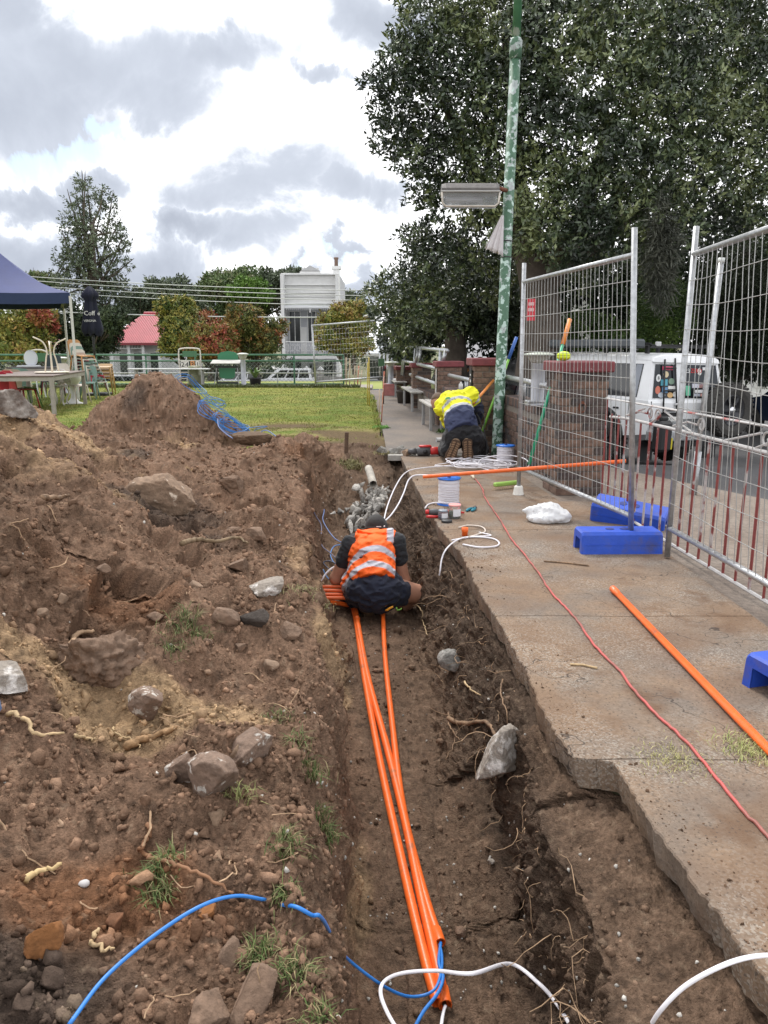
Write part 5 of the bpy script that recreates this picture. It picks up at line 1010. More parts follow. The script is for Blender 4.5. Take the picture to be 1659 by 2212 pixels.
rail('pipe rail between the two pillars behind the kneeling worker', [('rail', [Z(wx(13.6, .0), .885), Z(wx(10.7, .0), .89)]), ('post', [Z(wx(12.0, .02), .68), Z(wx(12.0, .02), .88)])], .032)
sg_ = [('rail', [Z(wx(13.7, -.02), 1.30), Z(wx(17.5, 0), 1.33), Z(wx(21.3, 0), 1.36)]), ('rail', [Z(wx(14.2, -.12), .98), Z(wx(17.4, -.1), .98)]), ('rail', [Z(wx(17.9, -.1), .98), Z(wx(21.2, -.1), 1.0)]), ('rail', [Z(wx(14.2, -.12), .70), Z(wx(18.9, -.1), .70)])]
for y, z in ((13.8, 1.1), (14.4, .7), (17.4, .98), (17.9, .98), (18.4, .6), (20.8, .6), (21.2, .6)): sg_.append(('post', [Z(wx(y, -.08), z if y != 14.4 else .5), Z(wx(y, -.03), 1.3 + (y - 13.7) * .008)]))
rail('tall galvanised handrail with posts above the wall behind the benches', sg_, .036)
sg_ = [('rail', [Z(wx(21.6, -.3), 1.18), Z(wx(27, -.2), 1.26)])] + [('post', [Z(wx(y, -.28), .2), Z(wx(y, -.28), 1.2)]) for y in (22, 23.5, 25, 26.8)]; rail('lower galvanised handrail at the far end of the path', sg_, .036)
# benches with slats
M_BENCH = mat('bench_slat', (.43, .41, .38), .6, var=.2, vs=12, bump=.3); M_BLEG = mat('bench_leg', (.33, .33, .33), .55, .3, var=.2)
def bench(label, x, y, L, w=.36, z=.44, rz=WANG + math.pi / 2, group='slatted benches along the wall', ns=3):
    t = thing('bench', label, 'bench', (x, y, 0), rz, group)
    for i in range(ns): MB().box((0, -w / 2 + w / ns * (i + .5), z - .018), (L, w / ns - .015, .036), None, .006).build('slat', M_BENCH, t, False, False)
    for sx in (-1, 1):
        for sy in (-1, 1): MB().box((sx * (L / 2 - .25), sy * (w / 2 - .06), (z - .04) / 2), (.05, .05, z - .04), None, .006).build('leg', M_BLEG, t, False, False)
        MB().box((sx * (L / 2 - .25), 0, z - .052), (.05, w - .06, .03)).build('bearer', M_BLEG, t, False, False)
    return t
bench('nearer slatted bench on the path in front of the wall', .66, 17.4, 2.2); bench('further slatted bench at the far end of the path', .38, 21.9, 2.0); bench('slatted bench end showing left of the kneeling worker\'s head', .83, 13.3, 1.5, .3)
# light bollards
M_BOL = mat('bollard_grey', (.36, .37, .40), .45, .2, var=.15); M_DOME = mat('bollard_dome', (.62, .66, .56), .3, trans=.15)
def bollard(label, x, y, z, H, r=.055, hat=.16, group='mushroom topped garden lights'):
    t = thing('bollard_light', label, 'bollard light', (x, y, z), 0, group); rr = r * 1.15
    MB().lathe([(rr * 1.5, 0), (rr * 1.5, .02), (r, .03), (r, H * .78), (r * 1.1, H * .8)], (0, 0, 0), 18).build('column', M_BOL, t, True, False); MB().lathe([(r * 1.1, H * .8), (r * 1.35, H * .86), (hat * .75, H * .93), (hat, H * .955)], (0, 0, 0), 22).build('bowl', mat('bowl', (.5, .5, .46), .35, trans=.2), t, True, False)
    MB().lathe([(hat, H * .957), (hat * .93, H * .98), (hat * .6, H), (hat * .1, H + .008)], (0, 0, 0), 22).build('dome', M_DOME, t, True, False); return t
bollard('grey mushroom light standing on the far lawn kerb', *A(526.5, 826, 26.6).xy, 0, 1.13, .085, .2); bollard('mushroom light on the wall beside the nearest pillar', 1.65, 8.35, .76, .56, .072, .165)
bollard('mushroom light on the pink post at the far path end', *A(844, 800, 22.0).xy, .32, .62, .075, .24); bollard('mushroom light behind the stacked chairs', *A(137, 800, 23).xy, .0, 1.05, .08, .2)
tag(MB().box((1.66, 8.35, .79), (.26, .16, .055), rotm(0, 0, WANG), .01).build('light_bracket', M_GAL), 'steel bracket clamping the mushroom light to the wall', 'bracket')
pk = A(842, 840, 22.0); tag(MB().box((pk.x - .03, pk.y, .15), (.35, .3, .36), None, .02).build('planter_post', mat('pink_paint', (.42, .16, .15), .7, var=.2)), 'faded pink post under the far mushroom light', 'post')
# pots with plants
def leafplant(parent, c, n, L, w, cols, name='leaf', up=.9):
    M_ = mat('leaf_' + str(cols), cols, .5, var=.3, vs=10)
    for i in range(n):
        a = i * 2.4 + random.random() * .5; d = Vector((math.cos(a), math.sin(a), 0)); l = L * random.uniform(.7, 1.1); e = random.uniform(.35, up); s = d.cross(Vector((0, 0, 1)))
        P0, P1, P2 = c, c + d * l * .35 + Vector((0, 0, l * e * .8)), c + d * l * .8 + Vector((0, 0, l * e))
        MB().add([P0 - s * w * .4, P0 + s * w * .4, P1 + s * w * .5 - Vector((0, 0, .0)), P1 - s * w * .5, P2], [(0, 1, 2, 3), (3, 2, 4)]).build(name, M_, parent)
def pot(label, x, y, r, h, plant, m, z=0):
    t = thing('pot_plant', label, 'pot plant', (x, y, z)); MB().lathe([(r * .78, 0), (r * .92, h * .8), (r, h * .82), (r, h), (r * .9, h), (r * .88, h * .85)], (0, 0, 0), 20).build('pot', m, t, True, False)
    MB().lathe([(r * .87, h * .8), (r * .87, h * .86)], (0, 0, 0), 16).build('potting_soil', M_ROCKB, t, False, False); leafplant(t, Vector((x, y, z + h * .85)), *plant); return t
g_ = G(873, 871, 0); pot('dark half barrel pot with a small yellow green plant by the bench', g_.x, g_.y, .2, .32, (9, .3, .05, (.25, .28, .08)), mat('barrel', (.045, .035, .03), .8, var=.3, vs=10, bump=.4))
g_ = G(550, 832, 0); pot('black pot with a green agave beside the far garden light', g_.x, g_.y + .2, .23, .26, (26, .48, .09, (.16, .26, .08)), M_BLK)
# survey stakes and hoses stuck at the lawn corner
def stake(label, px_, y0, y1, Y, r, m, lean=0): b = A(px_, y0, Y); b.z = 0; e = A(px_ + lean, y1, Y); return tag(MB().tube([b, e], r, 8).build('stake', m, None, True), label, 'stake', 'garden stakes at the lawn corner')
M_SY = mat('stake_yellow', (.55, .42, .08), .6, var=.2); M_SR = mat('stake_red', (.55, .17, .1), .6, col2=(.6, .45, .35), mask=(6, .5, .6, 3)); M_SW = mat('stake_wood', (.5, .4, .28), .8, var=.2)
stake('yellow stake with a pale top, left of the pair on the lawn edge', 794, 870, 783, 18.3, .012, M_SY); stake('yellow stake, right of the pair on the lawn edge', 798, 877, 772, 18.0, .014, M_SY, -1); stake('red and white stake nearest to the path', 824, 911, 802, 14.3, .010, M_SR, 6); stake('pale thin stake left of the red stake', 819, 907, 840, 14.5, .009, M_SW, 1); stake('black and silver stake behind the red stake', 828, 868, 790, 18.8, .02, M_BLK)
for i, (a, y0, y1, c) in enumerate(((748, 838, 772, M_SW), (755, 838, 774, M_SW), (765, 836, 790, M_SW), (772, 836, 790, M_SR), (778, 836, 800, M_SW))): stake(('pale', 'second pale', 'third pale', 'reddish', 'shortest pale')[i] + ' garden stake behind the far mesh panel', a, y0, y1, 26.5, .022, c, i)
tag(MB().box(A(824, 783, 20.5), (.16, .02, .2), rotm(0, 0, .3)).build('small_sign', mat('sign_green', (.10, .2, .11), .6)), 'small green sign on a stake at the path end', 'sign')
# broom and rake handles
def handle(label, a, b, r, segs, name='broom'):
    t = thing(name, label, 'handle', a); a, b = Vector(a), Vector(b)
    for (s0, s1, m, rr, nm) in segs: MB().tube([a.lerp(b, s0), a.lerp(b, s1)], r * rr, 12).build(nm, m, t, True)
    return t
M_LIME = mat('lime', (.24, .55, .08), .45); M_GRN = mat('green_handle', (.02, .33, .17), .45); M_ORH = mat('orange_handle', (.72, .25, .05), .5); M_BLH = mat('blue_grip', (.05, .14, .45), .5)
handle('lime green broom handle with a blue grip leaning behind the green pole', A(1031, 962, 10.1), A(1116, 728, 10.2), .0175, ((0, .8, M_LIME, 1, 'shaft'), (.8, 1, M_BLH, 1.25, 'grip')))
handle('green broom handle with an orange grip leaning on the nearest pillar', A(1143, 1003, 7.3), A(1231, 690, 7.95), .0165, ((0, .82, M_GRN, 1, 'shaft'), (.82, 1, M_ORH, 1.35, 'grip')))
handle('orange tool handle rising from the kneeling worker to the pillar', A(1022, 872, 9.75), A(1066, 822, 10.15), .018, ((0, 1, M_ORH, 1, 'shaft'),), 'shovel')
hd = thing('scrubbing_broom', 'lime green broom lying at the foot of the green handle', 'broom', (1.22, 7.6, 0)); MB().box((1.22, 7.55, .05), (.3, .05, .04), rotm(0, 0, .5), .01).build('bar', mat('lime2', (.3, .5, .1), .5), hd)
for i in range(14): MB().tube([(1.22 + (i - 6.5) * .018, 7.55 + (i - 6.5) * .01, .04), (1.22 + (i - 6.5) * .024, 7.52 + (i - 6.5) * .012, .0)], .003, 4).build('bristle', M_PALE, hd)
tb = A(1218, 767, 7.42); yb = thing('ball_cap', 'neon yellow foam ball sitting on the nearest pillar cap', 'ball', (tb.x, tb.y, 1.25)); V, F_ = IV3.copy(), IF3; V = V * np.array([.068, .06, .045]) * (1 - .12 * np.exp(-(V[:, 2:3] / .12) ** 2)) + np.array([tb.x, tb.y, 1.297]); nmesh('ball', V, F_, mat('neon', (.62, .78, .02), .5, var=.06), yb, True)
rn = thing('iron_ring', 'rusty iron ring on the face of the nearest pillar', 'ring', A(1258, 875, 7.26)); c_ = A(1258, 880, 7.25); MB().tube([c_ + Vector((.03 * math.cos(a), 0, .045 * math.sin(a))) for a in np.linspace(0, 6.3, 20)], .007, 8).build('ring', MATS['rust'], rn, True); MB().box(c_ + Vector((0, .01, .045)), (.025, .03, .025)).build('staple', MATS['rust'], rn)
tag(MB().lathe([(.035, 0), (.035, .09), (.015, .11), (.015, .13)], Z(wx(12.55, .03), .69), 12).build('bottle', mat('bottle_white', (.7, .7, .68), .5), None, True), 'small white bottle standing on the wall behind the kneeling worker', 'bottle')
# ================================================================== PEOPLE
M_SKIN = mat('skin', (.52, .27, .18), .55, var=.08, vs=20, bump=.1)
M_SKIN2 = mat('skin_tan', (.42, .22, .15), .55, var=.1, vs=20)
def cl(name, c, bump=.25, bs=160, var=.08): return mat(name, c, .85, var=var, vs=12, bump=bump, bs=bs, sheen=.1)
M_NAVY = cl('navy_cloth', (.012, .016, .035)); M_TEE = cl('charcoal_tee', (.022, .024, .028)); M_CAPB = cl('cap_black', (.018, .015, .014)); M_BLKC = cl('black_cloth', (.010, .010, .012))
M_VC = mat('hivis', (1, 1, 1), .75, attr=True, var=.12, vs=7, bump=.3, bs=140)
M_BOOT = mat('boot', (.22, .145, .085), .85, var=.25, vs=20, bump=.4); M_SOLE = mat('boot_sole', (.27, .17, .10), .8, var=.25, vs=20, bump=.3)
T3 = lambda v: (v[0], v[1], v[2])
def hand_prims(wr, dirn, palm, side, s=1.0):
    """palm and five bent fingers from the wrist; dirn: along the hand, palm: palm normal, side: towards the thumb"""
    d, n, t = Vector(dirn).normalized(), Vector(palm).normalized(), Vector(side).normalized(); out = [('c', T3(wr), .026 * s, T3(wr + d * .085 * s), .030 * s), ('c', T3(wr + t * .02 * s + d * .03 * s), .02 * s, T3(wr + t * .022 * s + d * .085 * s), .018 * s), ('c', T3(wr - t * .02 * s + d * .03 * s), .02 * s, T3(wr - t * .024 * s + d * .08 * s), .016 * s)]
    for k, (o, l) in enumerate(((.033, .075), (.011, .085), (-.011, .08), (-.032, .062))):
        b = wr + d * .085 * s + t * o * s; m = b + d * l * .5 * s + n * .012 * s; e = m + d * l * .3 * s + n * l * .42 * s; out += [('c', T3(b), .0115 * s, T3(m), .0105 * s), ('c', T3(m), .0105 * s, T3(e), .009 * s)]
    b = wr + d * .025 * s + t * .03 * s; m = b + d * .035 * s + t * .035 * s; e = m + d * .035 * s + n * .015 * s; return out + [('c', T3(b), .016 * s, T3(m), .0125 * s), ('c', T3(m), .0125 * s, T3(e), .0105 * s)]
def fold(amp, f=(9, 9, 22), s=500): return lambda P: amp * (np.abs(fbm(P * np.array(f) + .6 * fbm(P * 5, 2, s + 9)[:, None], 3, s)) - .22) * 4.5
# ---- squatting worker in the orange vest (back to the camera)
w = thing('person', 'squatting worker in an orange hi-vis vest, navy shorts and backward black cap in the trench', 'person', (0.0, 5.75, -.70))
hip = A(812, 1288, 5.70); hip.z = max(hip.z, -.46); nb = A(806, 1160, 6.02); ch = A(803, 1200, 5.92); hd_ = A(813, 1143, 6.19); waist = A(806, 1250, 5.78)
sL, sR = A(760, 1175, 5.98), A(854, 1170, 6.01); eL, eR = A(726, 1250, 6.0), A(872, 1254, 6.02); hL, hR = A(768, 1268, 6.33), A(838, 1268, 6.34)
kR = A(902, 1283, 5.86); aR = A(858, 1322, 6.03); kL = A(742, 1292, 6.28); aL = A(796, 1333, 5.80); fl = -.695
body = [('e', T3(hd_), (.078, .098, .11)), ('e', T3(hd_ + Vector((0, .035, -.03))), (.062, .075, .08)), ('c', T3(nb), .062, T3(hd_ + Vector((0, -.02, -.03))), .056), ('c', T3(ch), .15, T3(nb - Vector((0, 0, .05))), .085), ('c', T3(waist), .14, T3(ch), .15), ('c', T3(hip), .15, T3(waist), .14),
        ('c', T3(hip + Vector((-.08, .02, 0))), .12, T3(kL), .07), ('c', T3(hip + Vector((.08, .02, 0))), .12, T3(kR), .076), ('c', T3(kL), .062, T3(aL), .045), ('c', T3(kR), .068, T3(aR), .045),
        ('c', T3(sL), .062, T3(eL), .052), ('c', T3(eL), .052, T3(hL), .034), ('c', T3(sR), .062, T3(eR), .052), ('c', T3(eR), .052, T3(hR), .034), ('c', T3(nb - Vector((0, 0, .04))), .07, T3(sL), .058), ('c', T3(nb - Vector((0, 0, .04))), .07, T3(sR), .058),
        ('e', T3(hd_ + Vector((-.078, .01, -.015))), (.012, .02, .032)), ('e', T3(hd_ + Vector((.078, .01, -.015))), (.012, .02, .032)), ('c', T3(hd_ + Vector((0, .10, -.02))), .014, T3(hd_ + Vector((0, .118, -.045))), .016)]
body += hand_prims(hL, (.35, .6, -.5), (.6, -.2, -.3), (.6, .2, .6)) + hand_prims(hR, (-.35, .6, -.5), (-.6, -.2, -.3), (-.6, .2, .6))
blobobj('body', body, M_SKIN, w, .009, .022)
shirt = [('c', T3(ch), .165, T3(nb - Vector((0, 0, .03))), .09), ('c', T3(waist), .152, T3(ch), .165), ('c', T3(nb - Vector((0, 0, .05))), .08, T3(sL), .074), ('c', T3(nb - Vector((0, 0, .05))), .08, T3(sR), .074), ('c', T3(sL), .074, T3(sL.lerp(eL, .48)), .070), ('c', T3(sR), .074, T3(sR.lerp(eR, .42)), .072)]
blobobj('shirt', shirt, M_TEE, w, .009, .03, fold(.008))
up = (nb - hip).normalized()
def vcol(V):
    d = (V - np.array(hip)) @ np.array(up); L = (nb - hip).length; c = np.tile(np.array([.95, .13, .008]), (len(V), 1)); x = V[:, 0] - hip.x; bow = -.10 * x * x / .06
    silver = np.array([.48, .47, .52])
    for d0, wd in ((.135, .024), (.275, .024)):
        m = sstep(wd + .008, wd, np.abs(d - d0 - bow + .12 * x * (d0 < .2))); c = c * (1 - m[:, None]) + silver * m[:, None]
    m = sstep(.03, .024, np.abs(V[:, 0] - sR.x + .04)) * sstep(L - .10, L - .09, d) * sstep(.0, .05, .35 - np.abs(d - L)); c = c * (1 - m[:, None]) + silver * m[:, None]
    return c * (1 + .1 * fbm(V * 9, 3, 610)[:, None])
vest = [('c', T3(ch + Vector((0, 0, .0))), .178, T3(nb - Vector((0, .0, .045))), .105), ('c', T3(waist), .182, T3(ch), .182), ('c', T3(hip + up * .085), .195, T3(waist), .185), ('c', T3(nb - Vector((0, 0, .05))), .085, T3(sL.lerp(nb, .38) + Vector((0, 0, .01))), .085), ('c', T3(nb - Vector((0, 0, .05))), .085, T3(sR.lerp(nb, .38) + Vector((0, 0, .01))), .085)]
vest += [('c', T3(A(772, 1262, 5.84)), .125, T3(waist), .16)]; fv = fold(.014, (5, 5, 16), 620)
blobobj('vest', vest, M_VC, w, .008, .03, lambda P: fv(P) + .004 * fbm(P * 35, 2, 640), [(tuple(up + Vector((0, 0, .0))), T3(hip + up * .045)), ((1, 0, -.38), T3(sL + Vector((-.002, 0, 0)))), ((-1, 0, .1), T3(sR + Vector((.012, 0, 0))))], vcol)
hv = Vector((0, 0, 1)); shorts = [('c', T3(hip), .178, T3(hip + up * .08), .168), ('c', T3(hip + Vector((-.085, .02, -.01))), .142, T3(Vector(hip).lerp(kL, .75)), .105), ('c', T3(hip + Vector((.085, .02, -.01))), .142, T3(Vector(hip).lerp(kR, .72)), .098)]
dR = (kR - hip).normalized(); blobobj('shorts', shorts, M_NAVY, w, .009, .03, fold(.014, (8, 8, 16), 650), [(T3(-dR), T3(hip.lerp(kR, .66)))])
MB().tube([hip + up * .125 + Vector((.17 * math.cos(a), .16 * math.sin(a) + .02, 0)) for a in np.linspace(math.pi, 2 * math.pi, 13)], .02, 8).build('waistband', M_BLKC, w, True)
bx = hip + up * .085; blobobj('underpants', [('e', T3(bx + Vector((-.02, -.10, -.0))), (.11, .09, .05))], cl('blue_knit', (.05, .16, .30)), w, .01, .02)
text('BONDS', .045, mat('print_w', (.7, .7, .7), .7), w, Matrix.Translation(hip + up * .128 + Vector((-.02, -.165, 0))) @ Matrix.Rotation(R(78), 4, 'X'), 'waistband_print')
capp = [('e', T3(hd_ + Vector((0, .005, .015))), (.094, .114, .108))]
blobobj('cap', capp, M_CAPB, w, .007, .02, fold(.002), [((0, .25, 1), T3(hd_ + Vector((0, 0, .0))))]); MB().tube([hd_ + Vector((.09 * math.cos(a), .11 * math.sin(a), .012 - .028 * math.sin(a))) for a in np.linspace(math.pi * 1.05, math.pi * 1.95, 14)], .011, 8, True, .5).build('cap_strap', M_CAPB, w, True)
MB().box(hd_ + Vector((.02, -.106, .043)), (.04, .004, .012), rotm(0, 0, .15)).build('cap_patch', M_WPR, w); MB().box(hd_ + Vector((.066, -.077, .043)), (.012, .004, .014), rotm(0, 0, .8)).build('cap_patch', M_WPR, w)
def boot(parent, heel, toe, h=.12, wd=.048, m=M_BOOT):
    d = (Vector(toe) - Vector(heel)).normalized(); u = Vector((0, 0, 1))
    blobobj('boot', [('c', T3(heel), wd, T3(Vector(toe)), wd * .9), ('c', T3(heel), wd, T3(Vector(heel) + u * h), wd * 1.02)], m, parent, .009, .03, fold(.004))
boot(w, Vector((aL.x, aL.y - .02, fl + .05)), Vector((aL.x - .03, aL.y + .17, fl + .045)), .14); boot(w, Vector((aR.x, aR.y, fl + .05)), Vector((aR.x + .05, aR.y + .18, fl + .045)))
for i, (a, b) in enumerate((((835, 1316), (850, 1314)),)):
    tl = thing('glove_tips', 'yellow orange glove fingers hanging from the worker\'s back pocket', 'glove', A(842, 1316, 5.52)); 
    for px_, py_ in ((837, 1317), (841, 1314), (845, 1312)): c_ = A(px_, py_, 5.535); MB().tube([c_ + Vector((-.014, 0, -.006)), c_ + Vector((0, -.006, 0)), c_ + Vector((.014, 0, .006))], [.007, .009, .007], 8).build('finger', mat('glove_or', (.8, .36, .03), .5), tl, True)
    MB().tube([A(856, 1312, 5.53), A(858, 1318, 5.53), A(864, 1317, 5.53), A(868, 1314, 5.53)], .005, 6).build('clip', M_LIME, tl, True)
# ---- kneeling worker in the yellow shirt (back to the camera, bent to the left)
k_ = thing('person', 'kneeling worker in a yellow and navy hi-vis shirt and black trousers beside the pole', 'person', (.95, 9.45, 0))
hip = A(1000, 938, 9.42); waist = A(995, 905, 9.5); ch = A(985, 875, 9.72); nb = A(968, 862, 9.9); hd_ = A(946, 866, 9.98); sL, sR = A(955, 880, 9.85), A(1016, 853, 9.82); eR = A(1034, 888, 9.92); hR = A(1022, 930, 10.0); eL = A(968, 915, 10.12); hL = A(985, 945, 10.1)
kL, kR = Vector((A(968, 990, 9.8).x, 9.8, .075)), Vector((A(1030, 990, 9.8).x, 9.8, .075)); aL, aR = Vector((A(979, 975, 9.2).x, 9.26, .11)), Vector((A(1010, 975, 9.2).x, 9.26, .11))
body = [('e', T3(hd_), (.08, .1, .105)), ('e', T3(hd_ + Vector((-.02, .03, -.05))), (.06, .07, .07)), ('c', T3(nb), .065, T3(hd_), .06), ('c', T3(ch), .15, T3(nb), .08), ('c', T3(waist), .14, T3(ch), .15), ('c', T3(hip + Vector((0, .03, 0))), .125, T3(waist + Vector((0, .03, 0))), .12), ('c', T3(hip + Vector((-.08, 0, -.02))), .11, T3(kL), .07), ('c', T3(hip + Vector((.09, 0, -.02))), .11, T3(kR), .07),
        ('c', T3(kL), .06, T3(aL), .045), ('c', T3(kR), .06, T3(aR), .045), ('c', T3(sL), .055, T3(eL), .044), ('c', T3(eL), .044, T3(hL), .03), ('c', T3(sR), .058, T3(eR), .046), ('c', T3(eR), .045, T3(hR), .03), ('e', T3(hd_ + Vector((.078, .01, -.01))), (.012, .02, .03)), ('e', T3(hd_ + Vector((-.082, .01, -.01))), (.012, .02, .03)), ('c', T3(hd_ + Vector((-.02, .1, -.03))), .014, T3(hd_ + Vector((-.022, .115, -.055))), .016)]
body += hand_prims(hL, (.2, .4, -.8), (.8, 0, 0), (0, .8, .3), .95) + hand_prims(hR, (-.2, .4, -.8), (-.8, 0, 0), (0, .8, .3), .95)
blobobj('body', body, M_SKIN2, k_, .01, .022)
ax2 = (nb - hip).normalized(); sidev = (sR - sL).normalized()
sup = ax2 - sidev * ax2.dot(sidev); sup.normalize()
def scol(V):
    d = (V - np.array(hip)) @ np.array(sup); Ls = np.array(sidev); s = (V - np.array(ch)) @ Ls
    c = np.tile(np.array([.74, .72, .012]), (len(V), 1)); sil = np.array([.42, .43, .45])
    arm = (np.linalg.norm(np.cross(V - np.array(sR), np.array((eR - sR).normalized())), axis=1) < .10) & (((V - np.array(sR)) @ np.array((eR - sR).normalized())) > .02)
    da = (V - np.array(sR)) @ np.array((eR - sR).normalized())
    nv = np.array([.035, .045, .10]); m = sstep(.225, .215, d) * (~arm); c = c * (1 - m[:, None]) + nv * m[:, None]
    for d0 in (.245, .385):
        m = sstep(.030, .024, np.abs(d - d0)) * (~arm); c = c * (1 - m[:, None]) + sil * m[:, None]
    m = arm * sstep(.03, .025, np.abs(da - .075)); c = c * (1 - m[:, None]) + sil * m[:, None]; m = arm * sstep(.125, .13, da); c = c * (1 - m[:, None]) + np.array([.018, .022, .045]) * m[:, None]
    return c * (1 + .12 * fbm(V * 8, 3, 710)[:, None])
sh = [('c', T3(ch), .178, T3(nb), .10), ('c', T3(waist), .185, T3(ch), .18), ('c', T3(hip + sup * .03), .20, T3(waist), .188), ('c', T3(ch), .12, T3(sL), .10), ('c', T3(ch), .12, T3(sR), .095), ('c', T3(sR), .088, T3(eR), .07), ('c', T3(eR), .07, T3(eR.lerp(hR, .5)), .055), ('c', T3(sL), .088, T3(eL), .068)]
so2 = blobobj('shirt', sh, M_VC, k_, .010, .04, fold(.013, (7, 7, 12), 720), [(T3(sup), T3(hip - sup * .01))], scol)
tr = [('c', T3(hip + Vector((0, .02, 0))), .182, T3(waist), .165), ('c', T3(hip + Vector((-.1, 0, -.03))), .14, T3(kL + Vector((-.02, 0, .02))), .10), ('c', T3(hip + Vector((.11, 0, -.03))), .145, T3(kR + Vector((.03, 0, .02))), .105), ('c', T3(kL + Vector((-.03, 0, .03))), .10, T3(aL + Vector((-.05, .12, .03))), .085), ('c', T3(kR + Vector((.04, 0, .03))), .105, T3(aR + Vector((.06, .12, .03))), .09)]
blobobj('trousers', tr, M_BLKC, k_, .011, .04, fold(.013, (9, 9, 14), 730), [((0, 0, 1), (0, 0, .012)), (T3(-sup), T3(hip + sup * .15))])
blobobj('head_cover', [('e', T3(hd_ + Vector((0, -.005, .01))), (.087, .106, .1))], cl('brown_beanie', (.12, .075, .05)), k_, .01, .02, None, [((0, .3, 1), T3(hd_ + Vector((0, 0, .01))))])
for s_, a, tilt in ((-1, aL, .34), (1, aR, -.06)):
    # toes on the ground, sole upright and facing back
    toe = Vector((a.x - .02 * s_ * 0 - tilt * .12, a.y - .02, .05)); heel = Vector((a.x + tilt * .1, a.y - .07, .26)); d = (heel - toe).normalized(); nrm = Vector((0, -1, .12)).normalized(); sd_ = d.cross(nrm).normalized()
    b = blobobj('boot', [('c', T3(toe + Vector((0, .045, .0))), .05, T3(heel + Vector((0, .05, -.01))), .045), ('c', T3(heel + Vector((0, .06, -.03))), .05, T3(a + Vector((0, .13, .05))), .055)], M_BOOT, k_, .009, .03, fold(.004))
    prof = [(-.036, -.03), (-.02, -.045), (.02, -.045), (.036, -.03), (.047, .05), (.04, .11), (.034, .16), (.039, .21), (.036, .245), (.018, .262), (-.018, .262), (-.036, .245), (-.039, .21), (-.034, .16), (-.04, .11), (-.047, .05)]; c0 = toe + nrm * .008; V = []
    for e in (0, .02): V += [c0 + sd_ * (u * 1.5) + d * (v * .98) + nrm * e for u, v in prof]
    n = len(prof); so_ = MB().add(V, [tuple(range(n))[::-1], tuple(range(n, 2 * n))] + [(i, (i + 1) % n, (i + 1) % n + n, i + n) for i in range(n)]); me_ = so_.build('sole', mat('sole_dark', (.09, .055, .035), .9), k_)
    if me_.data.polygons[1].normal.dot(nrm) < 0: me_.data.flip_normals()
    for i in range(9):
        v = -.02 + i * .031
        for u in (-.027, .027): MB().box(c0 + sd_ * u + d * v * .95 + nrm * .024, (.036, .008, .019), Matrix((sd_, -nrm, d)).transposed() @ rotm(0, .35 * (1 if u > 0 else -1), 0)).build('lug', M_SOLE, k_)
SV = np.array([v.co[:] for v in so2.data.vertices]) + np.array(org(so2))
def on_back(px_, py_):
    d = np.array(ray(px_, py_)); V = SV - np.array([0, 0, EYE]); t = V @ d / (d @ d); m = np.linalg.norm(V - t[:, None] * d, axis=1); k = np.where(m < .03)[0]; return Vector(SV[k[np.argmin(t[k])]]) - Vector(d).normalized() * .012
def back_frame(a, b):
    p0, p1 = on_back(*a), on_back(*b); X_ = (p1 - p0).normalized(); n_ = (Vector((0, 0, EYE)) - (p0 + p1) / 2).normalized(); Y_ = n_.cross(X_).normalized(); n_ = X_.cross(Y_); return Matrix((X_, Y_, n_)).transposed().to_4x4(), (p0 + p1) / 2
fr_, mid_ = back_frame((957, 872), (982, 856)); text('ALLCABLE', .036, mat('print_green', (.10, .14, .04), .7), k_, Matrix.Translation(mid_) @ fr_, 'shirt_print')
fr_, mid_ = back_frame((957, 862), (970, 855)); nmesh('shirt_logo', [mid_ + fr_.to_3x3() @ Vector((.04 * math.cos(a), .02 * math.sin(a), 0)) for a in np.linspace(0, 6.28, 13)[:-1]], [tuple(range(12))], mat('logo_green', (.16, .45, .22), .7), k_)
cable('hand_cord', 'black power cord looping at the kneeling worker\'s right side', [A(1040, 922, 9.7), A(1036, 905, 9.75), A(1030, 893, 9.8), A(1040, 890, 9.75), A(1047, 905, 9.7), A(1045, 925, 9.6), A(1052, 960, 9.45), A(1050, 985, 9.35), G(1040, 1000, .01)], .006, M_BLK, cat='cord')
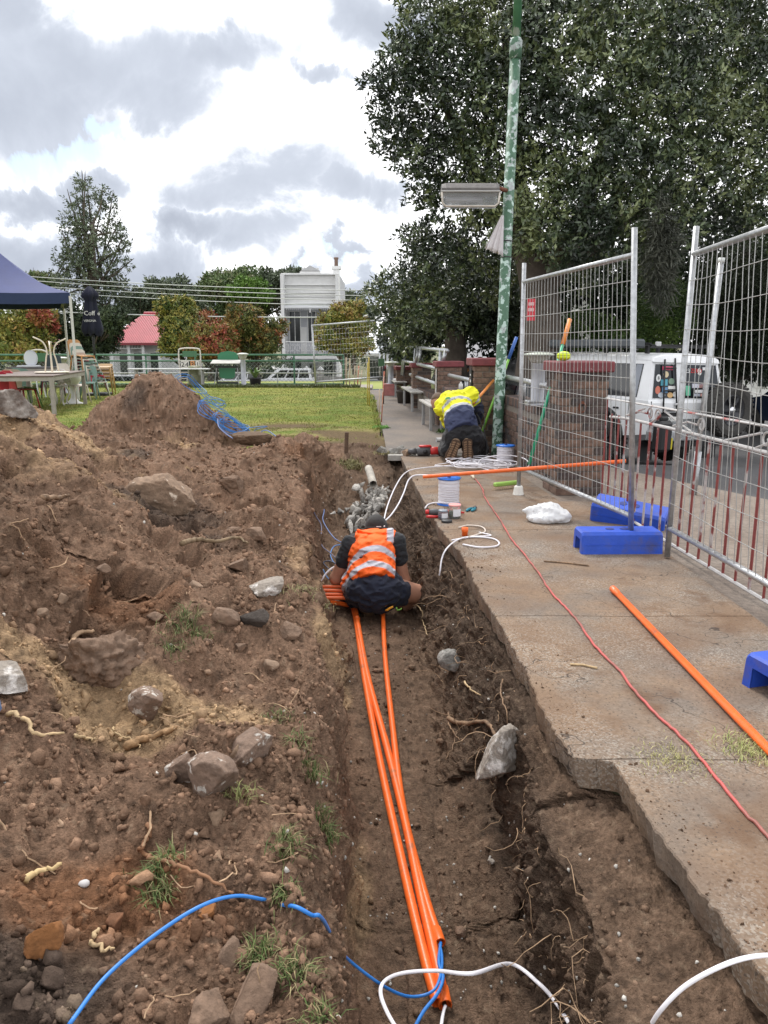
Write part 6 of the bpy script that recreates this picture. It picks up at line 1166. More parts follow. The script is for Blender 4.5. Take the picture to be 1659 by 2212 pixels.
# ================================================================== VEHICLES
M_CARW = mat('car_white', (.82, .83, .84), .28, coat=.5, var=.04, vs=3); M_GLASS = mat('car_glass', (.012, .014, .016), .08, spec=.7); M_TYRE = mat('tyre', (.05, .047, .043), .85, var=.2, vs=30, bump=.4); M_RIM = mat('rim_dark', (.05, .05, .055), .35, .5); M_CHR = mat('chrome', (.7, .7, .72), .2, .95); M_CBLK = mat('car_black', (.015, .015, .016), .5)
def wheel(parent, c, r=.41, wd=.26, axis='x', name='wheel', sgn=-1, tread=True):
    """tyre with lugs, dark rim, spokes and hub; axis along local x or y"""
    rt = rotm(0, R(90), 0) if axis == 'x' else rotm(R(90), 0, 0); h = wd / 2
    ty = MB().lathe([(r * .56, -h * .3), (r * .58, -h * .8), (r * .75, -h), (r * .93, -h * .95), (r, -h * .6), (r, h * .6), (r * .93, h * .95), (r * .75, h), (r * .58, h * .8), (r * .56, h * .3)], c, 40, rt, False)
    if tread:
        for i in range(36):
            a = 2 * math.pi * i / 36
            for s_ in (-1, 1): ty.box(Vector(c) + rt @ Vector((math.cos(a + s_ * .04) * r * .99, math.sin(a + s_ * .04) * r * .99, s_ * h * .62)), (.022, .034, h * .62), rt @ rotm(0, 0, a))
    tyo = ty.build(name if False else 'tyre', M_TYRE, parent, False, False)
    MB().lathe([(r * .6, h * .5 * sgn), (r * .56, h * .8 * sgn), (r * .5, h * .55 * sgn), (r * .2, h * .35 * sgn)], c, 28, rt).build('rim', M_RIM, tyo, True, False)
    mb = MB()
    for i in range(6): a = i * math.pi / 3; mb.box(Vector(c) + rt @ Vector((math.cos(a) * r * .36, math.sin(a) * r * .36, h * .55 * sgn)), (r * .32, .05, .03), rt @ rotm(0, 0, a), .006)
    mb.build('spokes', M_RIM, tyo, False, False); MB().lathe([(r * .15, h * .3 * sgn), (r * .15, h * .7 * sgn), (r * .07, h * .85 * sgn)], c, 16, rt).build('hub', M_CHR, tyo, True, False); return tyo
CY = -R(20)   # the back of the wagon recedes to the right
cw = thing('four_wheel_drive', 'white four wheel drive wagon with rear ladder and spare wheel behind the gate', 'car', (4.22 + .78, 12.5 + .3, -.66), 0); cw.rotation_euler = (0, R(1.5), R(25))
W2 = .85
def q(mb, nm, m, par=cw, sm=False): return mb.build(nm, m, par, sm, False)
# body shell: lower body with arches, glasshouse tapering upward
side = [(0, .62), (0, 1.12), (.02, 1.16), (3.3, 1.18), (4.5, 1.14), (4.72, 1.02), (4.74, .62), (4.55, .55)]
def arch(cy, r): return [(cy + r * math.cos(a), .48 + r * math.sin(a)) for a in np.linspace(.15, math.pi - .15, 9)]
poly = side + arch(3.75, .47) + [(3.2, .52), (1.6, .52)] + arch(1.05, .47) + [(.45, .56)]
q(MB().prism(poly, 'x', -W2, W2), 'body', M_CARW)
hb = MB(); lo, hi = [(-W2 + .01, .03, 1.15), (W2 - .01, .03, 1.15), (W2 - .01, 3.35, 1.17), (-W2 + .01, 3.35, 1.17)], [(-W2 + .13, .14, 1.82), (W2 - .13, .14, 1.82), (W2 - .13, 2.75, 1.84), (-W2 + .13, 2.75, 1.84)]
hb.add(lo + hi, [(0, 1, 2, 3), (4, 7, 6, 5), (0, 4, 5, 1), (1, 5, 6, 2), (2, 6, 7, 3), (3, 7, 4, 0)]); q(hb, 'cabin', M_CARW)
rf = MB(); V = []
for x, z in ((-W2 + .12, 1.80), (-W2 + .15, 1.86), (-W2 + .3, 1.905), (0, 1.925), (W2 - .3, 1.905), (W2 - .15, 1.86), (W2 - .12, 1.80)): V += [(x, .10, z - .03), (x, .16, z), (x, 2.6, z + .01), (x, 2.8, z - .04)]
F = [(i * 4 + k, (i + 1) * 4 + k, (i + 1) * 4 + k + 1, i * 4 + k + 1) for i in range(6) for k in range(3)] + [tuple(i * 4 for i in range(7))[::-1], tuple(i * 4 + 3 for i in range(7))]; q(rf.add(V, F), 'roof', M_CARW, cw, True)
def rearp(x, z, off=0): s = (z - 1.15) / .67; return Vector((x * (1 - .15 * s * abs(x) / W2), .03 + .11 * s - off, z)) if z > 1.15 else Vector((x, -off, z))
def leftp(y, z, off=0): s = (z - 1.15) / .67; return Vector((-(W2 - .01) + .12 * s - off, y, z))
def rear_quad(nm, m, x0, x1, z0, z1, off=.008, par=cw): return q(MB().quad(rearp(x0, z0, off), rearp(x1, z0, off), rearp(x1, z1, off), rearp(x0, z1, off)), nm, m, par)
def left_quad(nm, m, y0, y1, z0, z1, off=.006, sl=0, par=cw): return q(MB().quad(leftp(y1, z0, off), leftp(y0, z0, off), leftp(y0, z1, off), leftp(y1 - sl, z1, off)), nm, m, par)
dl = q(MB().add([rearp(-W2 + .06, .70, .004), rearp(-.165, .70, .004), rearp(-.165, 1.80, .004), rearp(-W2 + .06, 1.80, .004)], [(0, 1, 2, 3)]), 'rear_door', M_CARW); dr = q(MB().add([rearp(-.155, .70, .004), rearp(W2 - .06, .70, .004), rearp(W2 - .06, 1.80, .004), rearp(-.155, 1.80, .004)], [(0, 1, 2, 3)]), 'rear_door', M_CARW)
rear_quad('window', M_GLASS, -.76, -.25, 1.20, 1.74, .010, dl); rear_quad('window', M_GLASS, -.08, .76, 1.20, 1.74, .010, dr)
for x in (-.16, -W2 + .055, W2 - .055): q(MB().box((x, .075 if False else -.0, .92), (.008, .012, .46)), 'door_gap', M_CBLK)
left_quad('window', M_GLASS, .30, 1.25, 1.20, 1.74); left_quad('window', M_GLASS, 1.36, 2.15, 1.20, 1.74); left_quad('window', M_GLASS, 2.25, 3.0, 1.20, 1.74, .006, .35)
left_quad('curtain', mat('curtain', (.3, .32, .36), .8), .32, .46, 1.21, 1.73, .009)
for y in (.45, 1.3, 2.2): q(MB().box((-W2 - .001, y, .9), (.004, .010, .5)), 'door_gap', M_CBLK)
for y in (1.45, 2.35): q(MB().box((-W2 - .012, y, 1.06), (.025, .16, .03), None, .008), 'door_handle', M_CBLK)
q(MB().box((-W2 - .01, .75, 1.0), (.015, .14, .03), None, .005), 'side_badge', M_CBLK); q(MB().box((-.26, -.03, 1.10), (.1, .03, .035), None, .008), 'door_handle', M_CHR)
ff = MB(); pts = [( -W2 - .0, 1.05 + .49 * math.cos(a), .48 + .49 * math.sin(a)) for a in np.linspace(0, math.pi, 14)]; ff.tube([Vector((-W2 - .02, p[1], p[2])) for p in pts], .045, 8); q(ff, 'wheel_arch', M_CBLK, cw, True)
ff = MB(); ff.tube([Vector((-W2 - .02, 3.75 + .49 * math.cos(a), .48 + .49 * math.sin(a))) for a in np.linspace(0, math.pi, 14)], .045, 8); q(ff, 'wheel_arch', M_CBLK, cw, True)
for x in (-W2 + .08, W2 - .08):
    for y in (1.05, 3.75): wheel(cw, (x, y, .42), .42, .27, 'x', sgn=-1 if x < 0 else 1)
q(MB().box((0, -.10, .60), (1.72, .22, .17), None, .02), 'bumper', mat('checker_plate', (.42, .43, .44), .35, .8, var=.3, vs=30, bump=1, bs=60)); q(MB().box((0, -.06, .46), (1.5, .12, .10), None, .01), 'tow_bar', M_CBLK); rear_quad('kick_plate', MATS['checker_plate'], -.78, .70, .70, .86, .012)
for x in (-.72, .72): q(MB().box((x, -.215, .60), (.18, .012, .06), None, .004), 'rear_light', mat('lamp_red', (.35, .02, .02), .3)); q(MB().box((x, .12, .34), (.3, .02, .34)), 'mud_flap', M_CBLK)
# spare wheel on its carrier, ladder, number plate, jerry can
sp = Vector((.62, -.28, 1.02)); wheel(cw, sp, .45, .27, 'y', sgn=1); q(MB().tube([(.2, -.1, .62), (.45, -.12, .9), sp + Vector((0, .1, 0))], .03, 8), 'wheel_carrier', M_CBLK, cw, True)
ld = MB().tube([rearp(-.56, 1.82, .05), rearp(-.57, .95, .05)], .014, 6); q(ld, 'ladder_rail', M_CBLK, cw, True); q(MB().tube([rearp(-.30, 1.84, .05), rearp(-.27, .95, .05)], .014, 6), 'ladder_rail', M_CBLK, cw, True)
for z in (1.68, 1.32, 1.0): q(MB().tube([rearp(-.57, z, .05), rearp(-.28, z, .05)], .013, 6), 'ladder_rung', M_CBLK, cw, True)
q(MB().box((-.45, -.03, .92), (.4, .02, .10)), 'plate_holder', M_CBLK); q(MB().box((-.42, -.045, .865), (.33, .006, .075)), 'number_plate', mat('plate', (.75, .75, .72), .5))
def ctext(s, size, x, z, m, off=.055, nm='lettering'):
    o = text(s, size, m, None, Matrix.Identity(4), nm); o.parent = cw; o.data.transform(Matrix.Translation(rearp(x, z, off)) @ Matrix.Rotation(R(82 if z > 1.15 else 90), 4, 'X')); return o
ctext('TOYOTA 4', .068, -.42, .865, M_CBLK, .05); ctext('23', .10, .02, 1.64, M_WPR, .014); ctext('ZERO', .10, .22, 1.64, mat('print_red', (.6, .04, .04), .6), .014)
ctext('B', .07, -.66, 1.52, M_CBLK, .018)
def sticker(nm, x, z, w_, h_, c, rnd=False, door=None):
    M_ = mat('st_%d_%d_%d' % tuple(int(v * 99) for v in c), c, .6); s_ = 14 if rnd else 4; mb = MB(); ce = rearp(x, z, .013)
    if rnd: mb.add([rearp(x + w_ / 2 * math.cos(a), z + h_ / 2 * math.sin(a), .013) for a in np.linspace(0, 6.283, 17)[:-1]], [tuple(range(16))])
    else: mb.quad(rearp(x - w_ / 2, z - h_ / 2, .013), rearp(x + w_ / 2, z - h_ / 2, .013), rearp(x + w_ / 2, z + h_ / 2, .013), rearp(x - w_ / 2, z + h_ / 2, .013))
    return q(mb, nm, M_, door or cw)
for a in ((-.66, 1.52, .12, .12, (.75, .76, .75), 1), (-.45, 1.68, .26, .06, (.62, .08, .16), 0), (-.48, 1.58, .13, .1, (.72, .6, .38), 1), (-.52, 1.45, .16, .1, (.10, .38, .48), 0), (-.35, 1.47, .14, .1, (.2, .3, .22), 1), (-.66, 1.33, .12, .13, (.6, .18, .12), 1), (-.5, 1.33, .13, .09, (.15, .3, .5), 0), (-.34, 1.37, .17, .05, (.75, .75, .72), 0), (-.57, 1.25, .16, .09, (.5, .55, .6), 1), (-.38, 1.25, .13, .09, (.7, .45, .2), 1), (-.27, 1.26, .1, .1, (.78, .78, .76), 1)): sticker('sticker', *a[:4], a[4], a[5], dl)
for a in ((.25, 1.40, .26, .07, (.55, .55, .62), 0), (.33, 1.40, .1, .07, (.65, .2, .12), 0), (.02, 1.32, .1, .16, (.12, .45, .28), 0), (.27, 1.31, .18, .05, (.7, .7, .7), 0), (.22, 1.25, .14, .045, (.4, .42, .48), 0), (.36, 1.25, .12, .045, (.65, .35, .3), 0), (.42, 1.68, .08, .05, (.7, .7, .7), 0), (.30, 1.63, .1, .12, (.72, .7, .66), 1)): sticker('sticker', *a[:4], a[4], a[5], dr)
jc = MB().box((-.80, -.30, .62), (.30, .2, .50), None, .05); q(jc, 'jerry_can', M_CBLK); q(MB().box((-.80, -.30, .90), (.16, .08, .07), None, .02), 'can_cap', M_CBLK); q(MB().box((-.62, -.33, .5), (.03, .02, .18)), 'strap', mat('strap_y', (.6, .5, .02), .6))
# roof rack and awning
rk = MB()
for x in (-.72, .72): rk.tube([(x, .2, 2.06), (x, 2.7, 2.08)], .02, 6)
for y in np.linspace(.2, 2.7, 9): rk.box((0, y, 2.03), (1.46, .06, .03))
q(rk, 'roof_rack', M_CBLK); 
for x in (-.6, .6):
    for y in (.4, 1.4, 2.4): q(MB().box((x, y, 1.97), (.05, .06, .13)), 'rack_leg', M_CBLK)
q(MB().box((-.86, 1.5, 2.06), (.16, 2.5, .14), None, .03), 'awning', mat('awning_grey', (.10, .11, .12), .7)); q(MB().box((-.60, .17, 2.06), (.10, .05, .07), None, .01), 'work_light', mat('lamp_w', (.6, .6, .6), .3)); q(MB().box((.1, .12, 1.86), (.7, .03, .03)), 'rear_slot', M_CBLK)
# dark lettered van and black wagon behind the pillars
def simple_car(label, x, y, z, rz, L=4.6, Wd=1.8, Hb=.95, Ht=1.55, m=None, van=False, group='cars parked on the streets', name='parked_car'):
    t = thing(name, label, 'car', (x, y, z), rz, group); h = Wd / 2
    side = [(-L / 2, .35), (-L / 2, Hb * .8), (-L / 2 + .08, Hb), (L / 2 - 1.1 if not van else L / 2 - .5, Hb), (L / 2 - .1, Hb * .82), (L / 2, Hb * .6), (L / 2, .35)]
    for cx_ in (L / 2 - .85, -L / 2 + .8): side += [(cx_ + .37 * math.cos(a), .33 + .37 * math.sin(a)) for a in np.linspace(.1, math.pi - .1, 8)]
    MB().prism(side, 'y', -h, h).build('body', m, t, False, False); f = L / 2 - (1.1 if not van else .45)
    lo = [(-L / 2 + .06, -h + .04, Hb - .01), (f, -h + .04, Hb - .01), (f, h - .04, Hb - .01), (-L / 2 + .06, h - .04, Hb - .01)]; hi = [(-L / 2 + .25, -h + .2, Ht), (f - .75, -h + .2, Ht), (f - .75, h - .2, Ht), (-L / 2 + .25, h - .2, Ht)]
    MB().add(lo + hi, [(0, 3, 2, 1), (4, 5, 6, 7), (0, 1, 5, 4), (1, 2, 6, 5), (2, 3, 7, 6), (3, 0, 4, 7)]).build('cabin', m, t, False, False)
    def P(u, v, s_, o=.012): a = Vector(lo[0]).lerp(Vector(lo[1]), u); b = Vector(hi[0]).lerp(Vector(hi[1]), u); p = a.lerp(b, v); return Vector((p.x, (p.y - o) * s_, p.z))
    for s_ in (1, -1):
        for u0, u1 in ((.06, .30), (.33, .60), (.63, .92)):
            MB().quad(P(u0, .12, s_), P(u1, .12, s_), P(u1 if u1 < .9 else .86, .86, s_), P(u0, .86, s_)).build('window', M_GLASS, t, False, False)
    for e, s_ in ((0, -1), (1, 1)):
        a, b = (Vector(lo[0]), Vector(hi[0])) if e == 0 else (Vector(lo[1]), Vector(hi[1])); c0, c1 = a.lerp(b, .12), a.lerp(b, .86); MB().quad(*[Vector((c.x + s_ * .012, c.y * k * .92, c.z)) for c, k in ((c0, 1), (c0, -1), (c1, -1), (c1, 1))]).build('window', M_GLASS, t, False, False)
    for cx_ in (L / 2 - .85, -L / 2 + .8):
        for s_ in (-1, 1): wheel(t, (cx_, s_ * (h - .1), .33), .33, .2, 'y', sgn=1 if s_ < 0 else -1, tread=False)
    for s_ in (-1, 1): MB().box((-L / 2 - .005, s_ * (h - .2), Hb * .78), (.03, .3, .14), None, .01).build('rear_light', mat('lamp_red', (.35, .02, .02), .3), t, False, False); MB().box((L / 2 - .02, s_ * (h - .25), Hb * .66), (.06, .34, .13), None, .01).build('headlight', mat('lamp_w', (.6, .6, .6), .3), t, False, False)
    return t
M_CDARK = mat('car_dark', (.012, .014, .02), .2, coat=.6)
simple_car('glossy black car behind the wall between the pole and the nearest pillar', 2.85, 15.6, -.76, R(94), 4.6, 1.68, m=M_CDARK)
vn = simple_car('dark work van with orange bolts and white lettering behind the pillars', 2.9, 19.2, -.85, R(98), 4.9, 1.85, 1.1, 1.9, M_CDARK, True)
def vtext(s, size, px_, py_, m, Y=16.4): return text(s, size, m, vn, Matrix.Identity(4), 'lettering')
vb = thing('van_tailgate_sign', 'black sign panel with orange bolts and white letters on the back of the van', 'sign', A(1003, 812, 19.4)); pc = A(1003, 806, 19.4); MB().box(pc + Vector((0, .03, 0)), (.52, .02, .58)).build('panel', mat('panel_black', (.012, .015, .025), .4), vb)
for s_, sz_, px_, py_, m_ in (('A', .14, 990, 803, M_WPR), ('ET', .14, 1020, 803, M_WPR), ('ECO', .1, 1001, 820, M_WPR), ('DRIVE', .05, 1001, 828, M_WPR)): text(s_, sz_, m_, vb, Matrix.Translation(A(px_, py_, 19.38)) @ Matrix.Rotation(R(90), 4, 'X'))
for i in range(2):
    c_ = A(1001 + i * 9, 800, 19.38) ; MB().add([c_ + Vector(v) * 1.0 for v in ((.02, 0, .07), (-.045, 0, -.01), (-.005, 0, -.01), (-.025, 0, -.085), (.045, 0, .015), (.005, 0, .015))], [(0, 1, 2, 5), (2, 3, 4, 5)]).build('bolt', mat('bolt_or', (.8, .28, .03), .5), vb)
vn.location = (A(1003, 806, 19.4).x + .55, 21.95, -.85)
simple_car('white wagon parked on the cross street seen through the far fence', *A(612, 800, 56).xy, -1.95, R(180), 4.4, m=M_CARW, Hb=1.0, Ht=1.7); simple_car('white hatchback parked on the cross street left of the garden light', *A(505, 800, 57).xy, -1.95, R(180), 4.0, m=M_CARW, Hb=.85, Ht=1.4)
simple_car('pale sedan parked in front of the red roofed cottage', *A(285, 800, 52).xy, -1.93, R(0), 4.4, m=mat('car_silver', (.5, .52, .54), .3, .3), Hb=.85, Ht=1.35)
simple_car('dark blue car parked beyond the white four wheel drive', 10.6, 18.5, -.8, R(110), m=mat('car_blue', (.01, .02, .05), .25, coat=.5))
# ================================================================== FAR FENCE AND LAWN FURNITURE
M_FGRN = mat('fence_green', (.05, .15, .08), .55, var=.2, vs=5); M_FWH = mat('fence_white', (.5, .5, .48), .6)
ff_ = thing('chain_link_fence', 'green pipe fence with chain link mesh along the far lawn edge', 'fence', (-8, 28.1, -.1))
xe = A(742, 800, 28.1).x
def fr(z, x0=-17.5, x1=xe, r=.03, m=M_FGRN, nm='rail', dy=0): MB().tube([(x0, 28.1 + dy, z), (x1, 28.1 + dy, z)], r, 8).build(nm, m, ff_, True)
fr(1.05, r=.035); fr(.84); fr(.02); fr(.40, m=M_FWH, r=.022, dy=.3)
for x in np.linspace(-17.4, xe, 10): MB().tube([(x, 28.12, -.16), (x, 28.12, 1.05)], .03, 8).build('post', M_FGRN, ff_, True)
for x in np.linspace(-16, xe - .4, 8): MB().tube([(x, 28.42, -.16), (x, 28.42, .41)], .02, 6).build('post', M_FWH, ff_, True)
mb = MB(); xs_ = np.arange(-17.4, xe, .15)
for x in xs_:
    for s_ in (-1, 1):
        p = Vector((x, 28.1, .04)); e = Vector((x + s_ * .78, 28.1 + .01 * s_, .82)); mb.tube([p, e], .0048, 3, False)
lk = mb.build('chain_link', mat('link', (.20, .25, .22), .6, .2), ff_); lk['kind'] = 'stuff'
# score frame with numbers
sf = thing('score_frame', 'white tube score frame with number cards on the far lawn kerb', 'score board', (*A(411, 826, 27.4).xy, 0)); c0 = A(389, 815, 27.4); c1 = A(432, 753, 27.4); M_TW = mat('tube_cream', (.6, .56, .5), .5)
zt = c1.z; x0_, x1_ = c0.x, c1.x; MB().tube(spline([(x0_ + .03, 27.4, .2), (x0_, 27.4, .7), (x0_, 27.4, zt - .12), (x0_ + .1, 27.4, zt), (x1_ - .1, 27.4, zt), (x1_, 27.4, zt - .12), (x1_, 27.4, .7), (x1_ + .03, 27.4, .2)], 4), .025, 8).build('frame', M_TW, sf, True)
for z in (.25, .46, .86): MB().tube([(x0_, 27.4, z), (x1_, 27.4, z)], .016, 6).build('bar', M_TW, sf, True)
MB().box(((x0_ + x1_) / 2, 27.42, zt - .18), (.5, .02, .2)).build('board', mat('board_green', (.06, .16, .08), .6), sf); MB().box(((x0_ + x1_) / 2, 27.44, .58), (.66, .02, .5)).build('back_board', mat('board_dark', (.03, .05, .04), .7), sf)
for i, (px_, s_) in enumerate(((395, '2'), (404, '4'), (416, '3'), (427, '1'))):
    p = A(px_, 788, 27.36); MB().box(p, (.14, .012, .25)).build('card', mat('card_w', (.68, .66, .6), .7) if i != 2 else mat('card_or', (.65, .3, .12), .7), sf); text(s_, .24, M_BLK, sf, Matrix.Translation(p + Vector((0, -.012, 0))) @ Matrix.Rotation(R(90), 4, 'X'))
kg = thing('keg', 'old green steel keg standing in front of the score frame', 'keg', (*A(421, 826, 26.9).xy, 0)); MB().lathe([(.19, 0), (.21, .04), (.225, .18), (.24, .2), (.24, .23), (.235, .3), (.245, .38), (.24, .41), (.225, .42), (.215, .58), (.2, .68), (.17, .70)], (0, 0, 0), 22).build('shell', mat('keg_green', (.20, .21, .13), .5, .2, col2=(.42, .36, .3), mask=(5, .6, .68, 4)), kg, True, False)
MB().lathe([(.03, 0), (.03, .02)], (-.08, -.23, .38), 10, rotm(R(90))).build('bung', M_BLK, kg, False, False)
gc = thing('folding_chair', 'green folding chair with a writing table in front on the far kerb', 'chair', (*A(492, 826, 27).xy, 0)); cxx = A(492, 826, 27).x; M_CG = mat('chair_green', (.04, .20, .10), .5)
MB().prism([(cxx - .35, .0), (cxx - .35, .20), (cxx - .22, .28), (cxx, .31), (cxx + .22, .28), (cxx + .35, .2), (cxx + .35, 0)], 'y', 27.2, 27.25).build('backrest', M_CG, gc); gc.children[0].location.z += .88
b_ = MB().prism([(cxx - .29, .62), (cxx + .27, .62), (cxx + .25, .32), (cxx + .16, .26), (cxx - .16, .26), (cxx - .27, .32)], 'y', 27.0, 27.05); b_.build('seat', M_CG, gc)
MB().box((cxx + .0, 26.85, .83), (1.0, .45, .03), rotm(R(14), 0, 0), .005).build('table_top', mat('grey_ply', (.42, .41, .38), .7, var=.2), gc)
for x in (-.36, .38): MB().tube([(cxx + x, 26.95, 0), (cxx + x * .95, 27.0, .82)], .022, 6).build('leg', M_CBLK, gc); MB().tube([(cxx + x * 1.15, 26.7, 0), (cxx + x * .9, 27.0, .8)], .018, 6).build('leg', MATS['bench_leg'], gc)
for z in (.12, .66): MB().box((cxx, 26.93, z), (.75, .03, .06)).build('crossbar', M_CBLK, gc)
bw = A(353, 795, 25.9); t = bench('long white bench on the far lawn kerb behind the soil cone', (A(265, 800, 25.9).x + A(441, 800, 25.9).x) / 2, 26.6, 2.75, .36, .62, 0, None, 2)
for ch_ in t.children:
    if ch_.name.startswith('slat'): ch_.data.materials.clear(); ch_.data.materials.append(mat('bench_white', (.62, .62, .62), .6, var=.1))
# gazebo, umbrella
gz = thing('gazebo', 'navy pop-up gazebo canopy at the left picture edge', 'gazebo', (-8.25, 20, 0)); X0, Y0, S_ = A(153, 660, 20).x, 20.0, 3.1; za, zb, zp = 2.42, 2.68, 3.75; M_NAVYC = mat('canopy_navy', (.035, .05, .16), .75, var=.1, vs=2, bump=.2, bs=20); ga = R(25); gu, gw_ = Vector((math.cos(ga), math.sin(ga), 0)) * S_, Vector((-math.sin(ga), math.cos(ga), 0)) * S_; g0 = Vector((X0, Y0, 0)); cs_ = [(v.x, v.y) for v in (g0, g0 - gu, g0 - gu + gw_, g0 + gw_)]; pk_ = (*(g0 - gu / 2 + gw_ / 2).xy, zp); V = []; F = []
for i in range(4):
    a, b = Vector((*cs_[i], zb)), Vector((*cs_[(i + 1) % 4], zb)); pk = Vector(pk_); nU, nV = 10, 8; base = len(V)
    for v in range(nV + 1):
        for u in range(nU + 1):
            p = a.lerp(b, u / nU).lerp(pk, v / nV); p.z -= .18 * math.sin(math.pi * v / nV) * (.35 + .65 * abs(1 - 2 * u / nU)) + .05 * math.sin(math.pi * u / nU) * (1 - v / nV); V.append(p)
    F += [(base + v * (nU + 1) + u, base + v * (nU + 1) + u + 1, base + (v + 1) * (nU + 1) + u + 1, base + (v + 1) * (nU + 1) + u) for v in range(nV) for u in range(nU)]
nmesh('canopy', V, F, M_NAVYC, gz, True)
mb = MB()
for i in range(4):
    a, b = Vector((*cs_[i], 0)), Vector((*cs_[(i + 1) % 4], 0))
    for u in range(10): p, q_ = a.lerp(b, u / 10), a.lerp(b, (u + 1) / 10); s0, s1 = .05 * math.sin(math.pi * u / 10), .05 * math.sin(math.pi * (u + 1) / 10); mb.quad(Z(p, za - s0), Z(q_, za - s1), Z(q_, zb - s1 + .005), Z(p, zb - s0 + .005))
mb.build('valance', mat('valance_navy', (.02, .035, .09), .8, var=.1, vs=3), gz)
for c in cs_: MB().box((c[0], c[1], 1.3), (.05, .05, 2.6)).build('leg', mat('leg_cream', (.55, .54, .5), .5), gz)
for k, (a, b) in enumerate(((0, 1), (0, 3))):
    a, b = Vector((*cs_[a], 0)), Vector((*cs_[b], 0)); n = 4; gi = (g0 - gu / 2 + gw_ / 2); a, b = a.lerp(gi, .05), b.lerp(gi, .05)
    for i in range(n): p, q_ = a.lerp(b, i / n), a.lerp(b, (i + 1) / n); MB().tube([Z(p, 2.44), Z(q_, 2.64)], .01, 5).build('truss', M_BLEG, gz); MB().tube([Z(p, 2.64), Z(q_, 2.44)], .01, 5).build('truss', M_BLEG, gz)
um = thing('market_umbrella', 'closed navy market umbrella with white lettering beside the gazebo', 'umbrella', (*A(201, 800, 22).xy, 0)); uc = A(201, 725, 22); ut = A(197, 618, 22).z; ub = A(201, 724, 22).z; hU = ut - ub; V = []; nA, nZ = 36, 14
for j in range(nZ + 1):
    t_ = j / nZ; r_ = np.interp(t_, [0, .06, .18, .28, .6, .9, 1], [.03, .12, .25, .14, .2, .27, .2]); 
    for i in range(nA): a = 2 * math.pi * i / nA; rr = r_ * (1 + (.22 if t_ > .2 else .12) * math.cos(a * 6 + t_ * 2)); V.append((uc.x + rr * math.cos(a), uc.y + rr * math.sin(a), ut - t_ * hU + (.04 * math.cos(a * 6) if j == nZ else 0)))
F = [(j * nA + i, j * nA + (i + 1) % nA, (j + 1) * nA + (i + 1) % nA, (j + 1) * nA + i) for j in range(nZ) for i in range(nA)]; nmesh('canopy', V, [f[::-1] for f in F], mat('umbrella_navy', (.008, .010, .025), .85, bump=.2), um, True); MB().tube([(uc.x, uc.y, 0), (uc.x, uc.y, ut - .1)], .03, 10).build('pole', M_CBLK, um, True)
MB().box((uc.x + .04, uc.y, .04), (.6, .6, .08), None, .02).build('base', M_CBLK, um)
for s_, sz_, px_, py_ in (('Coff', .17, 193, 677), ('VERONA', .085, 194, 693), ('e', .15, 213, 677)): text(s_, sz_, M_WPR, um, Matrix.Translation(A(px_, py_, 21.7)) @ Matrix.Rotation(R(90), 4, 'X'))
# tables and chairs under the gazebo
M_TBL = mat('table_wood', (.13, .09, .075), .6, var=.3, vs=6, bump=.2); M_TLEG = mat('table_leg', (.30, .27, .24), .6, var=.2)
def table(label, c, n_l, L, Wd, h, m=M_TBL):
    t = thing('table', label, 'table', (c[0], c[1], 0), n_l)
    for i in range(5): MB().box((0, -Wd / 2 + Wd / 5 * (i + .5), h - .015), (L, Wd / 5 - .006, .03), None, .003).build('plank', m, t, False, False)
    for s_ in (-1, 1): MB().box((0, s_ * (Wd / 2 - .03), h - .07), (L - .1, .03, .08)).build('apron', M_TLEG, t, False, False); MB().box((s_ * (L / 2 - .03), 0, h - .07), (.03, Wd - .1, .08)).build('apron', M_TLEG, t, False, False)
    for sx in (-1, 1):
        for sy in (-1, 1): MB().box((sx * (L / 2 - .05), sy * (Wd / 2 - .05), (h - .03) / 2), (.08, .08, h - .03), None, .006).build('leg', M_TLEG, t, False, False)
    return t
ta = R(99.5); table('long weathered table nearest to the soil heaps', (-7.55, 17.05), ta, 3.1, 1.35, .80); table('dark smaller table behind the weathered table', (-8.75, 19.6), 0.1, 1.1, .8, .86, mat('table_dark', (.06, .05, .05), .5))
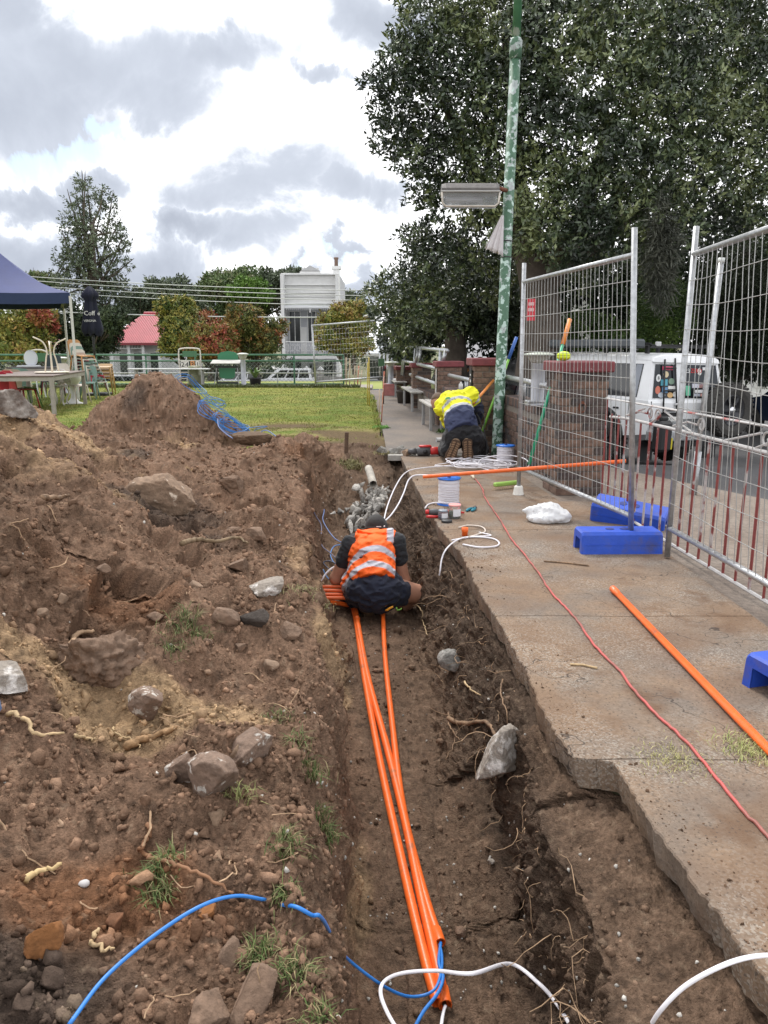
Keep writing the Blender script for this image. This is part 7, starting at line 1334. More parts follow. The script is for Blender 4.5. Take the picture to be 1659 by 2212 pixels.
def chair(label, x, y, rz, c, n=1, h=.45, hb=.85, group=None, style='shell', z0=0.0, tilt=0.0, dz=.06, dy=.05):
    """stacking chair; n > 1 gives a stack whose upper shells show as further backs"""
    m = mat('chair_%d_%d_%d' % tuple(int(v * 99) for v in c), c, .45, var=.1, vs=6); t = thing('stacking_chair', label, 'chair', (x, y, z0), rz, group); t.rotation_euler[1] = tilt; w_ = .22
    V = [(sx * w_ * (1.05 if k else .95), -.21 + k * .21, h + (.012 if k == 1 else 0) - (.02 if k == 0 else 0)) for k in range(3) for sx in (-1, 0, 1)]; V += [(v[0], v[1], v[2] - .02) for v in V]
    f = [(k * 3 + i, k * 3 + i + 1, k * 3 + i + 4, k * 3 + i + 3) for k in range(2) for i in range(2)]; f += [tuple(j + 9 for j in g_[::-1]) for g_ in f] + [(0, 9, 10, 1), (1, 10, 11, 2), (2, 11, 14, 5), (5, 14, 17, 8), (8, 17, 16, 7), (7, 16, 15, 6), (6, 15, 12, 3), (3, 12, 9, 0)]
    MB().add(V, f).build('seat', m, t, False, False)
    bk_ = [(-w_ * .95, .2), (-w_, .5), (-w_ * .9, .86), (-w_ * .6, .95), (w_ * .6, .95), (w_ * .9, .86), (w_, .5), (w_ * .95, .2)]; Hk = hb - h
    A1 = [(u, .215 + v * .10, h + .01 + (v - .2) / .75 * Hk) for u, v in bk_]; B1 = [(u, y_ + .018, z_) for u, y_, z_ in A1]; n8 = len(A1); MB().add(A1 + B1, [tuple(range(n8)), tuple(range(n8, 2 * n8))[::-1]] + [(i, i + n8, (i + 1) % n8 + n8, (i + 1) % n8) for i in range(n8)]).build('backrest', m, t, False, False)
    for sx in (-1, 1):
        for sy in (-1, 1): MB().tube([(sx * w_ * .92, sy * .18, h - .01), (sx * w_ * 1.15, sy * .25, 0)], [.02, .014], 6).build('leg', m, t, True, False)
    return t
RED, GRN, BEI, CRE, ORA, TEA = (.38, .02, .04), (.10, .22, .06), (.42, .33, .26), (.58, .54, .46), (.45, .22, .07), (.16, .26, .22)
chair('red slatted chair with a cream back at the left picture edge', A(8, 870, 16.6).x, 16.6, R(190), RED, h=.46); chair('beige chair tipped behind the red chair', A(25, 850, 18.2).x, 18.2, R(200), BEI, tilt=-.1); chair('teal chair behind the table at the left', A(42, 850, 18.9).x, 18.9, R(200), TEA, tilt=-.1); chair('second red chair tucked under the weathered table', A(50, 880, 17.2).x, 17.2, R(150), RED); chair('orange chair at the left picture edge', A(5, 880, 15.9).x, 15.9, R(180), ORA, h=.44, hb=.5)
chair('green wire backed chair tipped over the table end', A(65, 868, 17.6).x, 17.4, R(140), GRN, tilt=.15, hb=.78); chair('cream chair turned sideways before the chair stack', A(170, 855, 19.2).x, 19.0, R(70), (.52, .46, .4), hb=.95); chair('pale teal chair in front of the chair stack', A(190, 850, 20.4).x, 20.4, R(10), TEA); 
stk_c = [CRE, TEA, RED, TEA, BEI, CRE, TEA, CRE, ORA]; nm_ = ['bottom', 'second', 'third', 'fourth', 'fifth', 'sixth', 'seventh', 'eighth', 'top']
for i, c in enumerate(stk_c): chair(nm_[i] + ' chair of the tall stack beside the gazebo leg', A(208, 850, 20.9).x - i * .035, 20.9, R(62), c, z0=i * .085, group='chairs in the tall stack')
for i in range(4): chair(('bottom', 'second', 'third', 'top')[i] + ' wooden stool of the small orange stack', A(227, 846, 22.3).x, 22.3, R(10), (.42, .25, .09), h=.5, hb=.56, z0=i * .10, group='orange stools in the small stack')
for i in range(4): chair(('bottom', 'second', 'third', 'top')[i] + ' dark chair of the stack behind the upturned stool', A(115, 845, 21.2).x, 21.2, R(10), ((.03, .05, .05), RED, (.03, .05, .05), (.02, .04, .045))[i], z0=i * .09, group='dark chairs in the stack')
# white urn pedestal, cast iron chair, upturned stool, high chair
ur = G(160, 872, 0); tag(MB().lathe([(.22, 0), (.215, .015), (.13, .05), (.06, .14), (.045, .3), (.06, .42), (.12, .46), (.2, .55), (.235, .68), (.225, .70), (.19, .70)], ur, 24).build('pedestal_urn', mat('white_enamel', (.72, .72, .70), .4, var=.08), None, True), 'white tulip shaped pedestal urn beside the weathered table', 'urn')
ci = thing('cast_iron_chair', 'white lacy cast iron chair in front of the urn', 'chair', G(130, 875, 0)); g_ = G(130, 875, 0); M_IRON = mat('white_iron', (.60, .57, .53), .6, var=.2, vs=10); MB().lathe([(.2, .42), (.215, .435), (.2, .45)], g_, 20).build('seat', M_IRON, ci, True)
for a in (.8, 2.3, 3.9, 5.5): d_ = Vector((math.cos(a), math.sin(a), 0)); MB().tube(spline([g_ + d_ * .18 + Vector((0, 0, .42)), g_ + d_ * .24 + Vector((0, 0, .28)), g_ + d_ * .17 + Vector((0, 0, .1)), g_ + d_ * .24 + Vector((0, 0, .0))], 5), .018, 6).build('leg', M_IRON, ci, True)
for s_ in range(9):
    a = math.pi * s_ / 8; MB().tube([g_ + Vector((.05 * math.cos(a), .16, .5)), g_ + Vector((.19 * math.cos(a), .2, .55 + .26 * math.sin(a)))], .009, 5).build('back_scroll', M_IRON, ci)
MB().tube([g_ + Vector((.21 * math.cos(a), .2, .55 + .28 * math.sin(a))) for a in np.linspace(-.3, math.pi + .3, 16)], .014, 6).build('back_rim', M_IRON, ci, True)
for i in range(12): MB().box(g_ + Vector((-.2 + i * .036, -.2, .47 + .03 * (i % 2))), (.012, .012, .16), rotm(0, .5 * (1 if i % 2 else -1), 0)).build('apron_scroll', M_IRON, ci)
us = thing('upturned_stool', 'cream stool standing upside down on the weathered table', 'stool', A(112, 797, 16.9)); g_ = A(112, 797, 16.9); g_.z = .81; M_CRM = mat('cream_metal', (.62, .55, .44), .5, var=.15); MB().lathe([(.34, 0), (.36, .012), (.34, .028), (.1, .03)], g_, 26).build('seat', M_CRM, us, True)
for a, l_ in ((.3, 1), (2.0, .92), (3.3, 1.05), (5.2, .9)): d_ = Vector((math.cos(a), math.sin(a), 0)); MB().tube(spline([g_ + d_ * .14 + Vector((0, 0, .03)), g_ + d_ * .10 + Vector((0, 0, .28 * l_)), g_ + d_ * .07 + Vector((0, 0, .45 * l_)), g_ + d_ * .14 + Vector((0, 0, .62 * l_)), g_ + d_ * .33 + Vector((0, 0, .72 * l_))], 6), .016, 8).build('leg', M_CRM, us, True)
hc = thing('high_chair', 'white plastic high chair behind the tables', 'high chair', (*A(69, 800, 21).xy, 0)); c_ = A(69, 800, 21); blobobj('backrest', [('e', (c_.x, 21, 1.05), (.19, .06, .22))], mat('white_plastic', (.72, .74, .78), .4), hc, .02, .02); MB().box((c_.x, 20.85, .84), (.52, .34, .06), None, .02).build('tray', MATS['white_plastic'], hc)
for sx in (-1, 1):
    for sy in (-1, 1): MB().tube([(c_.x + sx * .16, 20.95 + sy * .14, .85), (c_.x + sx * .24, 20.95 + sy * .22, 0)], .018, 6).build('leg', MATS['white_plastic'], hc)
s2 = thing('score_frame', 'second white tube score frame behind the high chair', 'score board', (*A(95, 820, 24.5).xy, 0)); x0_, x1_ = A(64, 800, 24.5).x, A(107, 800, 24.5).x; MB().tube(spline([(x0_, 24.5, 0), (x0_, 24.5, 1.0), (x0_ + .12, 24.5, 1.22), (x1_ - .12, 24.5, 1.22), (x1_, 24.5, 1.0), (x1_, 24.5, 0)], 5), .025, 8).build('frame', M_TW, s2, True); MB().box(((x0_ + x1_) / 2, 24.52, 1.03), (.5, .02, .25)).build('board', MATS['board_green'], s2)
# ================================================================== HOUSES
M_HW = mat('house_white', (.66, .66, .65), .8, var=.06, vs=2); M_HT = mat('house_trim', (.72, .72, .71), .7); M_HG = mat('window_dark', (.03, .035, .04), .15, spec=.6); M_HGY = mat('wall_palegrey', (.5, .5, .52), .85)  # the last is an even pale grey for the carport and the grey roofed house
YH = 62.0; hx0, hx1 = A(612, 745, YH).x, A(734, 745, YH).x; zt = A(612, 592, YH).z; zh = lambda py_: A(700, py_, YH).z; hxm = lambda px_: A(px_, 745, YH).x
ho = thing('terrace_house', 'white two storey terrace house with a parapet, pediment and chimney', 'house', ((hx0 + hx1) / 2, YH, -1.95)); cxm = (hx0 + hx1) / 2
MB().box((cxm, YH + 5.4, (zt - 1.95) / 2), (hx1 - hx0, 8, zt + 1.95)).build('wall', mat('wall_shade_bluegrey', (.45, .46, .49), .85, var=.06), ho)  # shade under the verandah put into the wall colour as a darker blue grey
for x in (hx0 + .12, hx1 - .12): MB().box((x, YH + .35, (zt - 1.95) / 2 - .02), (.24, 2.4, zt + 1.9)).build('party_wall', M_HW, ho)
pz0 = zh(655); MB().box((cxm, YH + .4, (zt + pz0) / 2), (hx1 - hx0 - .02, .5, zt - pz0)).build('parapet', M_HW, ho)
for py_, d_, hh in ((592, .2, .12), (615, .12, .08), (632, .06, .05), (640, .06, .05), (655, .1, .09)): MB().box((cxm, YH + .12 - d_ / 2, zh(py_)), (hx1 - hx0 + .04, d_ + .06, hh), None, .01).build('cornice', M_HT, ho)
px0, px1 = hxm(655), hxm(691); MB().box(((px0 + px1) / 2, YH + .3, (zh(590) + zh(600)) / 2 + .2), (px1 - px0, .36, .75)).build('pediment_block', M_HW, ho); MB().prism([(px0 - .1, zh(585)), (px1 + .1, zh(585)), ((px0 + px1) / 2, zh(573))], 'y', YH + .0, YH + .5).build('pediment', mat('pediment_grey', (.5, .5, .5), .8), ho); MB().box(((px0 + px1) / 2, YH + .25, zh(588)), (px1 - px0 + .3, .5, .12)).build('cornice', M_HT, ho)
ch0 = hxm(726); ck = MB().box((ch0, YH + 1.5, (zh(595) + zh(577)) / 2), (.5, .8, zh(570) - zh(596))).build('chimney', M_HT, ho); MB().box((ch0, YH + 1.5, zh(575)), (.72, 1.0, .22)).build('chimney_cap', M_HT, ck); MB().lathe([(.16, 0), (.14, .5), (.19, .62), (.19, .7)], (ch0, YH + 1.5, zh(572)), 12).build('chimney_pot', mat('pot_brown', (.2, .13, .1), .8), ck, True)
# verandah: skillion roof, lace, balcony, two storeys of openings
v_ = MB(); v_.add([(hx0 + .2, YH - .8, zh(664)), (hx1 - .2, YH - .8, zh(664)), (hx1 - .2, YH + .4, zh(655)), (hx0 + .2, YH + .4, zh(655)), (hx0 + .2, YH - .8, zh(667)), (hx1 - .2, YH - .8, zh(667)), (hx1 - .2, YH + .4, zh(658)), (hx0 + .2, YH + .4, zh(658))], [(0, 1, 2, 3), (7, 6, 5, 4), (0, 4, 5, 1)]); v_.build('verandah_roof', mat('iron_white', (.6, .61, .62), .5), ho)
def lace(z0, z1, nm, n=26, ring=False):
    mb = MB()
    for i in range(n):
        x = hx0 + .25 + (hx1 - hx0 - .5) * i / (n - 1); mb.box((x, YH - .75, (z0 + z1) / 2 + (.03 if i % 2 else 0)), (.045, .03, (z1 - z0) * (1 if i % 2 else .7)))
        if ring and i % 3 == 1: mb.tube([(x + .17 * math.cos(a), YH - .75, (z0 + z1) / 2 + .24 * math.sin(a)) for a in np.linspace(0, 6.3, 12)], .022, 4, False)
    return mb.build(nm, mat('lace', (.55, .55, .56), .6), ho)
lace(zh(672), zh(667), 'lace_frieze'); lace(zh(765), zh(738), 'balustrade', 30, True)
for py_ in (738, 765): MB().box((cxm, YH - .75, zh(py_)), (hx1 - hx0 - .4, .07, .06)).build('rail', M_HT, ho)
MB().box((cxm, YH - .1, zh(768)), (hx1 - hx0 - .4, 1.5, .16)).build('balcony_floor', M_HT, ho); MB().box((cxm, YH - .8, zh(771)), (hx1 - hx0 - .3, .06, .25)).build('fascia', M_HT, ho); lace(zh(783), zh(777), 'lace_frieze')
for px_, w_, y0, y1 in ((634, .82, 672, 738), (671, .56, 672, 738), (706, .75, 672, 738), (634, .85, 782, 850), (671, .5, 786, 835), (706, .75, 782, 835)):
    z0, z1 = zh(y1), zh(y0); wn = MB().box((hxm(px_), YH + 1.385, (z0 + z1) / 2), (w_ + .14, .04, z1 - z0 + .14)).build('window', M_HT, ho); MB().box((hxm(px_), YH + 1.36, (z0 + z1) / 2), (w_, .02, z1 - z0)).build('pane', M_HG, wn)
    MB().box((hxm(px_), YH + 1.345, (z0 + z1) / 2), (.05, .02, z1 - z0)).build('mullion', M_HT, wn)
for px_ in (653, 690): MB().box((hxm(px_), YH + 1.375, 1.0), (.5, .03, 3.6)).build('pilaster', M_HW, ho)
MB().tube([(cxm, YH - .7, zh(668)), (cxm, YH - .7, zh(676))], .05, 8).build('lantern', M_HT, ho)
fw = thing('garden_wall', 'low masonry garden wall with piers in front of the terrace house', 'wall', (cxm, YH - 3, -1.95)); MB().box((cxm, YH - 3, -1.45), (5.2, .25, 1.0)).build('wall', mat('stone_wall', (.30, .28, .26), .9, var=.2, vs=3), fw)
for px_ in (620, 662, 692): MB().box((A(px_, 800, YH - 3).x, YH - 3, -1.2), (.4, .4, 1.5)).build('pier', MATS['stone_wall'], fw); MB().prism([(A(px_, 800, YH - 3).x - .25, -.44), (A(px_, 800, YH - 3).x + .25, -.44), (A(px_, 800, YH - 3).x, -.15)], 'y', YH - 3.25, YH - 2.75).build('pier_cap', M_HT, fw)
# red roofed cottage
YC = 56.0; cx_ = lambda px_: A(px_, 745, YC).x; cz = lambda py_: A(300, py_, YC).z; co = thing('cottage', 'single storey cottage with a pink red iron roof and white verandah', 'house', (cx_(310), YC, -1.95)); M_RRF = mat('iron_red', (.42, .08, .10), .55, var=.12, vs=1.5)
e0, e1 = cx_(235), cx_(395); ze, zr = cz(741), cz(674); r0, r1 = cx_(292), cx_(345); rf = MB().add([(e0, YC - 1.2, ze), (e1, YC - 1.2, ze), (e1, YC + 7, ze), (e0, YC + 7, ze), (r0, YC + 2.6, zr), (r1, YC + 2.6, zr)], [(0, 1, 5, 4), (1, 2, 5), (2, 3, 4, 5), (3, 0, 4)]).build('roof', M_RRF, co)
mb = MB()
for i in range(44):
    u = i / 43; a = Vector((e0 + (e1 - e0) * u, YC - 1.2, ze + .02)); tx = np.clip(a.x, r0, r1); full = (tx == a.x); s_ = 1 if full else ((a.x - e0) / (r0 - e0) if a.x < r0 else (e1 - a.x) / (e1 - r1)); b = Vector((a.x, YC - 1.2 + 3.8 * s_, ze + .02 + (zr - ze) * s_)); mb.tube([a, b], .025, 4, False)
mb.build('roof_rib', M_RRF, rf); MB().tube([(r0, YC + 2.6, zr + .03), (r1, YC + 2.6, zr + .03)], .09, 8).build('ridge_cap', M_RRF, rf)
MB().box((cx_(315), YC + 3, (ze - 1.95) / 2), ((e1 - e0) * .94, 7, ze + 1.95)).build('wall', M_HW, co); MB().box((cx_(315), YC - 1.25, ze - .07), (e1 - e0 + .05, .1, .16)).build('gutter', mat('gutter_red', (.25, .04, .05), .6), co)
for px_ in (252, 288, 318, 352): MB().box((cx_(px_), YC - 1.0, (ze - 1.95) / 2), (.18, .18, ze + 1.95)).build('verandah_post', M_HT, co)
MB().box((cx_(288), YC - 1.0, ze - .25), (cx_(320) - cx_(253), .06, .3)).build('frieze', M_HT, co)
for i in range(20):
    if i in (9, 10): continue
    MB().box((cx_(255) + (cx_(318) - cx_(255)) * i / 19, YC - 1.04, ze - .24), (.05, .02, .22)).build('frieze_slot', M_HG, co)
for px_, w_ in ((270, .5), (302, .55), (338, .6)): wn = MB().box((cx_(px_), YC - .52, .1), (w_ + .2, .06, 1.7)).build('window', M_HT, co); MB().box((cx_(px_), YC - .56, .1), (w_, .03, 1.5)).build('pane', M_HG, wn)
def gable(label, px0, px1, pye, pyr, Y, wallm, roofm, base=-1.95, name='house', dep=6, win=3):
    x0, x1 = A(px0, 745, Y).x, A(px1, 745, Y).x; ze, zr = A(px0, pye, Y).z, A(px0, pyr, Y).z; t = thing(name, label, 'house', ((x0 + x1) / 2, Y, base)); MB().box(((x0 + x1) / 2, Y + dep / 2, (ze + base) / 2), (x1 - x0, dep, ze - base)).build('wall', wallm, t)
    rr = MB().add([(x0 - .3, Y - .4, ze), (x1 + .3, Y - .4, ze), (x1 + .3, Y + dep, ze), (x0 - .3, Y + dep, ze), (x0 + (x1 - x0) * .25, Y + dep * .5, zr), (x0 + (x1 - x0) * .75, Y + dep * .5, zr)], [(0, 1, 5, 4), (1, 2, 5), (2, 3, 4, 5), (3, 0, 4)]).build('roof', roofm, t)
    for i in range(win): wn = MB().box((x0 + (x1 - x0) * (i + .5) / win, Y - .03, ze - .95), (.95, .05, 1.25)).build('window', M_HT, t); MB().box((x0 + (x1 - x0) * (i + .5) / win, Y - .065, ze - .95), (.8, .03, 1.1)).build('pane', M_HG, wn)
    MB().box(((x0 + x1) / 2, Y - .42, ze - .05), (x1 - x0 + .65, .06, .16)).build('gutter', M_HT, t); return t
gable('pale house with a grey blue iron roof right of the far mesh panel', 796, 870, 764, 740, 48, mat('wall_grey', (.42, .45, .48), .8), mat('roof_bluegrey', (.42, .46, .52), .5)); gable('pale cottage behind the closed umbrella', 195, 262, 760, 715, 64, M_HW, mat('roof_grey', (.25, .26, .28), .6)); gable('white house glimpsed behind the chairs on the left', 60, 160, 752, 718, 66, M_HW, M_RRF)
gable('white house behind the white four wheel drive', 1240, 1420, 740, 700, 44, M_HW, mat('roof_dark', (.1, .1, .11), .6)); gable('white house behind the trees on the right', 1560, 1760, 770, 690, 40, M_HW, MATS['roof_dark']); gable('grey roofed house behind the dark work van', 1000, 1130, 780, 730, 42, M_HGY, mat('roof_g2', (.2, .2, .21), .6)); gable('low pale carport beside the terrace house', 565, 612, 800, 792, 60, M_HGY, mat('roof_p', (.45, .45, .44), .6), win=1)
# power lines and poles
def wire(label, a, b, sag, r=.012, m=None): pts = [Vector(a).lerp(Vector(b), t) - Vector((0, 0, sag * 4 * t * (1 - t))) for t in np.linspace(0, 1, 14)]; return tag(MB().tube(pts, r, 5).build('power_line', m or mat('line_pale', (.5, .52, .5), .5), None, True), label, 'power line', 'power lines over the street')
for i, (p, q_, l) in enumerate((((-60, 664), (980, 681), 'thick pale cable crossing in front of the houses'), ((-60, 618), (1000, 662), 'lowest of the thin power lines'), ((-60, 607), (1000, 650), 'second thin power line'), ((-60, 596), (1000, 640), 'third thin power line'), ((-60, 588), (1000, 628), 'topmost thin power line'))): wire(l, A(*p, 46), A(*q_, 46), .3, .035 if i == 0 else .022)
up_ = thing('power_pole', 'slim wooden power pole among the autumn trees', 'pole', (*A(448, 790, 60).xy, -1.95)); pp = A(448, 680, 60); MB().tube([(pp.x, 60, -1.95), (pp.x, 60, pp.z)], [.14, .1], 10).build('pole', mat('pole_wood', (.25, .22, .19), .9), up_, True); MB().box((pp.x, 60, pp.z - .4), (1.6, .1, .1)).build('crossarm', MATS['pole_wood'], up_)
# ================================================================== TREES
def leaf_cloud(blobs, n, size, cols, flat=.55, up=.25, seed=1, asp=.42, cl=7, shell=.55, spread=1.6):
    """folded leaf faces in rosettes through the shells of overlapping clumps"""
    g = np.random.default_rng(seed); B = np.array([[*b[0], *(b[1] if hasattr(b[1], '__len__') else (b[1],) * 3)] for b in blobs], float); w = np.array([(b[3] * b[4] * b[5]) ** (2 / 3) for b in B]); w /= w.sum()
    nc = max(1, n // cl); bi = g.choice(len(B), nc, p=w); d = g.normal(size=(nc, 3)); d /= np.linalg.norm(d, axis=1, keepdims=True); r = shell + (1.06 - shell) * g.uniform(size=(nc, 1)) ** .6
    c = B[bi, :3] + d * B[bi, 3:] * r; out = d + g.normal(0, .35, (nc, 3)) + np.array([0, 0, up]); out /= np.linalg.norm(out, axis=1, keepdims=True)
    C = np.repeat(c, cl, 0); O = np.repeat(out, cl, 0); m = len(C); a = g.normal(size=(m, 3)); dirn = O * .55 + a * .6; dirn /= np.linalg.norm(dirn, axis=1, keepdims=True); s = np.cross(dirn, O + g.normal(0, .3, (m, 3))); s /= np.linalg.norm(s, axis=1, keepdims=True) + 1e-9; nn = np.cross(s, dirn)
    L = size * g.uniform(.7, 1.25, (m, 1)); b0 = C + g.normal(0, size * .4 * spread * .5, (m, 3)); W_ = L * asp * .5
    V = np.stack([b0, b0 + dirn * L * .45 + s * W_ - nn * L * .05, b0 + dirn * L, b0 + dirn * L * .45 - s * W_ - nn * L * .05], 1).reshape(-1, 3); F = np.arange(m * 4).reshape(m, 4)
    pal = np.array(cols); k = fbm(c * (.9 / max(B[:, 3].mean(), .3)), 2, seed) * .8 + .5 + g.normal(0, .22, nc); idx = np.clip((k * len(pal)).astype(int), 0, len(pal) - 1); col = np.repeat(pal[idx], cl, 0) * g.uniform(.7, 1.35, (m, 1)); return V, F, np.repeat(col, 4, 0)
M_LEAF = mat('leaf', (1, 1, 1), .36, attr=True, spec=.55); M_LEAF2 = mat('leaf_far', (1, 1, 1), .6, attr=True, spec=.25); M_BARK = mat('bark', (.10, .08, .065), .95, var=.35, vs=6, bump=1.0, bs=14)
def tree(name, label, blobs, n, size, cols, trunk, seed, cat='tree', group=None, limbs=True, lm=M_LEAF2, **k):
    base = Vector(trunk[0][0]) if trunk else Vector(blobs[0][0]); t = thing(name, label, cat, base, 0, group); V, F, c = leaf_cloud(blobs, n, size, cols, seed=seed, **k); nmesh('crown', V, F, lm, t, False, True, c)
    if trunk:
        mb = MB(); mb.tube(spline([p for p, r in trunk], 4), list(np.interp(np.linspace(0, 1, (len(trunk) - 1) * 4 + 1), np.linspace(0, 1, len(trunk)), [r for p, r in trunk])), 10)
        if limbs:
            rr = random.Random(seed); tp = [Vector(p) for p, r in trunk]
            for b in blobs:
                c = Vector(b[0]); s0 = tp[-1].lerp(tp[len(tp) // 2], rr.random()); md = s0.lerp(c, .5) + Vector((rr.gauss(0, .2), rr.gauss(0, .2), rr.gauss(.1, .15))) * trunk[0][1] * 3; r0 = trunk[-1][1] * .7; mb.tube(spline([s0, md, c, c + (c - md) * .3], 4), list(np.linspace(r0, r0 * .15, 13)), 6, False)
        mb.build('trunk', M_BARK, t, True)
    return t
# the big dark fig over the street
FB = []
def fb(px_, py_, Y, r): r *= .9; FB.append((A(px_, py_, Y), (r * 1.05, r, r * .82)))
for a in ((985, -40, 15.5, 1.2), (930, 60, 15, .75), (880, 120, 15, .55), (850, 165, 14.8, .42), (810, 175, 14.6, .28), (900, 200, 15, .7), (845, 240, 15, .45), (850, 295, 15, .45), (905, 300, 15.5, .7), (880, 345, 15, .4), (930, 390, 15.5, .5), (905, 425, 15.2, .32), (960, 120, 15.2, .9), (1000, 230, 15, 1.0), (1010, 340, 15.4, .85), (985, 450, 15.5, .7), (930, 510, 16, .5), (890, 520, 16, .38), (960, 560, 16, .7), (900, 590, 16.5, .55), (850, 620, 17, .55), (820, 640, 17.5, .42), (880, 680, 17.5, .6), (930, 640, 16.8, .7), (835, 690, 18, .45), (880, 735, 18, .4), (960, 690, 17.5, .55),
          (1080, 60, 15.5, 1.1), (1100, 200, 15, 1.0), (1090, 330, 15, .9), (1050, 430, 15, .7), (1050, 540, 16, .8), (1150, 120, 14.8, 1.1), (1180, 280, 14.6, 1.0), (1160, 400, 14.5, .8), (1180, 480, 14, .7), (1120, 500, 14.4, .6), (1240, 40, 15, 1.1), (1270, 180, 14.6, 1.1), (1270, 330, 14.2, 1.0), (1260, 430, 14, .8), (1250, 510, 13.8, .6), (1210, 540, 13.8, .5), (1350, 60, 15, 1.1), (1370, 220, 14.5, 1.1), (1370, 370, 14.2, .9), (1360, 470, 14, .7), (1330, 530, 14, .6), (1450, 80, 15, 1.1), (1470, 240, 14.5, 1.1), (1470, 380, 14.3, .9), (1450, 480, 14.4, .7), (1420, 550, 15, .6), (1560, 90, 15.5, 1.1), (1570, 250, 15, 1.1), (1570, 390, 14.8, .9), (1550, 480, 15, .7), (1660, 150, 15.5, 1.2), (1670, 320, 15, 1.1), (1650, 450, 15, .9), (1150, -60, 16, 1.3), (1350, -90, 16, 1.4), (1560, -80, 16, 1.4), (1700, -20, 16, 1.4), (1780, 250, 16, 1.4), (1500, 160, 18, 1.6), (1400, 420, 18, 1.2), (1040, 610, 17, .8), (1250, 580, 16, .7), (1120, 600, 17, .7)): fb(*a)
FIGC = ((.024, .036, .021), (.042, .062, .032), (.068, .094, .046), (.105, .138, .062), (.17, .20, .085))
fg = thing('fig_tree', 'huge dark glossy leaved fig tree spreading over the street', 'tree', (2.5, 17.5, -.8)); V, F, c = leaf_cloud(FB, 140000, .11, FIGC, seed=11, up=.35, asp=.40, shell=.45, spread=1.5); nmesh('crown', V, F, M_LEAF, fg, False, True, c)
def trunk_mesh(parts, parent, nm='trunk', m=M_BARK, amp=.03):
    mb = MB()
    for pts, rs in parts: mb.tube(spline(pts, 6), list(np.interp(np.linspace(0, 1, (len(pts) - 1) * 6 + 1), np.linspace(0, 1, len(pts)), rs)), 14, False)
    V = np.array([tuple(v) for v in mb.v]); V += (amp * fbm(V * np.array([9, 9, 1.6]), 3, 900))[:, None] * np.array([1, 1, 0]); return nmesh(nm, V, mb.f, m, parent, True)
trunk_mesh([([A(1165, 830, 15.2), A(1168, 740, 15.2), A(1165, 640, 15.2), A(1150, 560, 15.2), A(1120, 420, 15.6)], [.5, .42, .36, .32, .2]), ([A(1165, 640, 15.2), A(1210, 560, 15), A(1270, 430, 15.2), A(1320, 250, 15.6)], [.25, .22, .16, .1]), ([A(1150, 580, 15.2), A(1080, 480, 15.6), A(1010, 340, 15.8), A(950, 200, 15.6)], [.2, .16, .12, .06]), ([A(1180, 600, 15.3), A(1320, 500, 15.6), A(1460, 380, 16)], [.2, .15, .08]), ([A(1120, 430, 15.6), A(1110, 250, 16), A(1090, 60, 16)], [.18, .13, .08])], fg)
t2 = thing('street_tree', 'smaller dark trunked street tree behind the handrail', 'tree', A(985, 800, 19)); trunk_mesh([([A(984, 820, 19), A(984, 760, 19), A(982, 710, 19), A(985, 660, 19)], [.3, .26, .24, .2]), ([A(984, 720, 19), A(1010, 680, 19), A(1050, 640, 19)], [.16, .13, .08]), ([A(983, 700, 19), A(955, 660, 19), A(930, 620, 19)], [.15, .12, .06])], t2)
V, F, c = leaf_cloud([(A(a, b, Y), r) for a, b, Y, r in ((985, 620, 19, 1.0), (930, 650, 19.5, .8), (1040, 650, 19, .9), (890, 700, 20, .6), (960, 690, 20, .6), (1060, 690, 20, .6), (860, 730, 21, .5), (1100, 640, 19, .8), (910, 740, 21, .4))], 26000, .13, FIGC[:4], seed=13, asp=.42); nmesh('crown', V, F, M_LEAF, t2, False, True, c)
HG = ((.014, .024, .012), (.022, .038, .016), (.035, .055, .022)); HG2 = ((.03, .06, .015), (.05, .09, .02), (.09, .14, .03))
def bush(name, label, lst, n, size, cols, seed, cat='shrub', **k): return tree(name, label, [(A(a, b, Y), r) for a, b, Y, r in lst], n, size, cols, None, seed, cat, **k)
bush('dark_hedge', 'dark dense hedge behind the parked four wheel drive', [(x, y, 21, 1.3) for x in range(1080, 1760, 85) for y in (640, 720)] + [(x, 560, 22, 1.3) for x in range(1200, 1760, 110)], 42000, .17, HG, 21, 'hedge')
bush('conifer_bush', 'bright green feathery bush behind the white wagon roof', [(1415, 660, 17, .5), (1440, 690, 17, .55), (1400, 710, 17, .5), (1450, 640, 17, .35), (1420, 740, 17, .5)], 9000, .1, HG2, 23, asp=.2)
bush('flowering_shrub', 'green shrub with white flowers between the mesh wires behind the nearest pillar', [(1255, 720, 16, .45), (1270, 755, 16, .5), (1235, 745, 16, .4), (1300, 730, 16, .4)], 6000, .1, HG2, 25)
fl_ = thing('white_blossom', 'white blossom scattered over the shrub behind the nearest pillar', 'flowers', A(1260, 735, 15.6)); V, F, c = leaf_cloud([(A(1255, 720, 15.9), .5), (A(1275, 750, 15.9), .5), (A(1500, 655, 20), .5), (A(1530, 640, 20), .4)], 420, .09, ((.7, .72, .68), (.6, .62, .55)), seed=27, asp=.8); nmesh('petals', V, F, M_LEAF2, fl_, False, True, c)['kind'] = 'stuff'
wt = thing('weeping_tree', 'fine leaved dark tree drooping at the right picture edge', 'tree', A(1600, 800, 19)); trunk_mesh([([A(1600, 820, 19), A(1605, 650, 19), A(1615, 450, 19)], [.2, .16, .08])], wt); V, F, c = leaf_cloud([(A(a, b, 18.5), r) for a, b, r in ((1590, 600, 1.0), (1640, 660, 1.0), (1560, 680, .8), (1620, 730, .8), (1580, 760, .6), (1680, 600, 1.1), (1660, 750, .8))], 26000, .16, ((.018, .026, .014), (.03, .042, .02), (.045, .058, .028)), seed=29, asp=.12, up=-.5); nmesh('crown', V, F, M_LEAF2, wt, False, True, c)
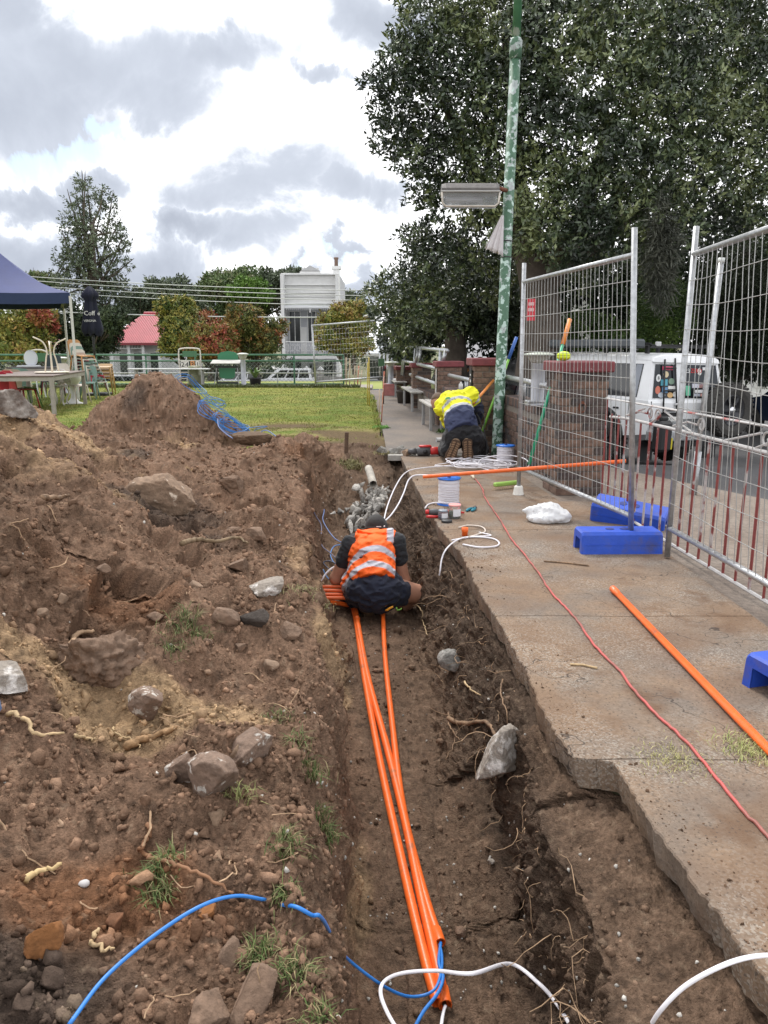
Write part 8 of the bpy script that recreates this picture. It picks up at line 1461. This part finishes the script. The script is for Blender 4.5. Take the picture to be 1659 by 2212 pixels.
hm = thing('hanging_moss', 'grey moss hanging from the fig above the mesh fence', 'moss', A(1430, 560, 13.6)); V, F, c = leaf_cloud([(A(a, b, 13.5), (.16, .12, .42)) for a, b in ((1425, 480), (1445, 540), (1415, 570), (1432, 620))], 3200, .16, ((.07, .075, .06), (.11, .115, .09)), seed=31, asp=.10, up=-1.2); nmesh('strands', V, F, M_LEAF2, hm, False, True, c)
bush('low_hedge', 'olive shrub between the far mesh panel and the handrail', [(860, 770, 30, .6), (880, 755, 30, .6), (900, 775, 29, .6)], 5000, .12, ((.10, .11, .03), (.14, .15, .05), (.06, .08, .02)), 33)
# trees across the street
def T(px_, Y, z=-1.95): p = A(px_, 745, Y); return Vector((p.x, Y, z))
def far_tree(name, label, blobs, Y, n, size, cols, tx, ty, seed, r=.16, group='trees across the street', **k):
    bl = [(A(a, b, Y + random.gauss(0, .8)), (w / 1661 * Y, w / 1661 * Y, h / 1661 * Y)) for a, b, w, h in blobs]; tp = A(tx, ty, Y); g_ = random.Random(seed); sat = []
    for c_, r_ in bl:
        for _ in range(4):
            d_ = Vector((g_.gauss(0, 1), g_.gauss(0, 1), g_.gauss(.2, 1))).normalized(); f_ = g_.uniform(.28, .5); sat.append((c_ + Vector((d_.x * r_[0], d_.y * r_[1], d_.z * r_[2])) * g_.uniform(.75, 1.05), tuple(q__ * f_ for q__ in r_)))
    return tree(name, label, [(c_, tuple(q__ * .86 for q__ in r_)) for c_, r_ in bl] + sat, n, size, cols, [(T(tx, Y), r * 1.3), (T(tx, Y).lerp(tp, .5) + Vector((random.gauss(0, .1), 0, 0)), r), (tp, r * .55)], seed, 'tree', group, **k)
GUM = ((.07, .09, .055), (.09, .115, .07), (.12, .145, .09), (.15, .175, .115)); AUT = ((.12, .13, .04), (.21, .18, .05), (.27, .17, .055), (.30, .12, .055), (.30, .075, .055)); AUY = ((.14, .17, .045), (.23, .23, .06), (.31, .27, .07), (.33, .2, .075)); DKG = ((.035, .05, .028), (.052, .074, .038), (.075, .098, .05)); HIL = ((.075, .11, .045), (.10, .145, .055), (.13, .18, .065), (.16, .17, .085))
far_tree('gum_tree', 'tall slender gum tree standing above the roofs on the left', [(190, 420, 42, 34), (215, 470, 48, 42), (165, 480, 40, 45), (200, 530, 62, 48), (250, 560, 34, 45), (150, 555, 40, 48), (205, 600, 62, 45), (135, 610, 25, 26), (255, 615, 26, 38), (180, 660, 50, 40), (240, 670, 40, 35)], 48, 10500, .22, GUM, 200, 480, 41, .2, shell=.2, asp=.36)
far_tree('dark_tree', 'dark spreading tree behind the closed umbrella', [(210, 700, 60, 40), (150, 700, 45, 40), (228, 740, 28, 24), (120, 735, 35, 30), (180, 745, 45, 25), (238, 690, 28, 25)], 47, 15000, .24, DKG, 200, 720, 43, .22, shell=.4)
far_tree('autumn_tree', 'yellow and green autumn tree under the gazebo edge', [(40, 710, 55, 45), (80, 700, 35, 40), (20, 750, 55, 35), (70, 745, 40, 30), (-20, 720, 50, 50)], 43, 15000, .22, AUY, 40, 740, 45); far_tree('autumn_tree', 'red tinged autumn tree beside the yellow one on the left', [(85, 680, 20, 20), (60, 668, 25, 14), (100, 700, 20, 20)], 44, 3500, .22, AUT[2:], 85, 720, 47, .1)
far_tree('autumn_tree', 'olive autumn tree overlapping the red roof', [(385, 680, 42, 36), (368, 705, 28, 28), (408, 720, 45, 36), (378, 742, 34, 22), (425, 760, 25, 14)], 46, 13000, .22, AUY[:3] + ((.06, .09, .025),), 385, 730, 49); far_tree('autumn_tree', 'reddest round autumn tree in the middle of the far row', [(440, 705, 42, 32), (470, 725, 42, 30), (420, 735, 35, 28), (455, 752, 50, 18), (500, 745, 22, 18)], 45, 14000, .21, AUT, 450, 745, 51)
far_tree('autumn_tree', 'red and green autumn tree left of the terrace house', [(530, 690, 44, 34), (560, 720, 50, 34), (510, 720, 30, 30), (578, 742, 30, 24), (540, 755, 55, 18)], 47, 17000, .21, AUT[:1] + ((.06, .08, .025),) + AUT[:4], 555, 745, 53); far_tree('autumn_tree', 'orange green autumn tree in front of the terrace house', [(740, 680, 36, 28), (715, 705, 30, 24), (760, 710, 40, 30), (735, 740, 45, 24), (775, 745, 35, 20), (700, 725, 20, 16)], 44, 15000, .2, AUY[:3] + AUT[1:3], 740, 745, 55)
far_tree('hill_tree', 'large domed green tree on the hill behind the far row', [(500, 610, 70, 28), (540, 630, 70, 32), (460, 640, 55, 34), (570, 620, 50, 30), (500, 660, 80, 30), (590, 655, 40, 30)], 95, 18000, .5, HIL, 510, 680, 57, .4, 'trees on the hill'); far_tree('hill_tree', 'bright green tree in front of the domed hill tree', [(545, 618, 32, 16), (525, 630, 30, 14), (560, 640, 35, 14)], 88, 6000, .42, ((.09, .17, .03), (.12, .21, .04)), 545, 650, 59, .25, 'trees on the hill')
far_tree('hill_tree', 'pale airy tree between the gum and the hill', [(370, 625, 45, 26), (340, 640, 36, 26), (400, 640, 36, 24), (365, 665, 60, 22)], 90, 9000, .42, GUM, 370, 670, 61, .3, 'trees on the hill', shell=.3); far_tree('hill_tree', 'grey green tree behind the terrace house parapet', [(600, 610, 40, 24), (640, 595, 22, 14), (620, 640, 40, 26)], 92, 7000, .42, GUM[:3], 615, 660, 63, .3, 'trees on the hill', shell=.35); far_tree('hill_tree', 'pale tree right of the terrace chimney', [(765, 655, 28, 22), (745, 665, 20, 20), (790, 680, 25, 20)], 90, 4000, .4, GUM, 765, 690, 65, .2, 'trees on the hill', shell=.3); far_tree('hill_tree', 'small pale tree showing above the gazebo', [(80, 605, 26, 14), (100, 615, 20, 12)], 90, 3000, .4, HIL, 85, 640, 67, .2, 'trees on the hill')
far_tree('hill_tree', 'dark tree mass between the gum tree and the olive autumn tree', [(310, 680, 45, 30), (290, 655, 35, 25), (330, 655, 30, 20), (420, 665, 40, 22)], 70, 9000, .34, DKG, 310, 700, 69, .25, 'trees on the hill')
bush('street_hedge', 'clipped dark hedge along the houses across the street', [(x, 800, 58.5, 1.0) for x in list(range(-40, 250, 30)) + list(range(390, 615, 28))], 14000, .2, DKG, 71, 'hedge')
V, F, c = leaf_cloud([(Vector((x, 120 + 20 * math.sin(x), 1.5)), (9, 5, 4.5)) for x in range(-110, 130, 11)], 24000, .9, DKG + HIL[:1], seed=77); tag(nmesh('far_woods', V, F, M_LEAF2, None, False, True, c), 'distant belt of trees beyond the houses', 'woods', kind='stuff')
